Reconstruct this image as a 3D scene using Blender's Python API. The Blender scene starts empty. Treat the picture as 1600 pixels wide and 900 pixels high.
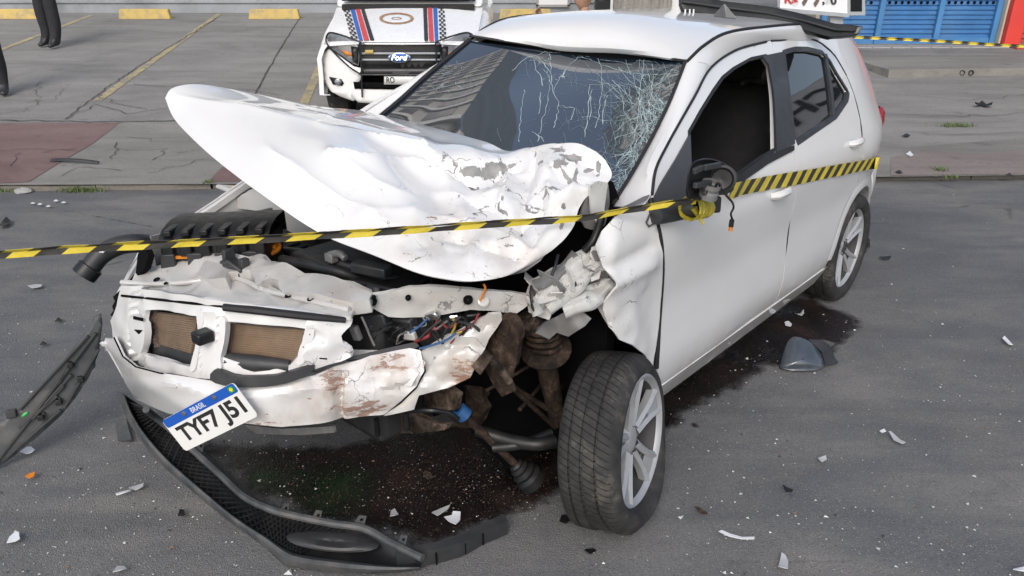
import bpy, bmesh, math, random
from math import sin, cos, pi, radians, atan2, sqrt, exp
from mathutils import Vector, Matrix, noise
from mathutils.geometry import delaunay_2d_cdt
random.seed(7)
scene = bpy.context.scene
COL = scene.collection

# ---------------------------------------------------------------- camera, sky, sun
F_PX, CAM_H, PITCH = 1200.0, 1.82, math.atan(530/1200)
cd = bpy.data.cameras.new('camera'); cam = bpy.data.objects.new('camera', cd); COL.objects.link(cam)
cd.sensor_width = 36; cd.lens = 27; cd.clip_end = 900; cd.clip_start = .05
cam.location = (0, 0, CAM_H); cam.rotation_euler = (pi/2-PITCH, 0, 0)
scene.camera = cam
world = bpy.data.worlds.new('World'); scene.world = world; world.use_nodes = True
SUN_EL, SUN_AZ = radians(40), radians(190)      # azimuth clockwise from +Y
nt = world.node_tree; nt.nodes.clear()
sky = nt.nodes.new('ShaderNodeTexSky'); sky.sky_type = 'NISHITA'; sky.sun_disc = False
sky.sun_elevation = SUN_EL; sky.sun_rotation = SUN_AZ; sky.dust_density = 3.0; sky.air_density = 1.0
hs = nt.nodes.new('ShaderNodeHueSaturation'); hs.inputs['Saturation'].default_value = .72; hs.inputs['Value'].default_value = 1.0
bg = nt.nodes.new('ShaderNodeBackground'); bg.inputs['Strength'].default_value = .15
ou = nt.nodes.new('ShaderNodeOutputWorld')
nt.links.new(sky.outputs[0], hs.inputs['Color']); nt.links.new(hs.outputs[0], bg.inputs[0]); nt.links.new(bg.outputs[0], ou.inputs[0])
sd = bpy.data.lights.new('sun', 'SUN'); sd.energy = .60; sd.angle = radians(24); sd.color = (1, .975, .94)
so = bpy.data.objects.new('sun', sd); COL.objects.link(so)
so.rotation_euler = (pi/2-SUN_EL, 0, -SUN_AZ+pi)
so.location = (0, 0, 20)
sdir = Vector((sin(SUN_AZ)*cos(SUN_EL), cos(SUN_AZ)*cos(SUN_EL), sin(SUN_EL)))
so.rotation_euler = sdir.to_track_quat('Z', 'Y').to_euler()
scene.view_settings.view_transform = 'Standard'; scene.view_settings.look = 'None'
scene.view_settings.exposure = 0.52; scene.view_settings.gamma = 1
scene.view_settings.use_curve_mapping = False

# ---------------------------------------------------------------- measuring helpers (photo pixel -> place)
SP, CPT = sin(PITCH), cos(PITCH)
def ray(px, py):
    a = (px-800)/F_PX; b = (py-450)/F_PX
    return Vector((a, CPT-b*SP, -SP-b*CPT))
CAM = Vector((0, 0, CAM_H))
CARM = Matrix.Translation((1.262, 4.553, 0)) @ Matrix.Rotation(-2.280, 4, 'Z') @ Matrix.Rotation(-0.03, 4, 'Y')
CARI = CARM.inverted(); CARR = CARI.to_3x3()
OL = CARI @ CAM
def C(px, py, X=None, Y=None, Z=None):
    "point of the car (car axes: X forward, Y left, Z up) seen at a photo pixel, on one car plane"
    d = CARR @ ray(px, py)
    i, v = (0, X) if X is not None else (1, Y) if Y is not None else (2, Z)
    return OL + d*((v-OL[i])/d[i])
def CS(px, py, g, t0=.8, t1=9.0, n=160):
    "same, on the surface g(point) = 0"
    d = CARR @ ray(px, py)
    pt, pv = t0, g(OL+d*t0)
    for k in range(1, n+1):
        t = t0+(t1-t0)*k/n; v = g(OL+d*t)
        if (v > 0) != (pv > 0):
            a, b = pt, t
            for _ in range(24):
                m = (a+b)/2
                if (g(OL+d*m) > 0) == (pv > 0): a = m
                else: b = m
            return OL+d*((a+b)/2)
        pt, pv = t, v
    return None
def ground_z(y):
    "pavement and parking lot: a low kerb, level, then rising to the wall"
    return .05 if y < 8.5 else .05+.06*(y-8.5)
def G(px, py, z=0.0):
    d = ray(px, py); t = (z-CAM_H)/d.z
    return CAM+d*t
def GL(px, py, dz=0.0):
    "point on the parking lot"
    d = ray(px, py); lo, hi = 1.0, 60.0
    for _ in range(50):
        m = (lo+hi)/2; p = CAM+d*m
        if p.z > ground_z(p.y)+dz: lo = m
        else: hi = m
    return CAM+d*lo
def WY(px, py, Y):
    d = ray(px, py); return CAM+d*(Y/d.y)

# ---------------------------------------------------------------- mesh helpers
def interp(x, kn):
    if x <= kn[0][0]: return kn[0][1]
    for (a, b), (c, d) in zip(kn, kn[1:]):
        if x <= c:
            t = (x-a)/(c-a); return b+(d-b)*t
    return kn[-1][1]
def smooth_interp(x, kn):
    n = len(kn)
    if x <= kn[0][0]: return kn[0][1]
    if x >= kn[-1][0]: return kn[-1][1]
    for i in range(n-1):
        if x <= kn[i+1][0]:
            x0, y0 = kn[i]; x1, y1 = kn[i+1]; h = x1-x0; t = (x-x0)/h
            m0 = (y1-kn[i-1][1])/(x1-kn[i-1][0]) if i > 0 else (y1-y0)/h
            m1 = (kn[i+2][1]-y0)/(kn[i+2][0]-x0) if i < n-2 else (y1-y0)/h
            return (2*t**3-3*t*t+1)*y0+(t**3-2*t*t+t)*h*m0+(-2*t**3+3*t*t)*y1+(t**3-t*t)*h*m1
def cr(pts, t):
    "Catmull-Rom through a list of vectors, t in 0..1"
    n = len(pts)-1; f = min(max(t, 0), 1)*n; i = min(int(f), n-1); u = f-i
    p1, p2 = Vector(pts[i]), Vector(pts[i+1])
    p0 = Vector(pts[i-1]) if i > 0 else p1*2-p2
    p3 = Vector(pts[i+2]) if i < n-1 else p2*2-p1
    return .5*((2*p1)+(p2-p0)*u+(2*p0-5*p1+4*p2-p3)*u*u+(3*p1-p0-3*p2+p3)*u**3)
def spline(pts, n):
    return [cr(pts, k/(n-1)) for k in range(n)]
def smoothpoly(pts, sub=4):
    "closed outline rounded by Catmull-Rom (2-D)"
    out = []; n = len(pts)
    for i in range(n):
        p0, p1, p2, p3 = (Vector(pts[(i+k-1) % n][:2]) for k in range(4))
        for s in range(sub):
            u = s/sub
            out.append(.5*((2*p1)+(p2-p0)*u+(2*p0-5*p1+4*p2-p3)*u*u+(3*p1-p0-3*p2+p3)*u**3))
    return [(v.x, v.y) for v in out]
def nz(p, s=1.0, o=0.0):
    return noise.noise(Vector(p)*s+Vector((o, o*1.7, -o)))
def ridged(p, s, o=0.0):
    return 1-2*abs(noise.noise(Vector(p)*s+Vector((o, -o, o*.6))))

def mark_rim(me):
    "open borders stay crisp once the sheet gets its thickness"
    cnt = {}
    for p in me.polygons:
        for k in p.edge_keys: cnt[k] = cnt.get(k, 0)+1
    at = me.attributes.get('sharp_edge') or me.attributes.new('sharp_edge', 'BOOLEAN', 'EDGE')
    for e in me.edges:
        if cnt.get(e.key, 0) == 1: at.data[e.index].value = True
def facet(a, b, cell, seed):
    "random heights on a warped triangle lattice, straight between: dents with sharp creases"
    a += .35*cell*nz((a/cell*.6, b/cell*.6, seed), 1); b += .35*cell*nz((a/cell*.6, b/cell*.6, seed+7), 1)
    x, y = a/cell, b/cell; i, j = math.floor(x), math.floor(y); u, v = x-i, y-j
    def h(p, q):
        k = math.sin(p*127.1+q*311.7+seed*74.7)*43758.5453; return k-math.floor(k)-.5
    if (i+j) % 2:
        return h(i, j)+(h(i+1, j)-h(i, j))*u+(h(i, j+1)-h(i, j))*v if u+v < 1 else h(i+1, j+1)+(h(i, j+1)-h(i+1, j+1))*(1-u)+(h(i+1, j)-h(i+1, j+1))*(1-v)
    return h(i, j)+(h(i+1, j)-h(i, j))*u+(h(i+1, j+1)-h(i+1, j))*v if u > v else h(i, j)+(h(i, j+1)-h(i, j))*v+(h(i+1, j+1)-h(i, j+1))*u
class MB:
    def __init__(s): s.v = []; s.f = []; s.m = []
    def add(s, vs, fs, mi=0):
        o = len(s.v); s.v += [Vector(v) for v in vs]
        for f in fs: s.f.append([i+o for i in f]); s.m.append(mi)
        return s
    def box(s, c, d, rot=None, mi=0, taper=1.0):
        c = Vector(c); x, y, z = (k/2 for k in d)
        vs = []
        for sz in (-1, 1):
            t = taper if sz > 0 else 1
            for sx, sy in ((-1, -1), (1, -1), (1, 1), (-1, 1)):
                v = Vector((sx*x*t, sy*y*t, sz*z))
                if rot is not None: v = rot @ v
                vs.append(c+v)
        return s.add(vs, [(3, 2, 1, 0), (4, 5, 6, 7), (0, 1, 5, 4), (1, 2, 6, 5), (2, 3, 7, 6), (3, 0, 4, 7)], mi)
    def bar(s, a, b, w, h, mi=0, up=(0, 0, 1)):
        a, b = Vector(a), Vector(b); d = (b-a); L = d.length; x = d.normalized()
        y = Vector(up).cross(x)
        if y.length < 1e-4: y = Vector((0, 1, 0)).cross(x)
        y.normalize(); z = x.cross(y)
        R = Matrix((x, y, z)).transposed()
        return s.box((a+b)/2, (L, w, h), R, mi)
    def tube(s, pts, r, n=10, mi=0, cap=True):
        pts = [Vector(p) for p in pts]; N = len(pts)
        rs = r if isinstance(r, (list, tuple)) else [r]*N
        t = (pts[1]-pts[0]).normalized()
        u = t.orthogonal().normalized(); o = len(s.v); vs = []; fs = []
        for i, p in enumerate(pts):
            tt = ((pts[min(i+1, N-1)]-pts[max(i-1, 0)])).normalized()
            u = (u-tt*u.dot(tt)).normalized(); w = tt.cross(u)
            for k in range(n):
                a = 2*pi*k/n; vs.append(p+(u*cos(a)+w*sin(a))*rs[i])
        for i in range(N-1):
            for k in range(n):
                k2 = (k+1) % n; fs.append((i*n+k, i*n+k2, (i+1)*n+k2, (i+1)*n+k))
        if cap: fs.append(tuple(range(n))[::-1]); fs.append(tuple((N-1)*n+k for k in range(n)))
        return s.add(vs, fs, mi)
    def lathe(s, prof, axis_o, axis_d, n=32, mi=0, closed=False):
        "prof: list of (along, radius)"
        d = Vector(axis_d).normalized(); u = d.orthogonal().normalized(); w = d.cross(u); o = Vector(axis_o)
        vs = []; fs = []; P = len(prof)
        for k in range(n):
            a = 2*pi*k/n
            for (x, r) in prof: vs.append(o+d*x+(u*cos(a)+w*sin(a))*r)
        for k in range(n):
            k2 = (k+1) % n
            for i in range(P if closed else P-1):
                j = (i+1) % P
                fs.append((k*P+i, k2*P+i, k2*P+j, k*P+j))
        return s.add(vs, fs, mi)
    def prism(s, poly, n, mi=0):
        "flat polygon of 3-D points pushed along vector n"
        poly = [Vector(p) for p in poly]; n = Vector(n); N = len(poly)
        vs = poly+[p+n for p in poly]
        fs = [tuple(range(N))[::-1], tuple(range(N, 2*N))]+[(i, (i+1) % N, (i+1) % N+N, i+N) for i in range(N)]
        return s.add(vs, fs, mi)
    def grid(s, P, mi=0):
        "P[i][j] points"
        h, w = len(P), len(P[0])
        return s.add([p for r in P for p in r], [(i*w+j, i*w+j+1, (i+1)*w+j+1, (i+1)*w+j) for i in range(h-1) for j in range(w-1)], mi)
    def build(s, name, mats, parent=None, smooth=True, attrs=None, angle=40, bevel=0, seg=2, thick=0, off=-1, loc=None, edge_sharp=False):
        me = bpy.data.meshes.new(name); me.from_pydata([tuple(v) for v in s.v], [], s.f)
        if not isinstance(mats, (list, tuple)): mats = [mats]
        for m in mats: me.materials.append(m)
        if len(mats) > 1: me.polygons.foreach_set('material_index', s.m)
        bm = bmesh.new(); bm.from_mesh(me); bmesh.ops.recalc_face_normals(bm, faces=bm.faces); bm.to_mesh(me); bm.free()
        if attrs:
            for k, vals in attrs.items():
                a = me.attributes.new(k, 'FLOAT', 'POINT'); a.data.foreach_set('value', vals)
        if smooth:
            me.polygons.foreach_set('use_smooth', [True]*len(me.polygons))
            me.set_sharp_from_angle(angle=radians(angle))
            if thick or edge_sharp: mark_rim(me)
        o = bpy.data.objects.new(name, me); COL.objects.link(o)
        if parent: o.parent = parent
        if loc: o.location = loc
        if thick:
            md = o.modifiers.new('thickness', 'SOLIDIFY'); md.thickness = thick; md.offset = off
        if bevel:
            md = o.modifiers.new('bevel', 'BEVEL'); md.width = bevel; md.segments = seg; md.limit_method = 'ANGLE'; md.angle_limit = radians(35)
        return o

def cdt(poly, holes=(), step=8.0, jitter=0.0):
    "triangulate a 2-D outline with holes, inner points on a grid"
    pts = []; edges = []
    def dense(pl):
        out = []
        for i, p in enumerate(pl):
            q = pl[(i+1) % len(pl)]; L = math.hypot(q[0]-p[0], q[1]-p[1]); n = max(1, int(L/step+.5))
            for k in range(n): out.append((p[0]+(q[0]-p[0])*k/n, p[1]+(q[1]-p[1])*k/n))
        return out
    loops = [dense(poly)]+[dense(h) for h in holes]
    def inside(x, y, pl):
        r = False; n = len(pl); j = n-1
        for i in range(n):
            xi, yi = pl[i]; xj, yj = pl[j]
            if (yi > y) != (yj > y) and x < (xj-xi)*(y-yi)/(yj-yi)+xi: r = not r
            j = i
        return r
    for lp in loops:
        o = len(pts); pts += lp; edges += [(o+i, o+(i+1) % len(lp)) for i in range(len(lp))]
    nb = len(pts)
    xs = [p[0] for p in poly]; ys = [p[1] for p in poly]
    bpts = list(pts)
    y = min(ys)+step*.5; row = 0
    cell = {}
    for (a, b) in bpts: cell.setdefault((int(a//step), int(b//step)), []).append((a, b))
    while y < max(ys):
        x = min(xs)+step*(.5 if row % 2 else 0)
        while x < max(xs):
            if inside(x, y, poly) and not any(inside(x, y, h) for h in holes):
                c0, c1 = int(x//step), int(y//step)
                if not any((a-x)**2+(b-y)**2 < (step*.45)**2 for i in (-1, 0, 1) for j in (-1, 0, 1) for (a, b) in cell.get((c0+i, c1+j), ())):
                    pts.append((x, y))
            x += step
        y += step*.87; row += 1
    V, E, Fc = delaunay_2d_cdt([Vector(p) for p in pts], edges, [], 0, 1e-5)[:3]
    fs = []
    for f in Fc:
        cx = sum(V[i].x for i in f)/len(f); cy = sum(V[i].y for i in f)/len(f)
        if inside(cx, cy, poly) and not any(inside(cx, cy, h) for h in holes): fs.append(list(f))
    return [(v.x, v.y) for v in V], fs

def thing(name, label, cat, loc=(0, 0, 0), rotz=0, group=None):
    o = bpy.data.objects.new(name, None); COL.objects.link(o); o.location = loc; o.rotation_euler = (0, 0, rotz)
    o.empty_display_size = .2
    return tag(o, label, cat, group)
def tag(o, label=None, cat=None, group=None, kind=None):
    if label: o['label'] = label
    if cat: o['category'] = cat
    if group: o['group'] = group
    if kind: o['kind'] = kind
    return o
def copy_tree(o, parent=None):
    c = o.copy(); COL.objects.link(c)
    if parent: c.parent = parent
    for ch in list(o.children): copy_tree(ch, c)
    return c
def text_mb(txt, size, width=None, depth=.001, bold=0.0):
    "lettering as a mesh in the XY plane, centred"
    cu = bpy.data.curves.new('lettering', 'FONT'); cu.body = txt; cu.size = size; cu.extrude = depth; cu.offset = bold
    cu.align_x = 'CENTER'; cu.align_y = 'CENTER'
    o = bpy.data.objects.new('lettering', cu); COL.objects.link(o)
    dg = bpy.context.evaluated_depsgraph_get(); me = bpy.data.meshes.new_from_object(o.evaluated_get(dg))
    b = MB(); vs = [v.co.copy() for v in me.vertices]
    if vs:
        x0, x1 = min(v.x for v in vs), max(v.x for v in vs); y0, y1 = min(v.y for v in vs), max(v.y for v in vs)
        sx = width/(x1-x0) if width else 1
        sy = size/(y1-y0)
        vs = [Vector(((v.x-(x0+x1)/2)*sx, (v.y-(y0+y1)/2)*sy, v.z)) for v in vs]
    b.add(vs, [tuple(p.vertices) for p in me.polygons])
    bpy.data.objects.remove(o); bpy.data.curves.remove(cu); bpy.data.meshes.remove(me)
    return b
def xf(mb, M):
    mb.v = [M @ v for v in mb.v]; return mb

# ---------------------------------------------------------------- materials
class NT:
    def __init__(s, name):
        s.mat = bpy.data.materials.new(name); s.mat.use_nodes = True; s.t = s.mat.node_tree
        s.b = s.t.nodes['Principled BSDF']
    def n(s, ty, **kw):
        nd = s.t.nodes.new('ShaderNode'+ty)
        for k, v in kw.items():
            if k in nd.inputs.keys() if isinstance(k, str) else False: s.set(nd.inputs[k], v)
            else: setattr(nd, k, v)
        return nd
    def set(s, inp, v):
        if isinstance(v, bpy.types.NodeSocket): s.t.links.new(v, inp)
        elif isinstance(v, bpy.types.Node): s.t.links.new(v.outputs[0], inp)
        else:
            if hasattr(inp, 'default_value'):
                if inp.type == 'RGBA' and len(v) == 3: v = (*v, 1)
                inp.default_value = v
    def inp(s, name, v): s.set(s.b.inputs[name], v)
    def pos(s): return s.n('NewGeometry').outputs['Position']
    def obj(s): return s.n('TexCoord').outputs['Object']
    def noise(s, vec, scale, detail=4, rough=.55, dist=0):
        nd = s.n('TexNoise'); s.set(nd.inputs['Vector'], vec); nd.inputs['Scale'].default_value = scale
        nd.inputs['Detail'].default_value = detail; nd.inputs['Roughness'].default_value = rough; nd.inputs['Distortion'].default_value = dist
        return nd.outputs['Fac']
    def vor(s, vec, scale, feature='F1', out='Distance'):
        nd = s.n('TexVoronoi'); nd.feature = feature; s.set(nd.inputs['Vector'], vec); nd.inputs['Scale'].default_value = scale
        return nd.outputs[out]
    def ramp(s, fac, stops, interp='LINEAR'):
        nd = s.n('ValToRGB'); nd.color_ramp.interpolation = interp; s.set(nd.inputs[0], fac)
        e = nd.color_ramp.elements
        while len(e) < len(stops): e.new(.5)
        for el, (p, c) in zip(e, stops):
            el.position = p; el.color = (*c, 1) if not isinstance(c, (int, float)) else (c, c, c, 1)
        return nd.outputs[0]
    def mix(s, fac, a, b, blend='MIX'):
        nd = s.n('Mix'); nd.data_type = 'RGBA'; nd.blend_type = blend
        s.set(nd.inputs[0], fac); s.set(nd.inputs[6], a); s.set(nd.inputs[7], b)
        return nd.outputs[2]
    def math(s, op, a, b=0.0, clamp=False):
        nd = s.n('Math'); nd.operation = op; nd.use_clamp = clamp; s.set(nd.inputs[0], a); s.set(nd.inputs[1], b)
        return nd.outputs[0]
    def map(s, vec, scale=(1, 1, 1), rot=(0, 0, 0), loc=(0, 0, 0)):
        nd = s.n('Mapping'); s.set(nd.inputs[0], vec); nd.inputs['Scale'].default_value = scale; nd.inputs['Rotation'].default_value = rot; nd.inputs['Location'].default_value = loc
        return nd.outputs[0]
    def attr(s, name):
        nd = s.n('Attribute'); nd.attribute_name = name; return nd.outputs['Fac']
    def bump(s, h, strength=.3, dist=.01, normal=None):
        nd = s.n('Bump'); nd.inputs['Strength'].default_value = strength; nd.inputs['Distance'].default_value = dist; s.set(nd.inputs['Height'], h)
        if normal is not None: s.set(nd.inputs['Normal'], normal)
        s.inp('Normal', nd.outputs[0]); return nd.outputs[0]
def simple(name, col, rough=.6, metal=0, var=.12, scale=8, bump=0, bscale=60, dirt=None, dirt_amt=.35, spec=None, coat=0):
    m = NT(name); c = Vector(col); p = m.obj()
    n1 = m.noise(p, scale, 5)
    lo = tuple(c*(1-var)); hi = tuple(c*(1+var))
    base = m.ramp(n1, [(.3, lo), (.7, hi)])
    if dirt:
        n2 = m.noise(p, scale*.45, 6, .65)
        base = m.mix(m.ramp(n2, [(.62-dirt_amt*.4, 0.0), (.72, dirt_amt+.2)]), base, dirt)
    m.inp('Base Color', base); m.inp('Metallic', metal)
    rv = .02 if coat else .08
    m.inp('Roughness', m.ramp(m.noise(p, scale*2.3, 3), [(.3, max(0, rough-rv)), (.7, min(1, rough+rv))]))
    if spec is not None: m.b.inputs['Specular IOR Level'].default_value = spec
    if coat: m.b.inputs['Coat Weight'].default_value = coat; m.b.inputs['Coat Roughness'].default_value = .05
    if bump: m.bump(m.noise(p, bscale, 4), bump, .004)
    return m.mat
# ---------------------------------------------------------------- materials of the setting
def m_asphalt():
    m = NT('asphalt'); p = m.pos()
    big = m.noise(m.map(p, (.55, 1.3, 1)), 1.1, 6, .62, .6)
    mid = m.noise(m.map(p, (.8, 1.8, 1)), 4.2, 5, .6)
    fine = m.noise(p, 95, 3, .7)
    base = m.ramp(big, [(.30, (.096, .098, .103)), (.48, (.148, .148, .147)), (.66, (.205, .196, .182))])
    base = m.mix(m.ramp(mid, [(.42, 0), (.66, .55)]), base, (.095, .101, .114))
    base = m.mix(m.ramp(m.noise(p, 1.7, 4, .6), [(.56, 0), (.72, .38)]), base, (.150, .136, .118))
    base = m.mix(m.ramp(fine, [(.25, .5), (.5, 0)]), base, (.065, .065, .066))
    # aggregate: light stones in a worn surface
    vd = m.vor(p, 210); vc = m.vor(p, 210, out='Color')
    sep = m.n('SeparateColor'); m.set(sep.inputs[0], vc)
    pick = m.math('GREATER_THAN', sep.outputs[0], .84)
    dot = m.math('LESS_THAN', vd, .40)
    base = m.mix(m.math('MULTIPLY', m.math('MULTIPLY', pick, dot), .68), base, (.32, .305, .28))
    pick2 = m.math('GREATER_THAN', sep.outputs[1], .82)
    base = m.mix(m.math('MULTIPLY', m.math('MULTIPLY', pick2, dot), .6), base, (.03, .03, .03))
    # faint tyre polish running along the street
    st = m.noise(m.map(p, (.10, 2.2, 1), (0, 0, .04)), 2.0, 4, .6)
    base = m.mix(m.ramp(st, [(.52, 0), (.68, .38)]), base, (.072, .077, .086))
    # thin cracks
    wv = m.vor(m.map(p, (.55, .9, 1)), 1.0, 'DISTANCE_TO_EDGE')
    wob = m.math('ADD', wv, m.math('MULTIPLY', m.math('SUBTRACT', m.noise(p, 9, 4), .5), .05))
    crk = m.math('MULTIPLY', m.ramp(wob, [(0.0, 1), (.006, 0)]), m.ramp(m.noise(p, .5, 2), [(.52, 0), (.6, .7)]))
    base = m.mix(crk, base, (.025, .025, .025))
    m.inp('Base Color', base)
    m.inp('Roughness', m.ramp(big, [(.3, .72), (.7, .9)])); m.b.inputs['Specular IOR Level'].default_value = .35
    h = m.math('ADD', m.math('MULTIPLY', vd, -.8), m.math('MULTIPLY', fine, .9))
    m.bump(h, .55, .006)
    return m.mat
def m_concrete(name, c0, c1, c2, stain=.5, seed=0):
    m = NT(name); p = m.map(m.pos(), (1, 1, 1), (0, 0, 0), (seed, seed*2, 0))
    big = m.noise(m.map(p, (.5, 1.2, 1)), .9, 6, .65, .5)
    fine = m.noise(p, 40, 5, .7)
    base = m.ramp(big, [(.3, c0), (.52, c1), (.72, c2)])
    base = m.mix(m.ramp(m.noise(m.map(p, (.35, 2.4, 1)), 1.5, 6, .65), [(.5, 0), (.72, stain)]), base, tuple(k*.55 for k in c0))
    blot = m.noise(p, .45, 5, .7, .8)
    base = m.mix(m.ramp(blot, [(.52, 0), (.66, .45)]), base, tuple(k*.62 for k in c0))
    base = m.mix(m.ramp(m.noise(p, 3.2, 6, .7), [(.60, 0), (.68, .5)]), base, tuple(k*.5 for k in c0))
    base = m.mix(m.ramp(fine, [(.3, .35), (.55, 0)]), base, tuple(k*.5 for k in c0))
    base = m.mix(m.ramp(m.noise(p, 160, 2, .7), [(.6, 0), (.75, .4)]), base, tuple(min(1, k*1.5) for k in c2))
    m.inp('Base Color', base); m.b.inputs['Roughness'].default_value = .88; m.b.inputs['Specular IOR Level'].default_value = .25
    m.bump(m.math('ADD', fine, m.noise(p, 12, 4)), .25, .01)
    return m.mat
def m_worn(name, paint, under, amt=.5, scale=14, rough=.7):
    m = NT(name); p = m.pos()
    w = m.noise(p, scale, 7, .72)
    base = m.mix(m.ramp(w, [(.5-.1*amt, 0), (.56+.1*(1-amt), 1)]), paint, under)
    base = m.mix(m.ramp(m.noise(p, scale*.3, 4), [(.4, 0), (.75, .4)]), base, tuple(k*.6 for k in paint))
    m.inp('Base Color', base); m.b.inputs['Roughness'].default_value = rough
    m.bump(m.noise(p, scale*6, 4), .2, .004)
    return m.mat
M = {}
M['asphalt'] = m_asphalt()
M['lot'] = m_concrete('lot_concrete', (.188, .183, .171), (.243, .236, .221), (.290, .281, .261))
M['pave'] = m_concrete('pavement_concrete', (.187, .180, .164), (.241, .232, .212), (.281, .269, .245), .4, 3)
M['redpave'] = m_concrete('red_paving', (.169, .108, .101), (.202, .133, .124), (.227, .166, .152), .35, 6)
M['redpave2'] = m_concrete('faded_red_paving', (.190, .155, .144), (.236, .199, .184), (.274, .239, .220), .35, 4)
M['kerb'] = m_concrete('kerb_concrete', (.133, .122, .108), (.189, .175, .154), (.231, .213, .189), .6, 9)
M['paleconc'] = m_concrete('pale_concrete', (.288, .282, .268), (.360, .352, .336), (.416, .408, .392), .3, 12)
M['yellowline'] = m_worn('worn_yellow_line', (.44, .36, .17), (.22, .205, .18), .8, 7)
M['stop'] = m_worn('yellow_stop_paint', (.561, .408, .128), (.340, .281, .170), .25, 6)
M['greywall'] = simple('grey_wall_paint', (.29, .31, .33), .85, var=.1, scale=2, dirt=(.12, .12, .12), dirt_amt=.4, bump=.2)
M['whitewall'] = simple('white_wall', (.72, .72, .71), .85, var=.06, scale=1.5, dirt=(.45, .44, .42), dirt_amt=.3)
M['crack'] = simple('crack_dirt', (.045, .042, .038), .95)
M['blue'] = simple('blue_shutter_paint', (.045, .16, .37), .5, var=.16, scale=2.5, dirt=(.13, .24, .38), dirt_amt=.35)
M['bluepost'] = simple('blue_post_paint', (.06, .2, .42), .5, var=.12, scale=3)
M['red'] = simple('red_paint', (.62, .05, .035), .55, var=.08, scale=2)
M['redshut'] = simple('red_shutter_paint', (.38, .07, .05), .55, var=.14, scale=3)
M['beige'] = simple('beige_render', (.46, .42, .34), .9, var=.1, scale=2)
M['grass'] = simple('grass_blades', (.11, .16, .045), .7, var=.35, scale=30)
M['black'] = simple('black_plastic', (.009, .0095, .0105), .42, var=.25, scale=12, dirt=(.045, .042, .038), dirt_amt=.25, spec=.4)
M['darkgrey'] = simple('dark_grey_plastic', (.028, .030, .033), .5, var=.2, scale=10, dirt=(.075, .07, .065), dirt_amt=.3)
M['rubber'] = simple('rubber_seal', (.012, .012, .013), .6)
M['void'] = simple('dark_fabric_and_shade', (.0045, .0045, .005), .95, spec=.1)  # near-black: cabin fabric, also painted darkness inside wells and openings
M['steel'] = simple('bare_steel', (.30, .29, .28), .45, .7, var=.2, scale=12, dirt=(.12, .07, .04), dirt_amt=.4)
def m_rust(name, stops, sc=16):
    m = NT(name); p = m.obj(); n1 = m.noise(p, sc, 9, .72, .4); n2 = m.noise(p, sc*.35, 4)
    col = m.mix(m.ramp(n2, [(.4, 0), (.65, .7)]), m.ramp(n1, stops), tuple(k*.35 for k in stops[0][1]))
    m.inp('Base Color', col); m.b.inputs['Roughness'].default_value = .85; m.b.inputs['Specular IOR Level'].default_value = .25
    m.bump(n1, .9, .012); return m.mat
M['rust'] = m_rust('rusty_iron', [(.36, (.010, .008, .007)), (.48, (.036, .023, .016)), (.57, (.062, .041, .029)), (.70, (.135, .098, .072))], 24)
M['chrome'] = simple('chrome', (.62, .62, .63), .18, 1.0, var=.05)
M['glassdark'] = simple('dark_glass', (.010, .012, .014), .04, var=.05, spec=.5)

# ---------------------------------------------------------------- road, kerb, pavement, parking lot
ka, kb = G(0, 299), G(1600, 279)
KS = (kb.y-ka.y)/(kb.x-ka.x)
def kerb_y(x): return ka.y+(x-ka.x)*KS
def strip(name, mat, y0, y1, z0, z1, n=24, xr=150):
    m = MB(); xs = [-xr+2*xr*k/n for k in range(n+1)]
    return m.grid([[Vector((x, y0(x), z0(y0(x)))) for x in xs], [Vector((x, y1(x), z1(y1(x)))) for x in xs]]).build(name, mat, smooth=False)
rd = MB(); rd.grid([[(-300, -300, 0), (300, -300, 0)], [(-300, kerb_y(-300)-.03+300*0, 0), (300, kerb_y(300)+.03, 0)]])
tag(rd.build('road', M['asphalt'], smooth=False), kind='structure')
lot = MB(); xs = [-200, -60, -20, 0, 20, 60, 200]
lot.grid([[(x, kerb_y(x)+.12, .05) for x in xs], [(x, 8.5+max(0, KS*0), .05) if kerb_y(x)+.2 < 8.5 else (x, kerb_y(x)+.2, .05) for x in xs], [(x, 40, ground_z(40)) for x in xs], [(x, 300, ground_z(40)) for x in xs]])
tag(lot.build('parking_lot', M['lot'], smooth=False), kind='structure')
# kerb built of separate stones
kr = bpy.data.objects.new('kerb', None); COL.objects.link(kr); kr['kind'] = 'structure'
kx = -7.0; kd = Vector((1, KS, 0)).normalized(); kn = Vector((-kd.y, kd.x, 0))
while kx < 12:
    L = random.uniform(.85, 1.05); dz = random.uniform(-.012, .006); dy = random.uniform(-.015, .012)
    a = Vector((kx+.006, kerb_y(kx)+dy, 0)); b = a+kd*(L-.012)
    m = MB(); w = .13
    n_ = 8; top = .05+dz
    for k in range(n_):
        p = a+(b-a)*(k/n_); q = a+(b-a)*((k+1)/n_)
        h0 = top-.012*max(0, nz(p, 5)); h1 = top-.012*max(0, nz(q, 5))
        o0 = .02*nz(p, 3.3); o1 = .02*nz(q, 3.3)
        m.add([p+kn*o0-Vector((0, 0, .1)), q+kn*o1-Vector((0, 0, .1)), q+kn*(o1+.006)+Vector((0, 0, h1-.012)), p+kn*(o0+.006)+Vector((0, 0, h0-.012)),
               q+kn*(.022+o1)+Vector((0, 0, h1)), p+kn*(.022+o0)+Vector((0, 0, h0)), q+kn*w+Vector((0, 0, .051)), p+kn*w+Vector((0, 0, .051))],
              [(0, 1, 2, 3), (3, 2, 4, 5), (5, 4, 6, 7)])
    m.build('kerb_stone', M['kerb'], kr)
    kx += L
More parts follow.
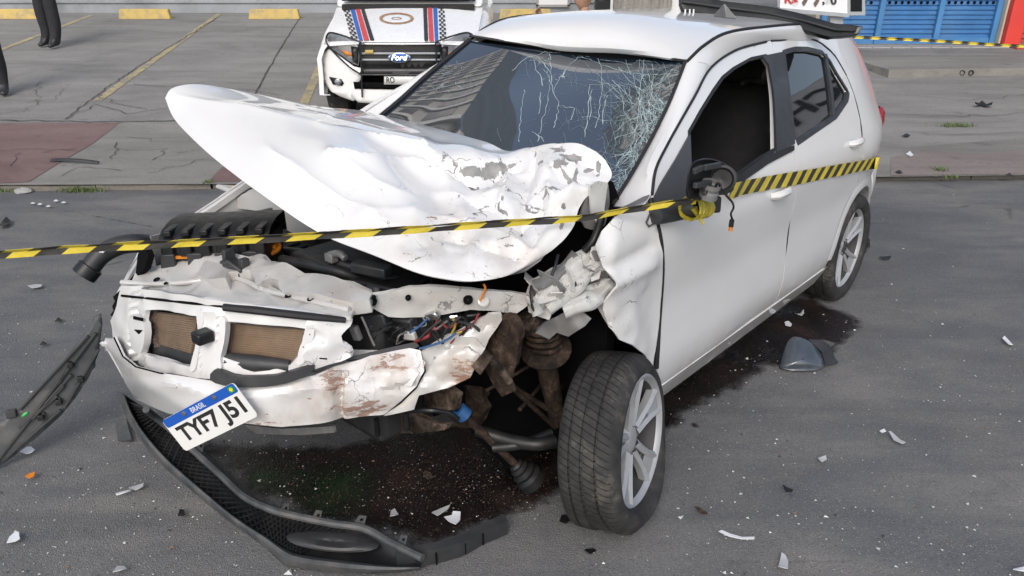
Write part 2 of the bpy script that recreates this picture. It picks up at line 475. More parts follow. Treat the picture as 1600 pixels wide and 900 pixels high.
def decal(name, mat, px, dz, fn=GL, step=None, kind='structure', wob=0):
    pts = [fn(x, y, dz) if fn is GL else fn(x, y) for x, y in px]
    z = None
    P2 = [(p.x, p.y) for p in pts]
    vs, fs = cdt(P2, (), step or .6)
    out = []
    for x, y in vs: out.append(Vector((x, y, ground_z(y)+dz)))
    m = MB(); m.add(out, fs)
    return tag(m.build(name, mat, smooth=False), kind=kind)
decal('pavement', M['pave'], [(-60, 191), (0, 190), (265, 191), (560, 186), (1000, 180), (1395, 232), (1640, 212), (1640, 273), (1390, 276), (900, 282), (385, 287), (0, 289), (-60, 290)], .004)
decal('red_paving', M['redpave'], [(-60, 193), (187, 192), (145, 224), (100, 250), (45, 284), (0, 286), (-60, 287)], .008)
decal('red_paving', M['redpave'], [(347, 261), (420, 260), (440, 284), (324, 284)], .008)
decal('red_paving', M['redpave2'], [(1392, 246), (1440, 236), (1540, 240), (1640, 230), (1640, 271), (1392, 274)], .008)
def line_strip(a, b, w0, w1=None, dz=.004, n=14):
    w1 = w1 or w0; A, B = GL(*a), GL(*b); out = []
    for k in range(n+1):
        p = A+(B-A)*(k/n); d = (B-A).normalized(); s = Vector((-d.y, d.x, 0)); w = (w0+(w1-w0)*k/n)/2
        r = []
        for q in (p-s*w, p+s*w): r.append(Vector((q.x, q.y, ground_z(q.y)+dz)))
        out.append(r)
    return out
for a, b in (((342, 22), (152, 158)), ((143, 24), (-30, 90)), ((500, 104), (474, 165)), ((717, 24), (748, 70))):
    m = MB(); m.grid(line_strip(a, b, .11, dz=.005)); tag(m.build('parking_line', M['yellowline'], smooth=False), kind='structure')
# cracks and open joints in the concrete
cr_ = MB()
def crack(px, w=.012, jit=.03, branch=True):
    pts = [GL(*p) for p in px]; fine = []
    for p, q in zip(pts, pts[1:]):
        n = max(2, int((q-p).length/.07))
        for k in range(n):
            t = p+(q-p)*(k/n)
            fine.append(t+Vector((nz(t, 6), nz(t, 6, 9), 0))*jit*1.5+Vector((nz(t, 21), nz(t, 21, 4), 0))*jit*.8)
    fine.append(pts[-1])
    rows = []
    for i, p in enumerate(fine):
        d = fine[min(i+1, len(fine)-1)]-fine[max(0, i-1)]; s = Vector((-d.y, d.x, 0)).normalized()*w*(.35+.65*abs(nz(p, 8, 2))+.2)/2
        rows.append([Vector((q.x, q.y, ground_z(q.y)+.011)) for q in (p-s, p+s)])
    cr_.grid(rows)
crack([(340, 28), (215, 105), (150, 150), (102, 187)], .02)
crack([(-40, 190), (60, 189), (130, 192), (200, 192), (268, 190), (420, 188)], .03)
crack([(467, 30), (430, 90), (398, 150)], .02, .015)
crack([(100, 187), (150, 165), (200, 178), (260, 170)], .014, .06)
crack([(150, 148), (180, 165), (230, 172)], .012, .06)
crack([(60, 130), (62, 160), (35, 175), (0, 180)], .01, .06)
crack([(205, 132), (265, 137), (330, 128), (400, 132)], .012, .05)
crack([(95, 140), (88, 155), (40, 162)], .008, .05)
crack([(375, 140), (400, 143), (440, 150)], .012, .04)
for pl in ([(160, 236), (230, 236), (262, 233)], [(180, 225), (184, 236), (176, 250)], [(262, 233), (252, 240), (238, 252)], [(230, 270), (270, 262), (320, 250)], [(100, 275), (130, 262), (190, 268)],
           [(200, 215), (240, 222), (300, 220)], [(0, 236), (60, 234), (120, 238)], [(20, 262), (30, 240)], [(1400, 205), (1480, 212), (1600, 208)], [(1430, 150), (1500, 158), (1600, 150)], [(1380, 178), (1500, 183), (1610, 178)]):
    crack(pl, .010, .05)
tag(cr_.build('pavement_cracks', M['crack'], smooth=False), kind='stuff')

# ---------------------------------------------------------------- wheel stops, far wall
def wheel_stop(x0, x1, label):
    a, b = GL(x0, 30), GL(x1, 30); L = (b-a).length; c = (a+b)/2
    t = thing('wheel_stop', label, 'wheel stop', c, 0, 'yellow wheel stops along the low wall')
    m = MB(); h, d, e = .19, .17, .035
    m.add([(-L/2, 0, 0), (L/2, 0, 0), (L/2, d, 0), (-L/2, d, 0), (-L/2+e, .03, h), (L/2-e, .03, h), (L/2-e, d-.03, h), (-L/2+e, d-.03, h)],
          [(3, 2, 1, 0), (4, 5, 6, 7), (0, 1, 5, 4), (1, 2, 6, 5), (2, 3, 7, 6), (3, 0, 4, 7)])
    m.build('stop_block', M['stop'], t, smooth=False, bevel=.012)
    return t
wheel_stop(-5, 61, 'worn yellow concrete wheel stop behind the person in black trousers')
wheel_stop(185, 266, 'yellow concrete wheel stop with parking lines on both sides')
wheel_stop(388, 468, 'yellow concrete wheel stop just left of the white pickup')
wheel_stop(780, 862, 'yellow concrete wheel stop partly hidden by the wrecked car roof')
wy = GL(300, 20).y
WZ = ground_z(wy)
def wall_piece(name, label, cat, x0, x1, y, z0, h, d, mat, parts=()):
    t = thing(name, label, cat, ((x0+x1)/2, y, z0))
    MB().box((0, d/2, h/2), (x1-x0, d, h)).build('wall', mat, t, smooth=False, bevel=.01)
    return t
zt = WY(300, 5, wy).z
lw = wall_piece('low_wall', 'low grey painted wall behind the yellow wheel stops', 'wall', -26, 3.0, wy, WZ-.2, zt-WZ+.2, .25, M['greywall'])
MB().box((0, .12, zt-WZ+.2+.03), (29.06, .31, .06)).build('coping', M['greywall'], lw, smooth=False, bevel=.01)
ww = wall_piece('white_building', 'white walled building beyond the low grey wall', 'building', -30, 4.5, wy+4, WZ-.3, 4.2, .4, M['whitewall'])
for k in range(6):
    MB().box((-12+k*4.8, -.03, 2.7), (1.4, .08, 1.2)).build('window', M['glassdark'], ww, smooth=False)
rl = thing('railing', 'thin grey metal railing standing on the low wall', 'railing', (0, wy+.1, zt+.03))
for px in (171, 178, 307, 323, 338, 372): MB().tube([(WY(px, 5, wy).x, 0, 0), (WY(px, 5, wy).x, 0, .55)], .02, 6).build('post', M['steel'], rl)
MB().tube([(WY(160, 5, wy).x, 0, .55), (WY(380, 5, wy).x, 0, .55)], .02, 6).build('rail', M['steel'], rl)
pw = WY(864, 0, wy-.02)
bd = thing('notice_board', 'white board with pale frame on the low grey wall', 'board', (pw.x, wy-.03, zt-.02))
MB().box((0, 0, .35), (.62, .03, .72)).build('board_panel', M['whitewall'], bd, smooth=False)
for sx in (-.33, .33): MB().box((sx, -.005, .35), (.05, .05, .78)).build('frame_bar', M['paleconc'], bd, smooth=False)
MB().box((0, -.005, -.03), (.71, .05, .05)).build('frame_bar', M['paleconc'], bd, smooth=False)
# weathered pillar, white post, dark bin
py_ = 13.2
a, b = WY(957, 10, py_), WY(1050, 10, py_)
m = NT('weathered_render'); p = m.obj()
base = m.ramp(m.noise(m.map(p, (6, 6, .8)), 1.6, 7, .7), [(.3, (.06, .055, .05)), (.5, (.25, .235, .21)), (.7, (.36, .34, .31))])
m.inp('Base Color', base); m.b.inputs['Roughness'].default_value = .95; m.bump(m.noise(p, 25, 5), .5, .02); M['weathered'] = m.mat
pl = thing('stained_pillar', 'stained grey concrete pillar behind the wrecked car roof', 'pillar', ((a.x+b.x)/2, py_, ground_z(py_)-.1))
MB().box((0, .35, 1.8), (b.x-a.x, .7, 3.6)).build('shaft', M['weathered'], pl, smooth=False, bevel=.03)
MB().box((0, .35, 3.7), (b.x-a.x+.2, .9, .25)).build('cap', M['paleconc'], pl, smooth=False, bevel=.02)
MB().box((0, .35, .06), (b.x-a.x+.1, .8, .3)).build('plinth', M['weathered'], pl, smooth=False, bevel=.02)
a = WY(953, 10, py_-.3)
wp = thing('white_post', 'slim white post left of the stained pillar', 'post', (a.x, py_-.3, ground_z(py_)-.05))
MB().tube([(0, 0, 0), (0, 0, 2.8)], .05, 12).build('pole', M['whitewall'], wp); MB().lathe([(2.8, .05), (2.84, .06), (2.88, 0.001)], (0, 0, 0), (0, 0, 1), 12).build('cap', M['paleconc'], wp)
a, b = WY(1052, 10, py_-.1), WY(1072, 10, py_-.1)
wp2 = wall_piece('white_wall_pier', 'narrow white wall pier right of the stained pillar', 'wall', a.x, b.x+.4, py_+.1, ground_z(py_)-.2, 3.2, .3, M['whitewall'])
a = WY(941, 6, py_-.8)
bn = thing('rubbish_bin', 'black rubbish bin beside the white post', 'bin', (a.x, py_-.8, ground_z(py_-.8)))
mb = MB(); zt2 = WY(941, 12, py_-.8).z
MB().box((0, 0, .42), (.2, .2, .84), taper=1.15).build('bin_body', M['black'], bn, bevel=.02)
MB().box((0, 0, .87), (.27, .27, .07)).build('bin_lid', M['darkgrey'], bn, bevel=.02)

# ---------------------------------------------------------------- shops at the right
SY = 13.6
sa = WY(1335, 68, SY); STEP_Z = sa.z
def shutter_panel(x0, x1, z0, z1, y, mat, parent, pitch=.075):
    m = MB(); z = z0; rows = []
    while z < z1:
        for dz, dy in ((0, 0), (.018, -.022), (.05, -.022), (.068, 0)):
            rows.append([Vector((x0, y+dy, z+dz)), Vector((x1, y+dy, z+dz))])
        z += pitch
    m.grid(rows); return m.build('shutter', mat, parent, smooth=False)
shop = thing('blue_shop', 'shop front with closed blue roller shutters at the right', 'shop', (0, 0, 0))
bx = [WY(px, 68, SY).x for px in (1280, 1366, 1457, 1545)]
for x0, x1 in zip(bx, bx[1:]):
    sh = shutter_panel(x0+.05, x1-.05, STEP_Z, STEP_Z+2.6, SY, M['blue'], shop)
    MB().box(((x0+x1)/2, SY-.03, STEP_Z+.05), (x1-x0-.1, .05, .10)).build('bottom_rail', M['bluepost'], sh, smooth=False)
    h = MB()
    zc = WY(1400, 4, SY).z
    k = x0+.12
    while k < x1-.1: h.lathe([(0, .028), (.002, .0005)], (k, SY-.026, zc), (0, -1, 0), 8); k += .105
    h.build('vent_hole_row', M['void'], sh)
for x in bx: MB().box((x, SY-.03, STEP_Z+1.35), (.09, .10, 2.7)).build('guide_post', M['bluepost'], shop, smooth=False, bevel=.008)
MB().box(((bx[0]+bx[-1])/2-.6, SY+.7, STEP_Z+3.3), (bx[-1]-bx[0]+1.4, 1.4, 1.3)).build('fascia', M['beige'], shop, smooth=False)
MB().box(((bx[0]+bx[-1])/2, SY+.5, STEP_Z+1.3), (bx[-1]-bx[0]+.2, .9, 2.6)).build('back_wall', M['beige'], shop, smooth=False)
jx = (bx[-1]+.05, WY(1553, 68, SY).x)
MB().box(((jx[0]+jx[1])/2, SY-.02, STEP_Z+1.9), (jx[1]-jx[0]-.006, .3, 3.8)).build('pier', M['beige'], shop, smooth=False)
sx0 = WY(1300, 72, SY-.4).x
nst = 9
for k in range(nst):   # step edging stones
    x0 = sx0+(jx[1]-sx0)*k/nst; x1 = sx0+(jx[1]-sx0)*(k+1)/nst
    MB().box(((x0+x1)/2, SY-.2, STEP_Z-.09), (x1-x0-.012, .55, .17)).build('step_stone', M['paleconc'], shop, smooth=False, bevel=.012)
rshop = thing('red_shop', 'shop front with bright red pier and red shutter at the far right', 'shop', (0, 0, 0))
rx = [WY(px, 68, SY).x for px in (1553, 1577, 1700)]
MB().box(((rx[0]+rx[1])/2+.003, SY-.08, STEP_Z+1.9), (rx[1]-rx[0], .4, 3.9)).build('pier', M['red'], rshop, smooth=False, bevel=.01)
shutter_panel(rx[1]+.01, rx[2], STEP_Z-.02, STEP_Z+2.6, SY+.05, M['redshut'], rshop, .085)
MB().box(((rx[1]+rx[2])/2+.02, SY+.5, STEP_Z+1.9), (rx[2]-rx[1], .7, 3.9)).build('back_wall', M['red'], rshop, smooth=False)
MB().box(((rx[0]+rx[2])/2+.03, SY-.3, STEP_Z-.06), (rx[2]-rx[0], .6, .12)).build('floor_slab', M['redshut'], rshop, smooth=False)
# raised shop pavement with its own kerb
kp = [WY(1385, 122, 0.1+0) for _ in ()]
A0 = GL(1388, 122); A1 = GL(1640, 117)
ps = MB(); ztop = A0.z+.11
B0 = Vector((sx0-.4, SY-.3, STEP_Z-.10)); B1 = Vector((12, SY-.3, STEP_Z-.10))
mid0 = A0+(B0-A0)*.45; mid1 = A1+(B1-A1)*.45
ps.add([A0+Vector((0, 0, -.1)), A1+Vector((0, 0, -.1)), (A1.x, A1.y+.02, ztop), (A0.x, A0.y+.02, ztop), (mid1.x, mid1.y, ztop+.02), (mid0.x, mid0.y, ztop+.02), B1, B0, (sx0-.4, SY+.2, STEP_Z-.1), (12, SY+.2, STEP_Z-.1)],
       [(0, 1, 2, 3), (3, 2, 4, 5), (5, 4, 6, 7), (7, 6, 9, 8)])
ps.add([A0+Vector((0, 0, -.1)), (A0.x, A0.y+.02, ztop), (mid0.x, mid0.y, ztop+.02), B0, B0+Vector((0, 0, -.6))], [(0, 1, 2, 3, 4)])
tag(ps.build('shop_pavement', M['pave'], smooth=False), kind='structure')
for px in (1501, 1515):   # drain mouths in the shop kerb
    p = GL(px, 119); m = MB(); m.lathe([(0, .035), (.05, .035), (.05, .03), (0.0, .028), (-.05, .001)], (p.x, p.y+.02, p.z+.05), (0, -1, .0), 12)
    tag(m.build('drain_pipe', M['darkgrey']), 'short drain pipe end in the shop kerb, the %s of two' % ('left' if px < 1510 else 'right'), 'pipe', 'drain pipes in the shop kerb')
# price sign
SGY = 11.6
sg = thing('price_sign', 'white price sign in a grey frame before the blue shutters', 'sign', (WY(1308, 30, SGY).x, SGY, ground_z(SGY)))
org = Vector((WY(1308, 30, SGY).x, SGY, ground_z(SGY)))
def sgp(px, py, dy=0): return WY(px, py, SGY+dy)-org
pan = [sgp(1219, 12), sgp(1324, 21), sgp(1324, -120), sgp(1219, -130)]
M['signwhite'] = simple('sign_face', (.74, .75, .77), .4, var=.03)
M['signgrey'] = simple('sign_frame_grey', (.33, .35, .37), .5, var=.08)
MB().prism(pan, (0, .12, 0)).build('sign_panel', M['signwhite'], sg, smooth=False)
MB().bar(sgp(1217, 15, -.02), sgp(1326, 24, -.02), .05, .05).build('frame_bar', M['signgrey'], sg, smooth=False)
MB().prism([sgp(1324, -120), sgp(1352, -120), sgp(1352, 24), (sgp(1324, 24))], (0, .2, 0)).build('side_box', M['signgrey'], sg, smooth=False)
MB().prism([sgp(1329, -80, -.004), sgp(1347, -80, -.004), sgp(1347, 18, -.004), sgp(1329, 18, -.004)], (0, .01, 0)).build('broken_pane', M['glassdark'], sg, smooth=False)
MB().prism([sgp(1297, 22, .03), sgp(1318, 22, .03), sgp(1316, 60, .03), sgp(1299, 60, .03)], (0, .1, 0)).build('leg', M['signgrey'], sg, smooth=False)
pp = [sgp(1299, 58, .03), sgp(1316, 58, .03)]
MB().box(((pp[0].x+pp[1].x)/2, .08, pp[0].z/2), (pp[1].x-pp[0].x-.02, .09, pp[0].z)).build('post', M['signgrey'], sg, smooth=False)
M['signred'] = simple('sign_red', (.5, .03, .03), .5); M['signblack'] = simple('sign_black', (.02, .02, .02), .5); M['signbrown'] = simple('sign_brown', (.12, .09, .07), .5, var=.3)
def sign_text(txt, px0, px1, pyb, pyt, mat):
    a, b, c = sgp(px0, pyb, -.012), sgp(px1, pyb+(px1-px0)*.087, -.012), sgp(px0, pyt, -.012)
    w, h = (b-a).length, (c-a).length
    x = (b-a).normalized(); y = (c-a).normalized(); z = x.cross(y)
    mm = text_mb(txt, h, w, .004, .004); ce = (a+b)/2+(c-a)/2
    R = Matrix.Identity(4)
    for i in range(3): R[i][0], R[i][1], R[i][2], R[i][3] = x[i], y[i], z[i], ce[i]
    return xf(mm, R).build('lettering', mat, sg, smooth=False)
sign_text('R$', 1226, 1247, 7, -8, M['signred'])
sign_text('99', 1250, 1284, 9, -40, M['signbrown'])
sign_text(',90', 1285, 1307, 8, -8, M['signblack'])
# ================================================================ the wrecked car
from mathutils.bvhtree import BVHTree
def m_paint(name, base=(.69, .69, .685)):
    m = NT(name); p = m.obj()
    dmg = m.attr('dmg'); dirt = m.attr('dirt')
    # flaked paint: torn patches where the metal was folded
    wp = m.n('VectorMath'); wp.operation = 'ADD'; m.set(wp.inputs[0], p)
    nzc = m.n('TexNoise'); m.set(nzc.inputs['Vector'], p); nzc.inputs['Scale'].default_value = 9; nzc.inputs['Detail'].default_value = 5
    sc = m.n('VectorMath'); sc.operation = 'SCALE'; m.set(sc.inputs[0], nzc.outputs['Color']); sc.inputs['Scale'].default_value = .16
    m.set(wp.inputs[1], sc.outputs[0])
    edge = m.vor(m.map(wp.outputs[0], (1.3, .75, 1)), 9.5, 'DISTANCE_TO_EDGE')
    e2 = m.vor(m.map(wp.outputs[0], (1.3, .75, 1)), 23, 'DISTANCE_TO_EDGE')
    gate = m.ramp(m.noise(p, 9, 4, .6), [(.52, 0), (.62, 1)])
    gate2 = m.ramp(m.noise(m.map(p, (1, 1, 1), (0, 0, 0), (5, 2, 1)), 10, 4, .6), [(.54, 0), (.64, 1)])
    wdt = m.math('MULTIPLY', m.math('MULTIPLY', dmg, gate), .045)
    c1 = m.math('LESS_THAN', edge, wdt)
    wdt2 = m.math('MULTIPLY', m.math('MULTIPLY', dmg, gate2), .012)
    c2 = m.math('LESS_THAN', e2, wdt2)
    blot = m.math('GREATER_THAN', m.math('ADD', m.noise(p, 11, 7, .68), m.math('MULTIPLY', dmg, .12)), .74)
    blot = m.math('MULTIPLY', blot, m.math('GREATER_THAN', dmg, .08))
    chips = m.math('MAXIMUM', m.math('MAXIMUM', c1, c2), blot)
    prim = m.attr('prim')
    chips = m.math('MAXIMUM', chips, m.math('GREATER_THAN', m.math('ADD', prim, m.math('MULTIPLY', m.math('SUBTRACT', m.noise(p, 24, 5, .7), .5), .9)), .5))
    # scratches
    scv = m.noise(m.map(p, (30, 4, 30), (.15, .1, .55)), 2.6, 3, .6)
    scr = m.math('MULTIPLY', m.math('GREATER_THAN', scv, .69), m.math('GREATER_THAN', dmg, .22))
    chips = m.math('MAXIMUM', chips, m.math('MULTIPLY', scr, .6))
    col = m.mix(m.ramp(m.noise(p, 3, 5, .6), [(.35, 0), (.8, .22)]), base, (.56, .54, .49))
    scf = m.math('MULTIPLY', m.math('GREATER_THAN', m.noise(m.map(p, (1, 1, 2.5)), 28, 4, .7), .73), .5)
    col = m.mix(scf, col, (.40, .37, .33))
    # road film, streaked grime
    film = m.math('MULTIPLY', dirt, m.ramp(m.noise(m.map(p, (1, 1, .55)), 8, 6, .66), [(.36, .12), (.62, 1)]))
    col = m.mix(m.math('MULTIPLY', film, .85), col, (.30, .215, .155))
    rustf = m.math('MULTIPLY', m.math('GREATER_THAN', m.math('ADD', m.noise(m.map(p, (.8, .22, 2.2)), 14, 8, .74), m.math('MULTIPLY', dirt, .22)), .715), m.math('GREATER_THAN', dirt, .3))
    col = m.mix(m.math('MULTIPLY', rustf, .8), col, (.22, .10, .05))
    primer = m.ramp(m.noise(p, 30, 4), [(.3, (.17, .17, .168)), (.7, (.30, .295, .285))])
    col = m.mix(chips, col, primer)
    m.inp('Base Color', col)
    rgh = m.math('ADD', m.math('MULTIPLY', chips, .35), m.math('ADD', m.math('MULTIPLY', film, .4), .30), True)
    m.inp('Roughness', rgh)
    m.b.inputs['Specular IOR Level'].default_value = .45
    m.inp('Coat Weight', m.math('SUBTRACT', .95, m.math('ADD', m.math('MULTIPLY', chips, .95), m.math('MULTIPLY', dmg, .3)), True)); m.b.inputs['Coat Roughness'].default_value = .035
    m.bump(m.math('ADD', m.math('MULTIPLY', chips, -1), m.math('MULTIPLY', m.noise(p, 5, 2), .15)), .35, .003)
    return m.mat
M['paint'] = m_paint('white_car_paint')
M['bare'] = m_paint('white_primed_steel', (.53, .53, .515))
def m_tyre():
    m = NT('tyre_rubber'); p = m.obj()
    sep = m.n('SeparateXYZ'); m.set(sep.inputs[0], p)
    ang = m.math('ARCTAN2', sep.outputs[1], sep.outputs[2])
    slant = m.math('ADD', m.math('MULTIPLY', ang, 1), m.math('MULTIPLY', sep.outputs[0], 1.6))
    w = m.math('SINE', m.math('MULTIPLY', slant, 78))
    groove = m.ramp(w, [(.80, 0), (.93, 1)])
    grime = m.noise(p, 9, 6, .68)
    col = m.ramp(grime, [(.36, (.020, .020, .021)), (.55, (.040, .039, .038)), (.70, (.105, .095, .08))])
    at = m.attr('tread')
    col = m.mix(m.math('MULTIPLY', m.math('MULTIPLY', groove, at), .75), col, (.008, .008, .008))
    m.inp('Base Color', col); m.b.inputs['Roughness'].default_value = .78; m.b.inputs['Specular IOR Level'].default_value = .3
    m.bump(m.math('ADD', m.math('MULTIPLY', m.math('MULTIPLY', groove, at), -1.0), m.math('MULTIPLY', m.noise(p, 70, 3), .3)), .6, .004)
    return m.mat
M['tyre'] = m_tyre()
M['alloy'] = simple('alloy_silver', (.40, .41, .425), .5, .35, var=.08, scale=9, dirt=(.22, .21, .20), dirt_amt=.3)
M['alloydark'] = simple('alloy_pocket', (.055, .055, .058), .6, .2)
M['brake'] = simple('brake_disc', (.16, .14, .125), .5, .6, var=.25, scale=20)
def m_glass(name, col, tint):
    m = NT(name); p = m.obj()
    m.inp('Base Color', col); m.b.inputs['Roughness'].default_value = .025; m.b.inputs['IOR'].default_value = 1.52
    m.b.inputs['Specular IOR Level'].default_value = tint
    n = m.noise(p, 2.2, 2); m.bump(n, .03, .02)
    return m.mat
M['windshield'] = m_glass('tinted_windshield', (.012, .020, .032, 1), .85)
M['windshield'].node_tree.nodes['Principled BSDF'].inputs['IOR'].default_value = 2.4
M['sideglass'] = m_glass('tinted_side_glass', (.008, .010, .011, 1), 1.0)
M['crackline'] = simple('shattered_glass_edge', (.36, .45, .455), .35, var=.25, scale=40)
M['crackdim'] = simple('fine_glass_crack', (.17, .225, .235), .35, var=.3, scale=40)
M['redlens'] = simple('red_lens', (.25, .012, .015), .12, var=.1, coat=.5)
M['orange'] = simple('orange_plastic', (.62, .20, .015), .45, var=.15)
M['rad'] = simple('radiator_fins', (.16, .115, .08), .7, .2, var=.4, scale=7, dirt=(.34, .22, .13), dirt_amt=.5)
M['raddark'] = simple('radiator_core', (.008, .006, .005), .95)
M['mud'] = m_rust('dried_mud', [(.38, (.020, .015, .011)), (.48, (.070, .051, .038)), (.57, (.14, .105, .08)), (.68, (.26, .20, .155))], 18)
M['hose'] = simple('black_hose', (.020, .021, .023), .5, var=.25, scale=10, dirt=(.07, .065, .06), dirt_amt=.3)
M['wire_red'] = simple('red_wire', (.26, .02, .02), .5, dirt=(.05, .04, .03)); M['wire_blue'] = simple('blue_wire', (.02, .085, .23), .5, dirt=(.05, .04, .03)); M['wire_yellow'] = simple('yellow_wire', (.38, .29, .04), .5, dirt=(.05, .04, .03))
M['greymetal'] = simple('grey_sheet_metal', (.22, .22, .22), .5, .3, var=.2, scale=12, dirt=(.12, .10, .09), dirt_amt=.4)
M['matteblack'] = simple('pillar_black', (.030, .032, .035), .42, var=.1, scale=6)
M['trimgrey'] = simple('sail_trim_grey', (.052, .055, .060), .5, var=.08, scale=8)

car = thing('wrecked_car', 'white hatchback with its front left corner smashed in and bonnet buckled', 'car')
car.matrix_world = CARM
CAM_L = OL

PROF = [(.10, .74), (.22, .798), (.30, .832), (.40, .846), (.52, .842), (.64, .838), (.76, .848), (.86, .854), (.94, .840), (1.0, .810), (1.06, .778), (1.2, .70), (1.34, .612), (1.42, .565), (1.5, .52)]
def fy(x, z):
    y = smooth_interp(z, PROF)
    if x < .15:
        t = (.15-x)/.75; y *= 1-.22*min(t, 1.3)**2.2
    if x > 2.3: y *= 1-.05*((x-2.3)/.8)**2
    return y
def gside(p, off=0.0): return fy(p.x, p.z)+off-p.y
def side_xz(pts):
    out = []
    for p in pts:
        if p[0] == 'xz': out.append((p[1], p[2])); continue
        q = CS(p[0], p[1], gside)
        out.append((q.x, q.z))
    return out
def side_sheet(name, mat, outer, holes=(), step=.03, off=0.0, thick=.008, parent=car, mirror=False, disp=None, attrs=None, is_xz=False, rub=0):
    po = outer if is_xz else side_xz(outer); ph = [h if is_xz else side_xz(h) for h in holes]
    vs, fs = cdt(po, ph, step)
    out = []; A = {k: [] for k in (attrs or {})}
    for x, z in vs:
        v = Vector((x, fy(x, z)+off, z))
        if disp: v = disp(v)
        out.append(v)
        for k, fn in (attrs or {}).items(): A[k].append(fn(v))
    if mirror: out = [Vector((v.x, -v.y, v.z)) for v in out]
    # orient faces outwards
    m = MB(); m.add(out, fs)
    o = m.build(name, mat, parent, attrs=A or None, angle=60, edge_sharp=True)
    me = o.data
    s = sum(p.normal.y for p in me.polygons)
    if (s < 0) != mirror:
        me.flip_normals()
    if thick:
        md = o.modifiers.new('thickness', 'SOLIDIFY'); md.thickness = thick; md.offset = -1
    return o
def wave(v, a=.0035, s=2.6, o=0): return Vector((v.x, v.y+a*nz(v, s, o), v.z))

# ---- outlines of the left side (x along the car, z up)
ARCH_X, ARCH_R = .02, .345
def arch(cx, cz, r, a0, a1, n=12, zmin=.22):
    return [(cx+r*cos(radians(a0+(a1-a0)*k/n)), max(zmin, cz+r*sin(radians(a0+(a1-a0)*k/n)))) for k in range(n+1)]
gap = [(1018, 304), (1024, 264), (1042, 226), (1062, 190), (1085, 150), (1110, 106), (1150, 78), (1197, 65)]
gapx = side_xz(gap)
GX0 = gapx[-1]
SEAM = [(.875, 1.405), (.96, 1.225), (1.10, 1.02), (1.08, .88), (1.055, .7), (1.04, .5), (1.04, .265)]
topd = side_xz([(1222, 63), (1240, 60), (1262, 61), (1280, 66)])
0 and print('gap', [(round(a, 2), round(b, 2)) for a, b in gapx], [(round(a, 2), round(b, 2)) for a, b in topd])
win_f = [(1077, 207), (1095, 175), (1115, 143), (1130, 122), (1147, 108), (1175, 92), (1198, 87), (1206, 100), (1211, 140), (1214, 232), (1190, 246), (1152, 274), (1115, 292), (1079, 304)]
sail = [(1076, 208), (1079, 312), (1050, 318), (1020, 322), (1019, 308), (1030, 285), (1055, 245)]
glass_r = [(1226, 84), (1245, 79), (1264, 79), (1285, 84), (1296, 96), (1307, 116), (1318, 134), (1324, 144), (1322, 154), (1304, 180), (1270, 203), (1244, 221), (1240, 200), (1233, 140)]
wfx, slx, grx = side_xz(win_f), side_xz(sail), side_xz(glass_r)
front_edge = side_xz([(1019, 310), (1024, 330), (1034, 372), (1037, 410), (1036, 445), (1032, 500), (1030, 540), (1028, 575)])
door_f = gapx[::-1][1:-1]+front_edge+[(front_edge[-1][0]-.01, .265), (0, 0)]
door_f = [(.876, 1.422)]+[gapx[-1]]+door_f[:-1]+SEAM[::-1][:-1]
ddirt = lambda v: max(0, min(1, (.42-v.z)/.22))*.55
fd = side_sheet('front_door', M['paint'], door_f, [wfx], .022, is_xz=True, disp=lambda v: wave(v, .004, 2.4), attrs={'dirt': ddirt}, thick=.03)
rear_edge = [(.42, 1.375), (.25, 1.33), (.13, 1.22), (.05, 1.10), (.02, 1.0), (.03, .85), (.07, .72)]
re_px = side_xz([(1280, 66), (1303, 86), (1322, 118), (1334, 148), (1344, 188), (1347, 225), (1340, 285)])
0 and print('rear edge', [(round(a, 2), round(b, 2)) for a, b in re_px])
ar = arch(ARCH_X, .30, ARCH_R+.03, 78, 8, 10)
door_r = [(.869, 1.42)]+topd+re_px[1:]+[p for p in ar if p[1] < re_px[-1][1]-.02]+[(.40, .265)]+[(x-.006, z) for x, z in SEAM[::-1]][:-1]
rd_ = side_sheet('rear_door', M['paint'], door_r, [grx], .022, is_xz=True, disp=lambda v: wave(v, .004, 2.4), attrs={'dirt': ddirt}, thick=.03)
roof_rail_end = (-.28, 1.36)
quarter = [(x-.006, z) for x, z in re_px][::-1]+[(topd[-1][0]+.0, topd[-1][1]+.012), (.12, 1.425), (-.12, 1.40), (-.27, 1.33), (-.34, 1.22), (-.39, 1.10), (-.42, 1.0), (-.47, .88), (-.52, .72), (-.34, .66)]+arch(ARCH_X, .30, ARCH_R, 125, 82, 6)+[(re_px[-1][0]-.006, re_px[-1][1]-.01)]
qp = side_sheet('quarter_panel', M['paint'], quarter, (), .03, is_xz=True, thick=.01)
lip = MB()   # rolled edge of the rear arch
rows = []
for (x, z) in arch(ARCH_X, .30, ARCH_R, 172, 4, 26, .26):
    y = fy(x, z); s = Vector((x-ARCH_X, 0, z-.30)).normalized()
    c = Vector((x, y, z)); rows.append([c+s*.055+Vector((0, .0015, 0)), c+s*.02+Vector((0, .007, 0)), c+Vector((0, .005, 0)), c+Vector((0, -.03, 0)), c+s*.01+Vector((0, -.09, 0))])
lip.grid(rows); lip.build('wheel_arch', M['paint'], car)
# sill
sill = [(2.06, .275), (2.06, .15), (.37, .17), (.36, .275)]
side_sheet('sill', M['paint'], sill, (), .05, is_xz=True, off=.004, thick=.03, attrs={'dirt': lambda v: .35+.3*max(0, nz(v, 4))})
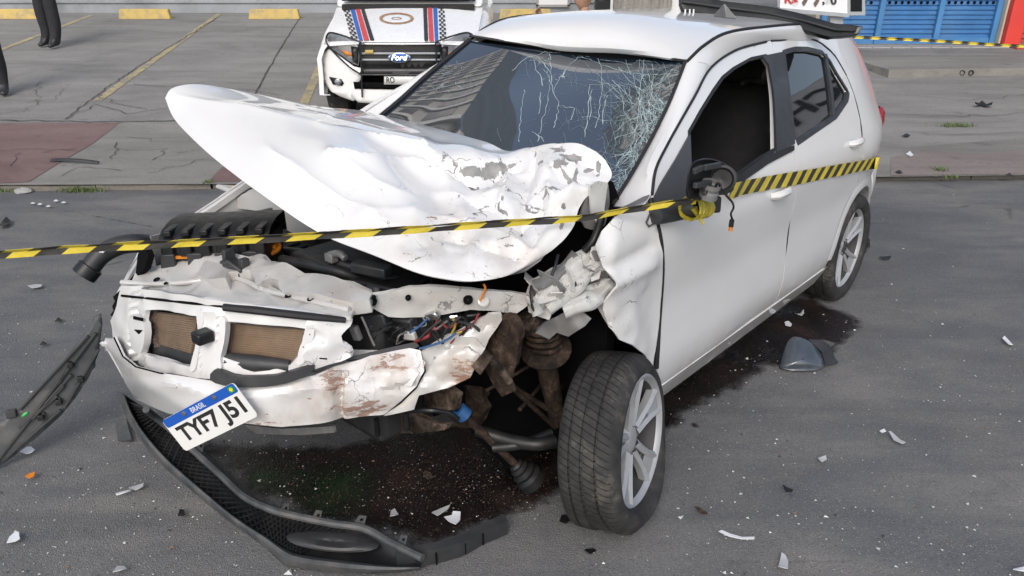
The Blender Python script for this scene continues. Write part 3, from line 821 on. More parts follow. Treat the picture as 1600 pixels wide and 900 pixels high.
# handles
def handle(px, py, L, parent, side=1):
    q = CS(px, py, gside); x, z = q.x, q.z
    m = MB(); pts = []
    for k in range(9):
        t = k/8; xx = x+L/2-L*t; bul = .030*sin(pi*min(1, max(0, t)))**.5
        pts.append(Vector((xx, side*(fy(xx, z)+bul-.004), z+.006*sin(pi*t))))
    m.tube(pts, [.013]+[.017]*7+[.012], 8)
    o = m.build('handle', M['paint'], parent)
    cup = MB(); n = 14; rim = []
    for r_, d_ in ((1.0, .0015), (.8, -.012), (.3, -.02)):
        rim.append([Vector((x+L*.42*r_*cos(2*pi*k/n), side*(fy(x, z)+d_), z-.004+.028*r_*sin(2*pi*k/n))) for k in range(n+1)])
    return o
d = MB(); d.tube(spline([Vector((x+.004, fy(x, z)-.004, z)) for x, z in front_edge], 24), .009, 6); d.build('door_gap', M['rubber'], fd)
hf = handle(1218, 301, .17, fd); hr = handle(1335, 222, .16, rd_)
# black trims round the windows
def band(name, mat, inner, grow, off, parent, thick=.006):
    "ring between an outline and the same outline grown outwards, lying on the side"
    n = len(inner); cx = sum(p[0] for p in inner)/n; cz = sum(p[1] for p in inner)/n
    area = sum(inner[i][0]*inner[(i+1) % n][1]-inner[(i+1) % n][0]*inner[i][1] for i in range(n)); sg = 1 if area > 0 else -1
    rows = []
    for i in range(n+1):
        a, b, c = inner[(i-1) % n], inner[i % n], inner[(i+1) % n]
        d = Vector((c[0]-a[0], c[1]-a[1])).normalized(); nn = Vector((d.y, -d.x))*sg
        rows.append([Vector((b[0]+nn.x*g, fy(b[0]+nn.x*g, b[1]+nn.y*g)+o, b[1]+nn.y*g)) for g, o in ((-.002, off-.014), (-.0015, off), (grow, off), (grow+.003, off-.008))])
    m = MB(); m.grid(rows); return m.build(name, mat, parent)
def dense2(pl, n=3): return [(a[0]+(b[0]-a[0])*k/n, a[1]+(b[1]-a[1])*k/n) for a, b in zip(pl, pl[1:]+pl[:1]) for k in range(n)]
band('window_seal', M['rubber'], dense2(wfx), .006, .003, fd)
band('window_seal', M['matteblack'], dense2(grx), .016, .004, rd_)
side_sheet('sail_trim', M['trimgrey'], slx, (), .04, is_xz=True, off=.008, thick=.012, parent=fd)
bp = [(1190, 87), (1224, 80), (1233, 140), (1241, 224), (1212, 242), (1207, 140), (1200, 100)]
bpx = side_xz(bp)
side_sheet('pillar_trim', M['matteblack'], bpx, (), .04, is_xz=True, off=.005, thick=.01, parent=car)
side_sheet('side_window', M['sideglass'], grx, (), .06, is_xz=True, off=-.012, thick=.004, parent=rd_)
gd = side_xz([(1288, 84), (1292, 84), (1305, 181), (1301, 184)])
side_sheet('glass_divider', M['matteblack'], gd, (), .04, is_xz=True, off=.002, thick=.014, parent=rd_)
belt = side_xz([(1080, 302), (1115, 290), (1152, 272), (1190, 244), (1238, 226), (1238, 234), (1196, 256), (1156, 284), (1118, 302), (1080, 314)])
side_sheet('belt_trim', M['rubber'], belt, (), .03, is_xz=True, off=.010, thick=.02, parent=fd)

# ---- right side: undamaged mirror image (out of sight from the photograph)
side_sheet('front_door', M['paint'], door_f, [wfx], .06, is_xz=True, mirror=True, thick=.02)
side_sheet('rear_door', M['paint'], door_r, [grx], .06, is_xz=True, mirror=True, thick=.02)
side_sheet('quarter_panel', M['paint'], quarter, (), .06, is_xz=True, mirror=True, thick=.01)
side_sheet('sill', M['paint'], sill, (), .1, is_xz=True, off=.004, mirror=True, thick=.02)
side_sheet('side_window', M['sideglass'], wfx, (), .1, is_xz=True, off=-.012, mirror=True, thick=.004)
side_sheet('side_window', M['sideglass'], grx, (), .1, is_xz=True, off=-.012, mirror=True, thick=.004)
side_sheet('sail_trim', M['trimgrey'], slx, (), .08, is_xz=True, off=.006, mirror=True, thick=.01)
side_sheet('pillar_trim', M['matteblack'], bpx, (), .08, is_xz=True, off=.005, mirror=True, thick=.01)
# right wing: stands out past the buckled bonnet
wing = [(2.06, .27), (2.14, .95), (2.2, 1.0), (2.45, .95), (2.70, .862), (2.84, .808), (3.0, .757), (3.18, .69), (3.285, .565), (3.3, .50), (3.06, .47)]+arch(2.60, .30, .36, 25, 160, 12)+[(2.1, .27)]
side_sheet('wing', M['paint'], wing, (), .06, is_xz=True, mirror=True, thick=.012)
ie = MB(); rows = []
for x, z in [(2.2, .99), (2.45, .945), (2.70, .857), (2.84, .803), (3.0, .752), (3.18, .685), (3.26, .60)]:
    y = -fy(x, z); rows.append([Vector((x, y+.004, z-.004)), Vector((x, y+.008, z+.003)), Vector((x, y+.020, z-.006)), Vector((x, y+.024, z-.03))])
ie.grid(rows); ie.build('wing_flange', M['paint'], car, thick=.003)

# ---- roof, pillars, windscreen
W_TOP = []
for px, py, y in ((735, 57, -.56), (800, 67, -.37), (870, 77, -.16), (930, 83, .03), (985, 87, .22), (1032, 91, .40), (1072, 97, .56)): W_TOP.append(C(px, py, Y=y))
DITCH = [W_TOP[-1]]+[C(px, py, Y=y) for px, py, y in ((1100, 71, .565), (1137, 51, .565), (1197, 42, .56))]+[Vector((.5, .555, 1.478)), Vector((.15, .545, 1.455)), Vector((-.12, .53, 1.42)), Vector((-.30, .50, 1.375))]
def mir(v): return Vector((v[0], -v[1], v[2]))
NR, NC = 28, 33
rows = []
for i in range(NR):
    t = i/(NR-1)
    L = cr(DITCH, t); R = mir(L)
    row = []
    for j in range(NC):
        u = j/(NC-1); p = R.lerp(L, u)
        p.z += .040*(1-(2*u-1)**2)*min(1, .25+t*2.2)
        e = cr(W_TOP, u); k = max(0, 1-t*3.2)**2
        p = p.lerp(Vector((p.x+(e.x-(R.x+(L.x-R.x)*u))*1, p.y, p.z+(e.z-p.z))), k)
        # roof skin buckled over the windscreen
        d = max(0, 1-t*2.4)
        p.z += d*.004*sin(u*11+t*9)*min(1, u*3)*min(1, (1-u)*3)+.004*nz(p, 3.5)
        row.append(p)
    rows.append(row)
rb = MB(); rb.grid(rows); roof = rb.build('roof', M['paint'], car, thick=.006, off=0)
hl = MB(); hl.grid([[v-Vector((0, 0, .05)) for v in r[::4]] for r in rows[::4]]); hl.build('headliner', M['void'], car)
def side_pt(pxl, off=0): 
    q = CS(pxl[0], pxl[1], gside); return Vector((q.x, q.y+off, q.z))
W_SIDE = [W_TOP[-1], C(1045, 165, Y=.615), C(1015, 225, Y=.645), C(985, 278, Y=.67), C(958, 322, Y=.69)]
outer = [side_pt(p) for p in gap[::-1]]
inner = [cr(W_SIDE, k/20) for k in range(21)]
# A-pillar skin: between windscreen edge and door gap
def pillar(mirror, parent):
    m = MB(); rows = []
    out_l = [side_pt((1110, 104)), side_pt((1085, 148)), side_pt((1062, 188)), side_pt((1042, 224)), side_pt((1024, 262)), side_pt((1018, 302)), side_pt((1000, 330))]
    in_l = W_SIDE
    for k in range(25):
        a = cr(in_l, k/24); b = cr(out_l, k/24)
        r = []
        for j, s in enumerate((-.02, .0, .12, .35, .65, .9, 1.0, 1.0)):
            p = a.lerp(b, s); bul = .018*sin(pi*max(0, min(1, s)))
            p += Vector((.3, .8, .45)).normalized()*bul
            if j == 0: p = a+Vector((-.01, -.01, -.012))
            if j == 7: p = b+Vector((-.004, -.03, -.004))
            r.append(mir(p) if mirror else p)
        rows.append(r)
    m.grid(rows); return m.build('windscreen_pillar', M['paint'], parent, thick=.004)
pillar(False, car); pillar(True, car)
# roof rail beside the ditch
def rail(mirror):
    m = MB(); rows = []
    out_l = [side_pt(p) for p in ((1110, 104), (1150, 77), (1197, 64))]+[Vector((x, fy(x, z), z)) for x, z in ((topd[0][0], topd[0][1]), (.55, 1.405), (topd[-1][0], topd[-1][1]+.012), (.12, 1.42), (-.12, 1.395), (-.30, 1.33))]
    in_l = [v+Vector((0, .006, -.004)) for v in DITCH]
    for k in range(41):
        a = cr(in_l, k/40); b = cr(out_l, k/40); r = []
        for j, s in enumerate((0, .0, .15, .4, .7, .92, 1.0, 1.0)):
            p = a.lerp(b, s)+Vector((0, .55, .8)).normalized()*.014*sin(pi*s)
            if j == 0: p = a+Vector((0, -.004, -.012))
            if j == 7: p = b+Vector((0, -.03, -.006))
            r.append(mir(p) if mirror else p)
        rows.append(r)
    m.grid(rows); o = m.build('roof_rail', M['paint'], car, thick=.004)
    d = MB(); d.tube([(mir(v) if mirror else v)+Vector((0, (-.001 if mirror else .001), .001)) for v in spline(DITCH, 40)], .0062, 6); d.build('ditch_strip', M['rubber'], car)
rail(False); rail(True)
d = MB(); d.tube([v+Vector((0, .002, 0)) for v in spline([side_pt(p) for p in gap], 40)], .0052, 6)
d.build('door_seal', M['rubber'], fd)
d = MB(); d.tube(spline([Vector((x, fy(x, z)-.001, z)) for x, z in [(GX0[0]-.05, GX0[1])]+topd+re_px[1:3]], 20), .0055, 6); d.build('door_seal', M['rubber'], rd_)
d = MB(); d.tube(spline([Vector((x-.003, fy(x, z)-.007, z)) for x, z in SEAM[1:]], 16), .0055, 6); d.build('door_gap', M['rubber'], rd_)
d = MB(); d.tube(spline([Vector((x-.003, fy(x, z)-.007, z)) for x, z in re_px[2:]], 16), .008, 6); d.build('door_gap', M['rubber'], rd_)
# windscreen
W_BOT = [mir(W_SIDE[-1]), Vector((2.40, -.45, .965)), Vector((2.50, 0, .965)), Vector((2.42, .42, .965)), W_SIDE[-1]]
rows = []
for i in range(26):
    t = i/25; L = cr(W_SIDE, t); R = mir(L); row = []
    for j in range(37):
        u = j/36; top = cr(W_TOP, u); bot = cr(W_BOT, u)
        p = top.lerp(bot, t); e = R.lerp(L, u); lin = W_TOP[0].lerp(W_TOP[-1], u).lerp(W_BOT[0].lerp(W_BOT[-1], u), t)
        p = p+(e-lin)
        p += Vector((.6, 0, .8))*.03*sin(pi*u)*sin(pi*t)
        # sagging where it was struck
        dx = (u-.83)/.17; dy = (t-.5)/.4; p -= Vector((.6, 0, .8))*.028*exp(-dx*dx-dy*dy)
        p += Vector((.6, 0, .8))*(.0020*nz(p, 16)*exp(-((u-.84)/.2)**2)+.0022*nz(p, 4.2, 3)*max(0, u-.3))
        row.append(p)
    rows.append(row)
wb = MB(); wb.grid(rows); ws = wb.build('windscreen', M['windshield'], car, angle=80)
WBVH = BVHTree.FromPolygons([tuple(v) for v in wb.v], [tuple(f) for f in wb.f])
def hit(bvh, px, py):
    d = (CARR @ ray(px, py)).normalized(); r = bvh.ray_cast(OL, d)
    return r[0], r[1]
edge_top = MB(); edge_top.tube([v+Vector((.006, 0, .004)) for v in spline(W_TOP, 40)], .0055, 6); edge_top.build('windscreen_seal', M['rubber'], ws)
edge_l = MB(); edge_l.tube([v+Vector((.004, .0, .006)) for v in spline(W_SIDE, 30)], .0065, 6); edge_l.build('windscreen_seal', M['rubber'], ws)
edge_r = MB(); edge_r.tube([mir(v)+Vector((.004, 0, .006)) for v in spline(W_SIDE, 30)], .008, 6); edge_r.build('windscreen_seal', M['rubber'], ws)
# shattered lines
ck = {0: MB(), 1: MB()}
crnd = random.Random(11)
def cline(px, w=.0022, kind=0, jit=1.6):
    pts = []
    for (x0, y0), (x1, y1) in zip(px, px[1:]):
        n = max(1, int(math.hypot(x1-x0, y1-y0)/5))
        for k in range(n):
            f = k/n; pts.append((x0+(x1-x0)*f+crnd.uniform(-jit, jit), y0+(y1-y0)*f+crnd.uniform(-jit, jit)))
    pts.append(px[-1])
    P = []
    for x, y in pts:
        h, nn = hit(WBVH, x, y)
        if h is None: continue
        if nn.dot(OL-h) < 0: nn = -nn
        P.append((h+nn*.0016, nn))
    if len(P) < 2: return
    rows = []
    for i, (p, nn) in enumerate(P):
        t = P[min(i+1, len(P)-1)][0]-P[max(i-1, 0)][0]
        s = t.cross(nn).normalized()*w*crnd.uniform(.35, 1.1)/2
        rows.append([p-s, p+s])
    ck[kind].grid(rows)
# long runs seen on the glass
for l in ([(858, 84), (862, 110), (860, 135), (856, 160), (848, 185), (840, 222)], [(850, 108), (858, 120), (864, 140), (872, 160), (872, 175), (865, 200)], [(888, 105), (880, 118), (872, 125), (866, 140)],
          [(905, 88), (920, 92), (945, 103), (975, 112), (1010, 118), (1050, 115), (1072, 112)], [(800, 110), (822, 92), (850, 82), (880, 82), (905, 86)], [(905, 90), (890, 100), (885, 110), (878, 122)],
          [(820, 140), (815, 165), (813, 190), (811, 222)], [(845, 145), (844, 165), (842, 178)], [(872, 165), (885, 168), (897, 170), (895, 180), (892, 188)], [(940, 150), (936, 175), (934, 190), (930, 200)],
          [(922, 135), (920, 155), (917, 190), (914, 215)], [(925, 140), (923, 165), (921, 188)], [(948, 150), (943, 175), (942, 195)], [(834, 92), (836, 110), (845, 118), (848, 135)],
          [(840, 90), (850, 100), (862, 116)], [(1005, 112), (1000, 140), (998, 170), (995, 200), (985, 240)], [(1012, 115), (1020, 135), (1015, 160), (1018, 190)], [(830, 205), (845, 215), (850, 222)]):
    cline(l, .0032, 0)
# dense web near the driver's side
seeds = [(1008, 150), (1000, 165), (1012, 138), (990, 185), (1003, 172)]
def in_web(x, y): return (y > 98) and (y < 322)
for k in range(170):
    sx_, sy_ = crnd.choice(seeds); a = crnd.uniform(0, 2*pi); r0 = crnd.uniform(0, 62); L = crnd.uniform(12, 62)
    x0 = sx_+r0*cos(a)*1.0; y0 = sy_+r0*sin(a)*1.15
    b = a+crnd.gauss(0, .9); pl = [(x0, y0)]
    for q in range(4):
        b += crnd.gauss(0, .22); pl.append((pl[-1][0]+cos(b)*L/4, pl[-1][1]+sin(b)*L/4))
    cline(pl, crnd.uniform(.0012, .0028), 0 if crnd.random() < .5 else 1, .8)
for k in range(170):   # lower edge by the pillar
    t = crnd.random(); x0 = 1050-95*t+crnd.gauss(0, 7)-8; y0 = 140+180*t+crnd.gauss(0, 6)
    a = radians(118)+crnd.gauss(0, .7); L = crnd.uniform(10, 40)
    cline([(x0, y0), (x0+cos(a)*L*.5+crnd.gauss(0, 2), y0+sin(a)*L*.5), (x0+cos(a)*L, y0+sin(a)*L)], crnd.uniform(.0013, .0034), 0 if crnd.random() < .6 else 1, .8)
for k in range(240):   # sparse far cracks
    x0 = 1065-abs(crnd.gauss(0, 110)); y0 = crnd.uniform(92, 240); a = radians(crnd.choice((100, 75, 20, 160)))+crnd.gauss(0, .25); L = crnd.uniform(8, 40)
    cline([(x0, y0), (x0+cos(a)*L, y0+sin(a)*L)], .0015, 1, 1.2)
for c in ((852, 97, 14), (838, 95, 12), (908, 88, 9), (857, 122, 7), (882, 120, 6), (700, 112, 10), (712, 130, 16), (690, 135, 9)):
    for k in range(16):
        a = crnd.uniform(0, 6.3); r = abs(crnd.gauss(0, c[2])); x0 = c[0]+r*cos(a); y0 = c[1]+.6*r*sin(a); b = crnd.uniform(0, 6.3)
        cline([(x0, y0), (x0+7*cos(b), y0+4*sin(b))], .002, 0 if crnd.random() < .4 else 1, .6)
for k in range(420):   # crushed glass, whitened
    t = crnd.random()
    if crnd.random() < .6: x0 = 1052-92*t+crnd.gauss(0, 6)-7; y0 = 140+180*t+crnd.gauss(0, 5)
    else: x0, y0 = crnd.gauss(1012, 22), crnd.gauss(150, 26)
    h, nn = hit(WBVH, x0, y0)
    if h is None: continue
    if nn.dot(OL-h) < 0: nn = -nn
    a_ = nn.orthogonal().normalized(); b_ = nn.cross(a_); an = crnd.uniform(0, 6.3); s_ = crnd.uniform(.0015, .0042)
    ck[1 if crnd.random() < .6 else 0].add([h+nn*.0018+(a_*cos(an+q)+b_*sin(an+q))*s_*crnd.uniform(.5, 1.3) for q in (0, 2.1, 4.2)], [(0, 1, 2)])
for i, nm in ((0, 'crackline'), (1, 'crackdim')): tag(ck[i].build('crack_lines', M[nm], ws, smooth=False), kind='stuff')

# ---- cabin inside
cb = MB()
cb.box((1.2, 0, .30), (2.0, 1.5, .06)); cb.build('cabin_floor', M['void'], car, smooth=False)
dsh = MB(); dsh.grid([[Vector((x, y, z)) for y in (-.66, -.3, 0, .3, .66)] for x, z in ((2.32, .93), (2.1, .945), (1.85, .93), (1.72, .86), (1.70, .70), (1.8, .55), (1.85, .32))]); dsh.build('dashboard', M['void'], car, thick=.01)
M['seat'] = simple('seat_fabric', (.016, .016, .018), .85, var=.2, scale=8)
def seat(y, parent):
    s = MB(); s.box((1.02, y, .52), (.52, .50, .16)); o = s.build('seat', M['seat'], parent, bevel=.05)
    b = MB(); b.box((.73, y, .88), (.14, .48, .66), Matrix.Rotation(-.28, 3, 'Y')); b.build('backrest', M['seat'], o, bevel=.05)
    h = MB(); h.box((.60, y, 1.26), (.10, .26, .18), Matrix.Rotation(-.2, 3, 'Y')); h.build('headrest', M['darkgrey'], o, bevel=.04)
    return o
seat(.36, car); seat(-.36, car)
rs = MB(); rs.box((.15, 0, .50), (.5, 1.3, .16)); o = rs.build('rear_seat', M['seat'], car, bevel=.05)
rs = MB(); rs.box((-.12, 0, .85), (.14, 1.26, .62), Matrix.Rotation(-.3, 3, 'Y')); rs.build('backrest', M['seat'], o, bevel=.05)
SEATM = None
st = MB(); ring = []
for k in range(28):
    a = 2*pi*k/27; ring.append(Vector((1.58, .36, .88))+Matrix.Rotation(.45, 3, 'Y') @ Vector((0, .18*cos(a), .18*sin(a))))
st.tube(ring, .015, 8); sw = st.build('steering_wheel', M['matteblack'], car)
sp = MB(); c0 = Vector((1.58, .36, .88)); sp.tube([c0, (1.85, .36, .76)], .04, 10); sp.tube([c0+Vector((0, -.17, 0)), c0, c0+Vector((0, .17, 0))], .018, 8); sp.build('steering_hub', M['matteblack'], sw)
for s in (1, -1):
    pn = MB(); pn.grid([[Vector((x, s*(fy(x, z)-.055), z)) for x in (1.0, 1.3, 1.6, 1.9, 2.15)] for z in (.3, .5, .7, .9, .97)]); pn.build('door_card', M['void'], car)
    pn = MB(); pn.grid([[Vector((x, s*(fy(x, z)-.055), z)) for x in (-.2, .1, .4, .7, .98)] for z in (.3, .5, .7, .9, .99)]); pn.build('door_card', M['void'], car)
hd = MB(); p0 = CS(1160, 130, lambda p: .45-p.y); hd.tube([p0, p0+Vector((-.12, 0, .01))], .010, 8); hd.build('grab_handle', M['darkgrey'], car)
fw = MB(); fw.box((2.28, 0, .60), (.05, 1.46, .76)); fw.build('firewall', M['void'], car, smooth=False)
ub = MB(); ub.box((1.05, 0, .235), (2.2, 1.42, .07)); ub.box((-.30, 0, .32), (.55, 1.2, .10)); ub.build('underbody', M['void'], car, smooth=False)

# ---- tail
def rear_face(name, mat, zr, ya, x_fn, parent=car, thick=.01, attrs=None):
    rows = []
    for k in range(13):
        z = zr[0]+(zr[1]-zr[0])*k/12
        rows.append([Vector((x_fn(y*ya, z), y*ya, z)) for y in [j/10-1 for j in range(21)]])
    m = MB(); m.grid(rows); return m.build(name, mat, parent, thick=thick)
def tail_x(y, z):
    return interp(z, [(.55, -.60), (.75, -.58), (.95, -.53), (1.05, -.47), (1.25, -.36), (1.38, -.28)])+.10*(abs(y)/.7)**3
tg = rear_face('tailgate', M['paint'], (.62, 1.00), .64, tail_x)
rw = rear_face('rear_window', M['sideglass'], (1.005, 1.36), .54, tail_x, tg)
def rb_path(t, z):
    "rear bumper in plan, t from the left arch round to the middle"
    pts = [Vector((-.345, fy(-.345, .6)+.003, 0)), Vector((-.46, fy(-.46, .6)+.010, 0)), Vector((-.585, .715, 0)), Vector((-.69, .60, 0)), Vector((-.75, .36, 0)), Vector((-.77, 0, 0))]
    p = cr(pts, t); bul = interp(z, [(.20, -.06), (.26, -.03), (.36, -.005), (.48, .012), (.58, .018), (.66, .0), (.70, -.02)])
    n = Vector((-.35-.75*t, 1-t*.98, 0)).normalized()
    return Vector((p.x, p.y, z))+n*bul
for s in (1, -1):
    rows = [[(lambda p: p if s > 0 else mir(p))(rb_path(k/24, z)) for k in range(25)] for z in (.20, .26, .32, .40, .48, .55, .60, .66, .70)]
    m = MB(); m.grid(rows); rbp = m.build('rear_bumper', M['paint'], car, thick=.008)
    # lamp
    n = 18; m = MB(); ctr = Vector((-.445, s*.700, .90)); rr = []
    for f, d in ((1, 0), (.96, .018), (.7, .034), (.2, .04)):
        rr.append([ctr+Vector((.075*f*cos(2*pi*k/n)-.02*sin(2*pi*k/n)*f, 0, .105*f*sin(2*pi*k/n)))*1.0+Vector((-.55, s*.84, 0))*(d+.012)+Vector((0, -s*.10*max(0, -cos(2*pi*k/n))*f*1.0, 0)) for k in range(n+1)])
    m.grid(rr); tl = m.build('tail_lamp', M['redlens'], car)
bl = MB(); q = rb_path(.06, .205); bl.add([(-.345, .80, .12), (-.345, .84, .21), (-.50, .79, .21), (-.47, .74, .12)], [(0, 1, 2, 3)]); bl.build('mud_flap', M['black'], car, thick=.01)
tp = MB(); tp.add([C(1341, 130, X=-.31), C(1350, 132, X=-.34), C(1364, 158, X=-.44), C(1366, 170, X=-.46), C(1358, 163, X=-.42), C(1349, 145, X=-.36)], [(0, 1, 2, 3, 4, 5)]); tp.build('torn_trim', M['greymetal'], car, thick=.012)
fn = MB(); a0, b0, c0 = C(1112, 26, Z=1.55), C(1134, 29, Z=1.55), None
base = (a0+b0)/2
fn.add([a0, b0, a0+Vector((0, .035, 0)), b0+Vector((0, .045, 0)), C(1131, 5, X=b0.x), C(1133, 6, X=b0.x-.01)], [(0, 1, 4), (2, 5, 3), (0, 4, 5, 2), (1, 3, 5, 4), (0, 2, 3, 1)])
fn.build('antenna_fin', M['greymetal'], car, smooth=False, bevel=.006)

# ---- wheels
def make_wheel(flat=0.0, seed=0):
    "axis along local X (outwards = +X), centre at the origin"
    rt, w = .302, .0925
    prof = [(-.070, .222), (-.086, .228), (-.0945, .245), (-.096, .262), (-.089, .284), (-.078, .296), (-.060, .3015), (-.049, .302), (-.047, .2945), (-.041, .2945), (-.039, .303), (-.010, .3035), (-.008, .296), (.000, .296), (.002, .3035), (.036, .303), (.038, .2945), (.044, .2945), (.046, .302),
            (.060, .3015), (.078, .296), (.089, .284), (.096, .262), (.0945, .245), (.086, .229), (.072, .222), (.02, .215), (-.02, .215)]
    n = 84; m = MB(); m.lathe(prof, (0, 0, 0), (1, 0, 0), n, closed=True)
    tread = []
    for v in m.v:
        r = sqrt(v.y*v.y+v.z*v.z); tread.append(1.0 if r > .2925 else 0.0)
    return m, tread
RIM_R = .195
def rim_mb(broken=False):
    m = MB(); S = 1.10
    m.lathe([(.050, .200), (.060, .205), (.070, .208), (.074, .200), (.066, .190), (.056, .186)], (0, 0, 0), (1, 0, 0), 48)
    m.lathe([(.045, .0005), (.047, .03), (.040, .045), (.02, .06), (-.01, .062)], (0, 0, 0), (1, 0, 0), 24)
    for k in range(5):
        a0 = 2*pi*k/5+.3
        for s in (-1, 1):
            pr = []
            for r, aw, x, hw in ((.045, .30, .045, .013), (.09, .20, .052, .012), (.14, .19, .060, .0115), (.193, .23, .066, .013)):
                a = a0+s*aw; rad = Vector((0, sin(a), cos(a))); tan = Vector((0, cos(a), -sin(a)))
                c = rad*r+Vector((x, 0, 0))
                pr.append([c-tan*hw+Vector((-.004, 0, 0)), c+Vector((.006, 0, 0)), c+tan*hw+Vector((-.004, 0, 0)), c+tan*hw*.8+Vector((-.03, 0, 0)), c-tan*hw*.8+Vector((-.03, 0, 0)), c-tan*hw+Vector((-.004, 0, 0))])
            m.grid(pr)
        a = a0; rad = Vector((0, sin(a), cos(a))); tan = Vector((0, cos(a), -sin(a)))
        pr = []
        for r, x, hw in ((.125, .050, .012), (.16, .060, .022), (.193, .064, .034)):
            c = rad*r+Vector((x, 0, 0)); pr.append([c-tan*hw, c+tan*hw, c+tan*hw-Vector((.02, 0, 0)), c-tan*hw-Vector((.02, 0, 0)), c-tan*hw])
        m.grid(pr)
    m.v = [Vector((v.x, v.y*S, v.z*S)) for v in m.v]
    return m
def wheel_at(centre, axis, squash=None, rim_shift=(0, 0, 0), roll=0.0, rim_tilt=0.0):
    R = Vector(axis).normalized().to_track_quat('X', 'Z').to_matrix().to_4x4()
    Mx = Matrix.Translation(centre) @ R @ Matrix.Rotation(roll, 4, 'X')
    w = bpy.data.objects.new('wheel', None); COL.objects.link(w); w.parent = car; w.matrix_local = Mx
    tm, tr = make_wheel()
    if squash: tm.v = [squash(v, Mx) for v in tm.v]
    tm.build('tyre', M['tyre'], w, attrs={'tread': tr}, angle=50)
    ro = rim_mb().build('rim', M['alloy'], w, angle=35)
    ro.location = rim_shift; ro.rotation_euler = (0, 0, rim_tilt)
    d = MB(); d.lathe([(.056, .2035), (.030, .200), (-.03, .193), (-.06, .20), (-.072, .222)], (0, 0, 0), (1, 0, 0), 48); bo = d.build('rim_barrel', M['alloydark'], w); bo.location = rim_shift; bo.rotation_euler = (0, 0, rim_tilt)  # barrel coloured dark, painting shade into the gaps between spokes
    d = MB(); d.lathe([(.012, .05), (.014, .125), (.004, .127), (.002, .05)], (0, 0, 0), (1, 0, 0), 32); d.lathe([(-.02, .001), (-.02, .168), (-.035, .17), (-.05, .10)], (0, 0, 0), (1, 0, 0), 32)
    d.build('brake_disc', M['brake'], w)
    b = MB()
    for k in range(4):
        a = 2*pi*k/4+.2; b.lathe([(.045, .0075), (.053, .0075), (.055, .001)], (0, .034*sin(a), .034*cos(a)), (1, 0, 0), 6)
    b.lathe([(.046, .028), (.052, .026), (.054, .001)], (0, 0, 0), (1, 0, 0), 18)
    b.build('hub_cap', M['alloydark'], w)
    return w
CARM3 = CARM.to_3x3()
def to_l(p): return CARI @ Vector(p)
wc = G(1303, 481); wl = to_l(wc)
wheel_at((.04, .755, .296), (0, 1, .02), roll=.5)
wheel_at((.04, -.755, .296), (0, -1, .02))
wheel_at((2.60, -.745, .25), (0, -1, .02))
# front left wheel: torn off its arm, tyre burst and folding
fc = G(958, 800); fcl = CARI @ Vector((fc.x-.01, fc.y+.03, .285))
axw = Vector((cos(radians(25)), -sin(radians(25)), .14)); axl = CARI.to_3x3() @ axw
def burst(v, Mx):
    g = CARM @ (Mx @ v)
    x = v.x
    r = sqrt(v.y**2+v.z**2)
    # bulge of the airless sidewall low on the outside, flattened foot
    low = max(0, min(1, (.20-g.z)/.2))
    v = v.copy()
    v.x += .034*low*(1 if x > 0 else -.4)
    if x > .05 and r < .27: v.x += .012; 
    if x > .06:
        k = 1-.05*low; v.y *= k; v.z *= k
    g = CARM @ (Mx @ v)
    if g.z < .006:
        g.z = .006+.02*(g.z-.006)
        v = (CARM @ Mx).inverted() @ g
    return v
wheel_at(fcl, axl, burst, (.022, .008, .006), .25, -.07)
# ================================================================ smashed front end
def L2P(v):
    w = CARM @ v; w = w-CAM
    d = w.y*CPT-w.z*SP; u = -w.y*SP-w.z*CPT
    return 800+F_PX*w.x/d, 450+F_PX*u/d
def gauss_px(v, spots):
    x, y = L2P(v); s = 0
    for cx, cy, rx, ry, a in spots: s = max(s, a*exp(-((x-cx)/rx)**2-((y-cy)/ry)**2))
    return s
# ---- bonnet
RB = [C(560, 172, X=2.20), C(600, 181, X=2.22), C(640, 190, X=2.24), C(680, 200, X=2.27), C(720, 211, X=2.30), C(760, 222, X=2.33), C(792, 236, X=2.36), C(822, 230, X=2.37), C(850, 224, X=2.38), C(880, 222, X=2.38), C(908, 224, X=2.38), C(932, 236, X=2.37)]
FB = [C(258, 153, Y=-.68), C(270, 182, X=3.06), C(292, 208, X=3.08), C(340, 252, X=3.10), C(420, 312, X=3.10), C(500, 364, X=3.05), C(580, 397, X=3.00), C(650, 425, X=2.95), C(700, 435, X=2.91), C(740, 438, X=2.87), C(785, 431, X=2.79), C(832, 411, X=2.69)]
RE = [RB[0], C(500, 166, Y=-.67), C(440, 155, Y=-.67), C(380, 143, Y=-.67), C(330, 134, Y=-.67), C(295, 132, Y=-.675), C(268, 139, Y=-.68), FB[0]]
LE = [RB[-1], C(946, 250, X=2.37), C(956, 273, X=2.37), C(944, 290, X=2.42), C(918, 307, X=2.47), C(904, 330, X=2.50), C(896, 356, X=2.54), C(871, 387, X=2.61), FB[-1]]
NI, NJ = 100, 140
A1, A2, B1, B2 = spline(RB, NJ), spline(FB, NJ), spline(RE, NI), spline(LE, NI)
hood = [[None]*NJ for _ in range(NI)]
for i in range(NI):
    t = i/(NI-1)
    for j in range(NJ):
        u = j/(NJ-1)
        hood[i][j] = A1[j]*(1-t)+A2[j]*t+B1[i]*(1-u)+B2[i]*u-(A1[0]*(1-t)*(1-u)+A1[-1]*(1-t)*u+A2[0]*t*(1-u)+A2[-1]*t*u)
up = Vector((.12, 0, 1)).normalized()
for i in range(NI):
    for j in range(NJ):
        t, u = i/(NI-1), j/(NJ-1); p = hood[i][j]; edge = min(1, 6*t)*min(1, 6*(1-t))*min(1, 6*u)*min(1, 6*(1-u))
        p += up*(.016*sin(pi*t)**.8*sin(pi*min(1, u*1.15))*(1-u*.55))
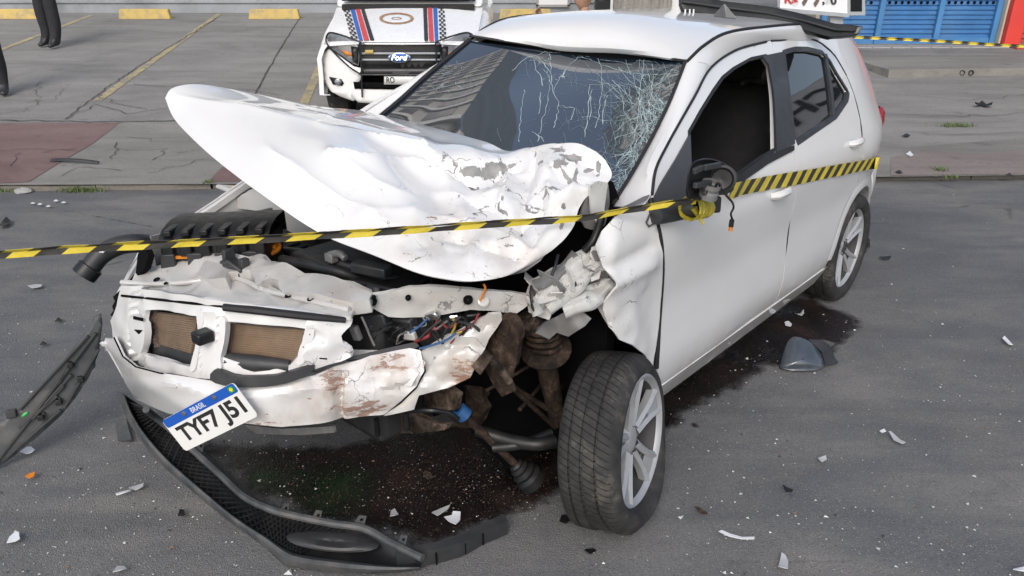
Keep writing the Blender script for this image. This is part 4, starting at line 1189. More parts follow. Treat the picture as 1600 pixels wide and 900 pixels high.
DENT = [(645, 252, .24, .060, -.085), (690, 300, .13, .10, -.04), (650, 238, .20, .07, .035), (560, 205, .25, .08, .012), (735, 245, .10, .05, .025), (800, 262, .07, .06, -.05), (870, 240, .10, .06, .015), (850, 300, .10, .09, .008), (760, 335, .14, .06, .006), (660, 350, .15, .08, .004),
        (720, 385, .12, .05, -.025), (800, 380, .10, .06, -.03), (540, 335, .12, .06, -.015), (910, 290, .05, .08, .012), (770, 300, .05, .10, -.035), (830, 345, .06, .06, -.03)]
flat = [(i, j) for i in range(NI) for j in range(NJ)]
pxs = {ij: L2P(hood[ij[0]][ij[1]]) for ij in flat}
for cx, cy, ra, rb_, amp in DENT:
    i0, j0 = min(flat, key=lambda q: (pxs[q][0]-cx)**2+(pxs[q][1]-cy)**2); c = hood[i0][j0].copy()
    for i, j in flat:
        d = hood[i][j]-c; f = exp(-(d.y/ra)**2-((d.x*.9+d.z*.5)/rb_)**2)
        if f > .01:
            t, u = i/(NI-1), j/(NJ-1); e = min(1, 5*t, 5*(1-t), 5*u, 5*(1-u))
            hood[i][j] = hood[i][j]+up*amp*f*max(e, .12)
FOLDS = [([(278, 152), (340, 162), (420, 180), (500, 198), (580, 214), (655, 230)], .013, 9), ([(420, 232), (470, 268), (540, 318), (600, 352)], .008, 14), ([(515, 247), (560, 252), (620, 258), (680, 261), (722, 257)], .020, 16), ([(676, 254), (705, 266), (738, 278), (770, 266), (812, 254)], -.034, 15), ([(700, 256), (676, 240), (662, 226)], .012, 10),
         ([(545, 262), (590, 292), (650, 314), (720, 310), (770, 298)], .012, 18), ([(838, 232), (832, 262), (816, 296), (812, 345)], -.030, 14), ([(876, 224), (905, 241), (944, 258)], -.022, 12), ([(858, 285), (882, 335), (868, 384)], .026, 16),
         ([(740, 310), (800, 332), (872, 320)], -.018, 14), ([(636, 388), (690, 374), (760, 390), (806, 402)], -.012, 14), ([(900, 248), (893, 300), (908, 342)], .024, 14), ([(782, 250), (796, 285), (780, 315)], .022, 13),
         ([(650, 340), (720, 352), (790, 372), (850, 392)], .013, 16), ([(850, 250), (880, 268), (930, 290), (950, 300)], -.020, 12), ([(560, 345), (610, 332), (660, 335)], .008, 14), ([(915, 232), (930, 262), (925, 300)], -.014, 9), ([(720, 330), (735, 380), (730, 430)], .010, 14), ([(845, 300), (850, 340), (835, 380)], -.020, 11)]
def seg_d(x, y, pl):
    b = 1e9
    for (x0, y0), (x1, y1) in zip(pl, pl[1:]):
        dx, dy = x1-x0, y1-y0; t = max(0, min(1, ((x-x0)*dx+(y-y0)*dy)/(dx*dx+dy*dy))); b = min(b, math.hypot(x-x0-dx*t, y-y0-dy*t))
    return b
for i, j in flat:
    t, u = i/(NI-1), j/(NJ-1); e = max(.15, min(1, 6*t, 6*(1-t), 6*u, 6*(1-u))); x, y = L2P(hood[i][j])
    x += 6*nz((x*.02, y*.02, 1), 1); y += 5*nz((x*.02, y*.02, 7), 1); s = 0
    for pl, A, w in FOLDS:
        d = seg_d(x, y, pl)
        if d < 4*w: s += 1.55*A*exp(-d/(w*.85))
    hood[i][j] = hood[i][j]+up*s*e
HSP = [(870, 265, 75, 50, 1.0), (760, 262, 85, 22, .8), (800, 330, 130, 60, .62), (720, 385, 120, 45, .50), (900, 320, 50, 60, .9), (640, 340, 90, 50, .22), (520, 330, 60, 20, .12), (560, 365, 80, 26, .2)]
hm = MB(); vals = {'dmg': [], 'dirt': [], 'prim': []}
for i in range(NI):
    for j in range(NJ):
        p = hood[i][j]; d = gauss_px(p, HSP); t, u = i/(NI-1), j/(NJ-1); e = min(1, 4*(1-t)+.15, 4*t+.15, 4*(1-u)+.15)
        q = p.copy()
        hood[i][j] = p+up*e*d*(.085*facet(q.y+.2*q.z, q.x*1.2-q.z*.5, .15, 3)+.036*facet(q.y-.3*q.z, q.x+q.z*.4, .065, 11)+.012*(ridged(q, 6, 1)-.5))+Vector((1, 0, 0))*e*d*.015*nz(q, 12, 7)+up*(.006*nz(q, 3.2, 2)+.003*nz(q, 9, 5)*min(1, d*4+.15))*e
        vals['dmg'].append(d)
        vals['dirt'].append(gauss_px(p, [(700, 380, 110, 40, .55), (690, 345, 50, 25, .6), (800, 400, 70, 35, .5)]))
        fx, fy_ = L2P(q); fx += 5*nz((fx*.03, fy_*.03, 1), 1); fy_ += 4*nz((fx*.03, fy_*.03, 7), 1)
        fd_ = min(seg_d(fx, fy_, pl) for pl, A_, w_ in FOLDS)
        fl = .66*exp(-(fd_/(3.0+9*max(0, nz(q, 9, 31)+.1)))**2)*max(0, min(1, d*2.2-.35))*max(0, min(1, .66+3.2*nz(q, 10, 12)))
        vals['prim'].append(max(fl, 0)) if False else vals['prim'].append(max(fl, gauss_px(p, [(735, 262, 42, 9, .82), (765, 268, 22, 15, .72), (745, 290, 22, 8, .62), (775, 258, 25, 8, .8), (893, 240, 34, 6, .72), (935, 262, 8, 26, .64), (918, 262, 16, 7, .66), (855, 290, 10, 16, .64), (838, 318, 14, 6, .6), (880, 318, 8, 12, .62), (795, 388, 22, 6, .6), (900, 330, 8, 30, .55), (872, 232, 26, 5, .7), (925, 300, 12, 7, .66), (846, 262, 9, 12, .62)])))
hm.grid(hood)
# turned-down edge of the skin and the inner frame below it
hd_o = hm.build('bonnet', M['paint'], car, attrs=vals, angle=26, thick=.005)
inn = MB(); inn.grid([[hood[i][j]-up*.018+Vector((-.015, 0, 0)) for j in range(6, NJ-6, 6)] for i in range(5, NI-5, 6)]); inn.build('bonnet_frame', M['greymetal'], hd_o, thick=.01)

# ---- front face surface
PHI = [(-1.03, 0), (-1.01, 2.2), (-.995, 2.95), (-.975, 3.14), (-.945, 3.27), (-.88, 3.355), (-.75, 3.405), (-.5, 3.435), (-.2, 3.45), (.08, 3.43), (.22, 3.36), (.32, 3.24), (.42, 3.06), (.52, 2.92), (.65, 2.80), (.85, 2.62), (1.1, 2.4)]
def phi(y): return smooth_interp(y, PHI)
def gfront(off=0.0, slope=.22, z0=.58): return lambda p: phi(p.y)+off-slope*max(0, p.z-z0)-p.x
def gbump(off=0.0):
    return lambda p: phi(p.y)+off-1.5*max(0, p.z-(.545+.10*max(0, p.y-.15)))-.30*max(0, .46-p.z)-p.x
def sheet(name, mat, poly, g, parent=car, holes=(), step=9, thick=.005, disp=None, attrs=None, smooth=0, angle=45, bevel=0):
    if smooth: poly = smoothpoly(poly, smooth)
    vs, fs = cdt(poly, holes, step)
    out = []; A = {k: [] for k in (attrs or {})}; bad = 0
    last = None
    for x, y in vs:
        q = CS(x, y, g)
        if q is None: bad += 1; q = last if last is not None else Vector((3, 0, .5))
        last = q
        if disp: q = disp(q, x, y)
        out.append(q)
        for k, fn in (attrs or {}).items(): A[k].append(fn(x, y))
    if 0: print('sheet', name, 'missed', bad, 'of', len(vs))
    m = MB(); m.add(out, fs)
    o = m.build(name, mat, parent, attrs=A or None, angle=angle, edge_sharp=True)
    me = o.data; c = sum((p.normal.dot(OL-p.center) for p in me.polygons))
    if c < 0: me.flip_normals()
    if thick: md = o.modifiers.new('thickness', 'SOLIDIFY'); md.thickness = thick; md.offset = -1
    if bevel: md = o.modifiers.new('bevel', 'BEVEL'); md.width = bevel; md.segments = 2; md.limit_method = 'ANGLE'
    return o
def px_g(spots): return lambda x, y: max([0]+[a*exp(-((x-cx)/rx)**2-((y-cy)/ry)**2) for cx, cy, rx, ry, a in spots])
def crumple(a1, s1, a2=0, s2=20, dirv=(.7, .5, .5), w=None):
    dv = Vector(dirv).normalized()
    def f(q, x, y):
        k = w(x, y) if w else 1
        c = .75/s1
        return q+dv*k*(a1*.9*facet(q.y+.3*q.x, q.z-.2*q.x, c, 3)+a1*.45*facet(q.y-.2*q.z, q.z+.5*q.x, c*.5, 9)+a2*nz(q, s2, 8))
    return f
# engine bay darkness: block, inner walls
eb = MB(); eb.box((2.72, .02, .46), (.52, .62, .44)); eb.box((2.72, -.02, .70), (.34, .50, .10)); eb.build('engine_block', M['hose'], car, bevel=.03)
iw = MB()
iw.grid([[Vector((x, -.62, z)) for x in (2.3, 2.6, 2.9, 3.2)] for z in (.25, .5, .72, .80)]); iw.build('inner_wing', M['greymetal'], car, thick=.01)
iw = MB(); iw.grid([[Vector((x, .40+.10*(2.7-x), z)) for x in (2.26, 2.45, 2.65, 2.8)] for z in (.30, .5, .72, .90)]); iw.build('inner_wing', M['void'], car, thick=.01)
pan = MB(); pan.box((2.62, -.05, .26), (.6, .70, .05)); pan.build('engine_undertray', M['black'], car, smooth=False)
# radiator pack
gr = lambda off: gfront(off)
rad = bpy.data.objects.new('radiator', None); COL.objects.link(rad); rad.parent = car
sheet('radiator_core', M['raddark'], [(226, 482), (312, 490), (350, 498), (482, 508), (482, 578), (345, 572), (222, 560)], gfront(-.150), rad, step=14, thick=.03)
fins = MB()
for (ax, ay, bx, by, cx, cy, dx, dy) in ((240, 487, 311, 496, 300, 556, 246, 540), (352, 504, 478, 515, 462, 572, 350, 560)):
    n = 17
    for k in range(n):
        f = (k+.5)/n
        p = CS(ax+(dx-ax)*f, ay+(dy-ay)*f, gfront(-.062)); q = CS(bx+(cx-bx)*f, by+(cy-by)*f, gfront(-.062))
        mid = (p+q)/2+Vector((0, 0, .002*nz(p, 50)))
        for a, b in ((p, mid), (mid, q)): fins.bar(a, b, .012, .0062)
tag(fins.build('radiator_tube', M['rad'], rad, smooth=False), kind='stuff')
MB().bar(CS(240, 486, gfront(-.055)), CS(247, 542, gfront(-.055)), .02, .022).build('side_tank', M['mud'], rad, smooth=False)
# front frame (grille carrier) with two openings
H1 = [(230, 484), (252, 485), (312, 494), (312, 508), (307, 530), (306, 548), (300, 572), (262, 565), (222, 553), (227, 530), (226, 505)]
H2 = [(352, 502), (410, 507), (478, 514), (473, 535), (464, 558), (452, 571), (420, 573), (380, 568), (345, 558), (351, 535)]
frame = sheet('grille_carrier', M['paint'], [(190, 446), (230, 452), (262, 457), (350, 470), (430, 481), (500, 490), (556, 497), (552, 508), (541, 522), (548, 545), (552, 556), (535, 564), (512, 570), (486, 578), (468, 589), (440, 597), (400, 600), (335, 594), (250, 582), (212, 573), (194, 558), (178, 528), (172, 502), (181, 478)],
      gfront(-.022), car, [H1, H2], 7, .014, lambda q, x, y: q+Vector((1, 0, 0))*(.010*nz(q, 14)+(.02*ridged(q, 16) if x > 480 else 0)+(.012 if 318 < x < 345 and 480 < y < 590 else 0)-(.018 if 205 < x < 222 else 0)), {'dmg': px_g([(520, 545, 40, 40, .8), (200, 530, 40, 60, .25)]), 'dirt': px_g([(480, 580, 60, 20, .4), (330, 590, 120, 15, .4)])}, angle=35)
for poly in ([(306, 486), (317, 488), (315, 520), (310, 548), (304, 578), (296, 577), (304, 545), (309, 515)], [(341, 496), (352, 499), (350, 535), (344, 560), (346, 575), (335, 576), (338, 545), (343, 515)], [(200, 500), (220, 497), (226, 520), (220, 552), (206, 545), (202, 520)], [(478, 510), (492, 512), (486, 540), (474, 568), (462, 568), (470, 545)]):
    sheet('carrier_rib', M['paint'], poly, gfront(-.012), frame, step=10, thick=.022, smooth=2, angle=40)
sheet('clip_slot', M['void'], [(208, 494), (222, 497), (222, 502), (208, 499)], gfront(-.008), frame, thick=.004)
sheet('clip_slot', M['void'], [(209, 515), (221, 516), (216, 522)], gfront(-.008), frame, thick=.004)
for px, py in ((479, 522), (479, 542), (498, 540), (505, 560), (520, 532)): sheet('clip_slot', M['void'], [(px-6, py-1), (px+6, py), (px+6, py+2), (px-6, py+1)], gfront(-.012), frame, thick=.004)
tow = MB(); q = CS(322, 524, gfront(.0)); tow.box(q+Vector((.01, 0, 0)), (.05, .045, .035)); tow.build('sensor_block', M['black'], frame, bevel=.006)
# dark air guides under the openings
sheet('air_guide', M['darkgrey'], [(219, 534), (240, 537), (303, 554), (301, 574), (262, 566), (221, 556)], gfront(-.055), car, thick=.03)
sheet('air_guide', M['darkgrey'], [(337, 590), (344, 574), (370, 583), (400, 586), (440, 583), (478, 573), (500, 567), (494, 578), (470, 591), (440, 599), (400, 602), (360, 599)], gfront(-.012), car, step=7, thick=.02, disp=lambda q, x, y: q+Vector((.018, 0, 0)), smooth=2)
MB().tube([CS(350, 562, gfront(-.045)), CS(400, 568, gfront(-.045)), CS(452, 572, gfront(-.045))], [.022, .026, .018], 12).build('air_guide', M['darkgrey'], car)
MB().tube([CS(350, 480, gfront(-.01)), CS(400, 485, gfront(-.01)), CS(470, 493, gfront(-.01)), CS(540, 500, gfront(-.01))], [.011, .012, .012, .009], 8).build('weather_strip', M['rubber'], car)
MB().tube([CS(190, 462, gfront(-.02)), CS(230, 466, gfront(-.02)), CS(300, 474, gfront(-.02)), CS(350, 479, gfront(-.02))], .004, 6).build('panel_gap', M['void'], car)
# upper panel of the carrier: top face
def gtop(p): return p.z-(.735+.20*(3.25-p.x))
tdmg = {'dmg': px_g([(560, 470, 60, 40, .7), (440, 420, 60, 25, .35), (300, 425, 80, 30, .2)]), 'dirt': px_g([(400, 425, 130, 40, .35), (540, 460, 50, 25, .5), (250, 430, 60, 20, .2)])}
topp = sheet('radiator_support', M['bare'], [(190, 448), (188, 440), (205, 434), (212, 424), (222, 415), (262, 418), (300, 406), (330, 394), (365, 396), (400, 404), (440, 413), (475, 424), (520, 431), (552, 441), (580, 452), (585, 462), (560, 470), (552, 484), (548, 499), (500, 492), (430, 483), (350, 472), (262, 459), (226, 454)],
      gtop, car, [[(421, 434), (434, 437), (436, 449), (423, 447)]], 8, .012, lambda q, x, y: q+Vector((0, 0, 1))*(.020*nz(q, 6, 1)+.012*(ridged(q, 9, 5)-.5)+(.022 if 300 < x < 420 and y < 428 else 0)*min(1, (428-y)/10)), tdmg, angle=40)
sheet('support_ridge', M['bare'], [(306, 426), (318, 408), (332, 394), (364, 396), (400, 404), (440, 413), (476, 424), (522, 432), (553, 441), (581, 452), (576, 462), (548, 468), (515, 464), (470, 456), (444, 452), (436, 446), (434, 436), (420, 433), (402, 441), (390, 424), (356, 424), (352, 436), (330, 434)],
      lambda p: gtop(p)-.034, topp, (), 7, .045, lambda q, x, y: q+Vector((0, 0, 1))*(.024*facet(q.y, q.x, .09, 9)+.003*nz(q, 20)), tdmg, angle=30, bevel=.006)
m = MB(); m.tube(spline([CS(x, y, lambda p: gtop(p)-.006) for x, y in ((190, 441), (240, 444), (300, 440), (350, 432), (385, 440), (410, 452), (450, 462), (500, 474), (546, 484))], 50), [.0085+.002*nz((k*.3, 0, 0), 1) for k in range(50)], 8); m.build('support_lip', M['bare'], topp, attrs={'dmg': [.1]*len(m.v), 'dirt': [.25]*len(m.v)})
for px, py, r in ((453, 467, .012), (488, 472, .012), (585, 470, .010), (248, 442, .012), (402, 426, .018), (262, 448, .007)):
    q = CS(px, py, gtop) or CS(px, py, gfront(-.03)); m = MB(); m.lathe([(.013, r), (.016, r*.85), (.012, .001)], q, (.35, 0, 1), 14); m.build('bolt_hole', M['void'], topp)
lk = MB(); q = CS(372, 428, gtop); lk.box(q+Vector((0, 0, .02)), (.05, .10, .04)); lk.box(q+Vector((0, -.045, .045)), (.04, .02, .06)); lk.box(q+Vector((.0, .045, .04)), (.03, .025, .05)); lk.tube([q+Vector((.02, -.06, .03)), q+Vector((.03, 0, .05)), q+Vector((.02, .06, .03))], .008, 6)
lk.build('bonnet_latch', M['darkgrey'], car, bevel=.004)
# dark of the right headlamp void, coloured onto a sheet, and its bracket
sheet('headlamp_pocket', M['void'], [(170, 470), (196, 445), (212, 425), (215, 398), (225, 380), (232, 400), (226, 420), (205, 440), (190, 452), (182, 480), (176, 500), (166, 492)], gfront(-.09), car, thick=.02)
# crumpled cross member running to the smashed corner
def gbeam(p): return p.x-(3.06-1.05*(p.y-.30)+.25*(p.z-.78))
beam = sheet('cross_member', M['bare'], [(556, 466), (576, 462), (600, 458), (640, 448), (668, 447), (705, 450), (760, 456), (800, 457), (826, 462), (824, 478), (808, 492), (760, 486), (735, 484), (700, 490), (660, 494), (630, 496), (605, 494), (580, 480), (562, 474)],
      gbeam, car, (), 7, .012, lambda q, x, y: q+Vector((.6, .3, .5))*(.030*facet(q.y, q.z, .075, 2)+.012*facet(q.y, q.z, .03, 4)+.004*nz(q, 22)), {'dmg': lambda x, y: .45, 'dirt': px_g([(700, 470, 80, 20, .4), (810, 475, 30, 20, .7)])}, angle=40)
for px, py, r in ((585, 472, .012), (733, 469, .013), (757, 471, .016), (640, 466, .008)):
    q = CS(px, py, gbeam); m = MB(); m.lathe([(.012, r*1.2), (.016, r), (.013, .001)], q, (.75, .35, .45), 14); m.build('bolt_hole', M['void'] if px != 757 else M['bare'], beam)
# air filter box
ab = bpy.data.objects.new('air_filter_box', None); COL.objects.link(ab); ab.parent = car
c0, c1 = C(248, 372, Z=.84), C(420, 366, Z=.86)     # front top edge
ux = (c1-c0); LB = ux.length; ux.normalize(); uz = Vector((0, 0, 1)); uy = uz.cross(ux).normalized()   # uy points to the rear
if uy.x > 0: uy = -uy
def abp(a, b, c): return c0+ux*a+uy*b+uz*c
top = MB(); D = .20
n = 24; rows = []
for k in range(n+1):
    a = LB*k/n; rows.append([abp(a, -.012, -.015), abp(a, 0, .0), abp(a, .03, .018), abp(a, D*.5, .030), abp(a, D, .025), abp(a, D+.012, -.05)])
top.grid(rows); top.build('box_lid', M['black'], ab, thick=.004)
body = MB(); body.prism([abp(.01, 0, -.02), abp(LB-.01, 0, -.02), abp(LB-.02, 0, -.16), abp(.03, 0, -.16)], uy*D); body.build('box_body', M['hose'], ab, smooth=False)
for k in range(6):
    a = LB*(k+.5)/6; m = MB()
    m.box(abp(a, -.013, -.030), (.04, .026, .062), Matrix((ux, uy, uz)).transposed())
    m.box(abp(a, .034, .014), (.028, .09, .022), Matrix((ux, uy, uz)).transposed()); m.build('box_rib', M['black'], ab, bevel=.005)
for k in range(4):
    a = LB*(k+.3)/4; m = MB(); m.box(abp(a, -.016, -.075), (.05, .022, .05), Matrix((ux, uy, uz)).transposed()); m.build('clip', M['darkgrey'], ab, bevel=.004)
for k in (0, 2): m = MB(); m.bar(abp(LB*(k+.55)/4, -.012, -.066), abp(LB*(k+1.05)/4, -.012, -.066), .008, .010); m.build('seal_line', M['orange'], ab, smooth=False)
# intake hose with its cuff
h0, h1, h2, h3, h4 = C(256, 384, X=3.12), C(222, 380, Y=-.64), C(188, 383, Y=-.66), C(158, 398, Y=-.68), C(136, 424, Y=-.69)
ih = MB(); ih.tube(spline([h0, h1, h2, h3, h4], 26), .034, 14); ih.build('intake_hose', M['hose'], car)
d_ = (h4-h3).normalized(); cf = MB(); cf.lathe([(-.022, .0365), (-.020, .042), (.018, .042), (.02, .038), (.02, .033), (-.01, .030), (-.02, .001)], h4, d_, 20); cf.build('hose_cuff', M['black'], car)
lbm = MB(); q0 = h2.lerp(h3, .55)+Vector((.012, .022, .024)); lbm.bar(q0+Vector((-.028, -.012, .006)), q0+Vector((.03, .012, -.012)), .018, .003); lbm.build('sticker', M['signwhite'], car, smooth=False)
# corrugated elbow below the box
el = MB(); pts = spline([C(262, 402, X=3.18), C(265, 412, X=3.2), C(268, 424, X=3.2)], 12); el.tube(pts, [.036 if k % 2 else .042 for k in range(12)], 14); el.build('elbow_hose', M['hose'], car)
# oil filler, battery tray, pipes
q = C(424, 392, X=2.95); oc = MB(); oc.lathe([(-.04, .034), (0, .036), (.004, .03)], q, (.35, 0, 1), 20); oc.build('filler_neck', M['black'], car)
oc = MB(); oc.lathe([(.004, .040), (.012, .041), (.016, .036), (.017, .001)], q, (.35, 0, 1), 22); oc.bar(q+Vector((.005, -.034, .024)), q+Vector((.005, .034, .024)), .012, .014); oc.build('filler_cap', M['orange'], car, bevel=.002)
def pipe(name, pts, r, mat=None, n=10): 
    m = MB(); m.tube(spline(pts, 6*len(pts)), r, n); return m.build(name, mat or M['hose'], car)
pipe('coolant_hose', [C(380, 392, X=2.9), C(450, 395, X=2.85), C(500, 404, X=2.82), (C(560, 424, X=2.8))], .022)
pipe('coolant_hose', [C(440, 405, X=2.95), C(500, 418, X=2.93), C(540, 428, X=2.9), C(590, 448, X=2.8)], .016)
pipe('coolant_hose', [C(520, 408, X=2.88), C(560, 420, X=2.85), C(610, 436, X=2.8), C(650, 445, X=2.7)], .020)
bt = MB(); bt.box(C(610, 432, X=2.78)+Vector((0, 0, -.06)), (.20, .26, .14), Matrix.Rotation(.25, 3, 'Z')); bt.build('battery', M['black'], car, bevel=.012)
bt = MB(); bt.box(C(580, 420, X=2.86), (.05, .13, .035), Matrix.Rotation(.3, 3, 'Z')); bt.build('fuse_box', M['darkgrey'], car, bevel=.006)
ec = MB(); ec.box(C(470, 402, X=2.80)+Vector((0, 0, -.04)), (.22, .34, .06)); 
for k in range(7): ec.box(C(470, 402, X=2.80)+Vector((0, -.15+.05*k, -.006)), (.20, .012, .012))
ec.build('engine_cover', M['darkgrey'], car, bevel=.004)
cp_ = MB(); cp_.tube(spline([C(515, 398, X=2.9), C(530, 396, X=2.9), C(540, 404, X=2.9)], 8), .013, 8); cp_.box(C(518, 402, X=2.9), (.03, .04, .03)); cp_.build('pipe_elbow', M['greymetal'], car, bevel=.004)
ps_ = MB(); ps_.box(C(410, 300, X=2.55)+Vector((0, 0, 0)), (.36, .16, .02), Matrix.Rotation(-.25, 3, 'Y')); ps_.build('strut_tower', M['bare'], car, bevel=.01)
sheet('bonnet_hinge_panel', M['bare'], [(372, 308), (395, 296), (430, 316), (470, 345), (492, 364), (460, 366), (432, 350), (402, 330), (350, 322)], lambda p: p.x-(2.62-.15*p.y), car, step=9, thick=.01, disp=crumple(.02, 9))
sheet('right_wing_liner', M['black'], [(338, 320), (378, 292), (398, 290), (420, 305), (400, 300), (365, 312)], lambda p: p.y+.70, car, step=9, thick=.01) if False else None
# ---- bumper skin
BP = [(172, 530), (164, 528), (160, 545), (167, 578), (183, 606), (205, 620), (222, 628), (262, 646), (330, 656), (380, 661), (440, 667), (500, 663), (560, 653), (598, 649), (625, 628), (650, 604), (663, 580), (657, 548), (640, 544), (612, 549), (578, 556), (560, 563), (520, 574), (490, 587), (440, 597), (400, 600), (335, 594), (250, 582), (212, 573), (192, 557), (177, 527)]
def bdisp(q, x, y):
    k = max(0, min(1, (x-430)/60))
    f = (.040*facet(q.y*.8, q.z*1.3, .085, 6)+.016*facet(q.y*.7, q.z*1.6, .04, 2)+.003*nz(q, 40, 2))*k
    crease = -.030*exp(-((x-526)/7)**2) if y > 580 else 0
    line = .010*exp(-((y-(600+.0*x))/14)**2) if x < 480 else 0
    return q+Vector((.8, .35, .15))*(f+crease+line+.004*nz(q, 5))
bmp = sheet('front_bumper', M['paint'], BP, gbump(.0), car, (), 7, .008, bdisp,
      {'dmg': px_g([(560, 600, 70, 45, .27), (420, 650, 60, 30, .16), (190, 560, 20, 40, .24)]), 'dirt': px_g([(550, 640, 90, 30, 1.0), (610, 570, 60, 22, 1.0), (520, 610, 30, 50, 1.0), (590, 600, 60, 40, .55), (440, 655, 60, 16, .7), (400, 662, 120, 8, .6), (260, 582, 90, 6, .5), (470, 600, 60, 20, .5)])}, angle=28)
seam = MB(); seam.tube([CS(x, y, gbump(.004)) or CS(x, y, gfront(-.02)) for x, y in ((178, 527), (192, 557), (212, 573), (250, 583), (335, 595))], .0026, 6); seam.build('panel_gap', M['void'], bmp)
fc_ = sheet('tow_cover', M['paint'], [(252, 598), (272, 601), (274, 606), (254, 604)], gbump(.012), bmp, step=8, thick=.006)
sheet('bumper_strip', M['darkgrey'], [(541, 563), (545, 558), (600, 545), (650, 534), (655, 541), (645, 546), (600, 553), (560, 561)], gbump(-.02), car, step=9, thick=.02)
# torn flange of the bumper beam on the smashed side
def gfl(p): return phi(p.y)-.03-.15*max(0, p.z-.5)-p.x
sheet('bumper_beam', M['bare'], [(656, 549), (664, 580), (652, 606), (628, 630), (600, 650), (612, 648), (648, 640), (655, 618), (700, 606), (736, 590), (745, 570), (764, 530), (785, 500), (783, 492), (762, 492), (742, 500), (700, 524), (672, 540)],
      gfl, car, (), 7, .010, crumple(.05, 9, .014, 24), {'dmg': px_g([(700, 550, 60, 40, .8)]), 'dirt': px_g([(735, 580, 50, 40, .95), (650, 625, 40, 20, .5), (770, 505, 20, 20, .8)])}, angle=35)
# clutter inside the torn opening
sheet('lamp_bracket', M['bare'], [(598, 521), (640, 516), (648, 524), (622, 538), (606, 540)], lambda p: p.x-(2.92-.8*(p.y-.30)), car, step=9, thick=.01, disp=crumple(.015, 12))
sheet('opening_back', M['void'], [(545, 500), (600, 494), (660, 490), (740, 484), (806, 488), (785, 505), (745, 520), (700, 545), (650, 560), (600, 560), (552, 566), (544, 530)], lambda p: p.x-(2.74-.7*(p.y-.35)), car, step=16, thick=.01)  # near-black backing sheet stands in for the shade in the opening
grnd = random.Random(5)
gop = lambda off: (lambda p: p.x-(2.92+off-.95*(p.y-.35)))
for k, (col, pl) in enumerate((('wire_red', [(748, 490), (740, 505), (725, 515), (712, 520)]), ('wire_yellow', [(708, 497), (711, 510), (706, 522), (722, 518)]), ('wire_blue', [(655, 545), (680, 538), (700, 530), (712, 520)]), ('wire_red', [(712, 525), (704, 536), (690, 538)]), ('wire_blue', [(640, 520), (655, 510), (668, 498)]),
                                ('greymetal', [(565, 495), (572, 510), (578, 525), (585, 540)]), ('orange', [(756, 444), (758, 452), (750, 470)]), ('black', [(690, 500), (670, 515), (655, 530)]), ('black', [(720, 495), (700, 512), (690, 530)]), ('wire_red', [(690, 505), (700, 512), (715, 505)]))):
    pts = [CS(x, y, gop(.09+.02*(k % 3))) for x, y in pl]; m = MB(); m.tube(spline(pts, 14), .0036, 6); m.build('wire', M[col], car)
for k in range(16):
    x0, y0 = grnd.uniform(555, 740), grnd.uniform(496, 520); x1, y1 = x0+grnd.uniform(-30, 40), y0+grnd.uniform(8, 34)
    lim = 545-(x1-560)*.12
    pts = [CS(x0, y0, gop(.07)), CS((x0+x1)/2+grnd.uniform(-14, 14), (y0+y1)/2+grnd.uniform(-8, 8), gop(.11)), CS(x1, min(y1, lim), gop(.08))]
    m = MB(); m.tube(spline(pts, 12), grnd.choice((.002, .003, .005)), 6); m.build('wire', M[grnd.choice(('black', 'greymetal', 'black', 'darkgrey', 'black', 'wire_red', 'steel', 'hose'))], car)
def junk(name, mat, px, py, dims, rot, off=0.0, g=None, bevel=.006, parent=car):
    q = CS(px, py, g or gop(off)); m = MB(); m.box(q, dims, Matrix.Rotation(rot[2], 3, 'Z') @ Matrix.Rotation(rot[1], 3, 'Y') @ Matrix.Rotation(rot[0], 3, 'X')); return m.build(name, mat, parent, bevel=bevel)
for a in ((685, 512, (.05, .11, .07), (.3, .2, .5)), (640, 505, (.06, .07, .08), (.1, .4, .2)), (675, 525, (.04, .09, .09), (.5, .2, .3)), (725, 508, (.05, .06, .06), (.2, .6, 0)), (612, 510, (.04, .10, .05), (0, .3, .1)), (590, 500, (.05, .08, .06), (.2, .1, .4)), (700, 528, (.03, .07, .05), (.7, .1, .3)), (740, 500, (.04, .05, .07), (.1, .2, .9)), (660, 498, (.05, .12, .04), (.2, 0, .2))):
    junk('broken_housing', M['darkgrey' if grnd.random() < .5 else 'black'], a[0], a[1], a[2], a[3])
junk('chrome_shard', M['chrome'], 676, 494, (.02, .05, .03), (.4, .3, .2), .06); junk('chrome_shard', M['chrome'], 709, 497, (.012, .03, .02), (.1, .3, .9), .06)
q = CS(616, 508, gop(-.02)); m = MB(); m.lathe([(-.02, .055), (.01, .055), (.014, .048), (.0, .04), (.0, .001)], q, (.9, .2, .2), 22); m.build('pulley', M['hose'], car)
junk('connector', M['bare'], 640, 524, (.02, .05, .03), (.2, .2, .2), .04); junk('connector', M['greymetal'], 556, 520, (.02, .03, .05), (.2, .2, .2), .10); junk('connector', M['bare'], 698, 537, (.03, .03, .02), (.2, .5, .2), .08)

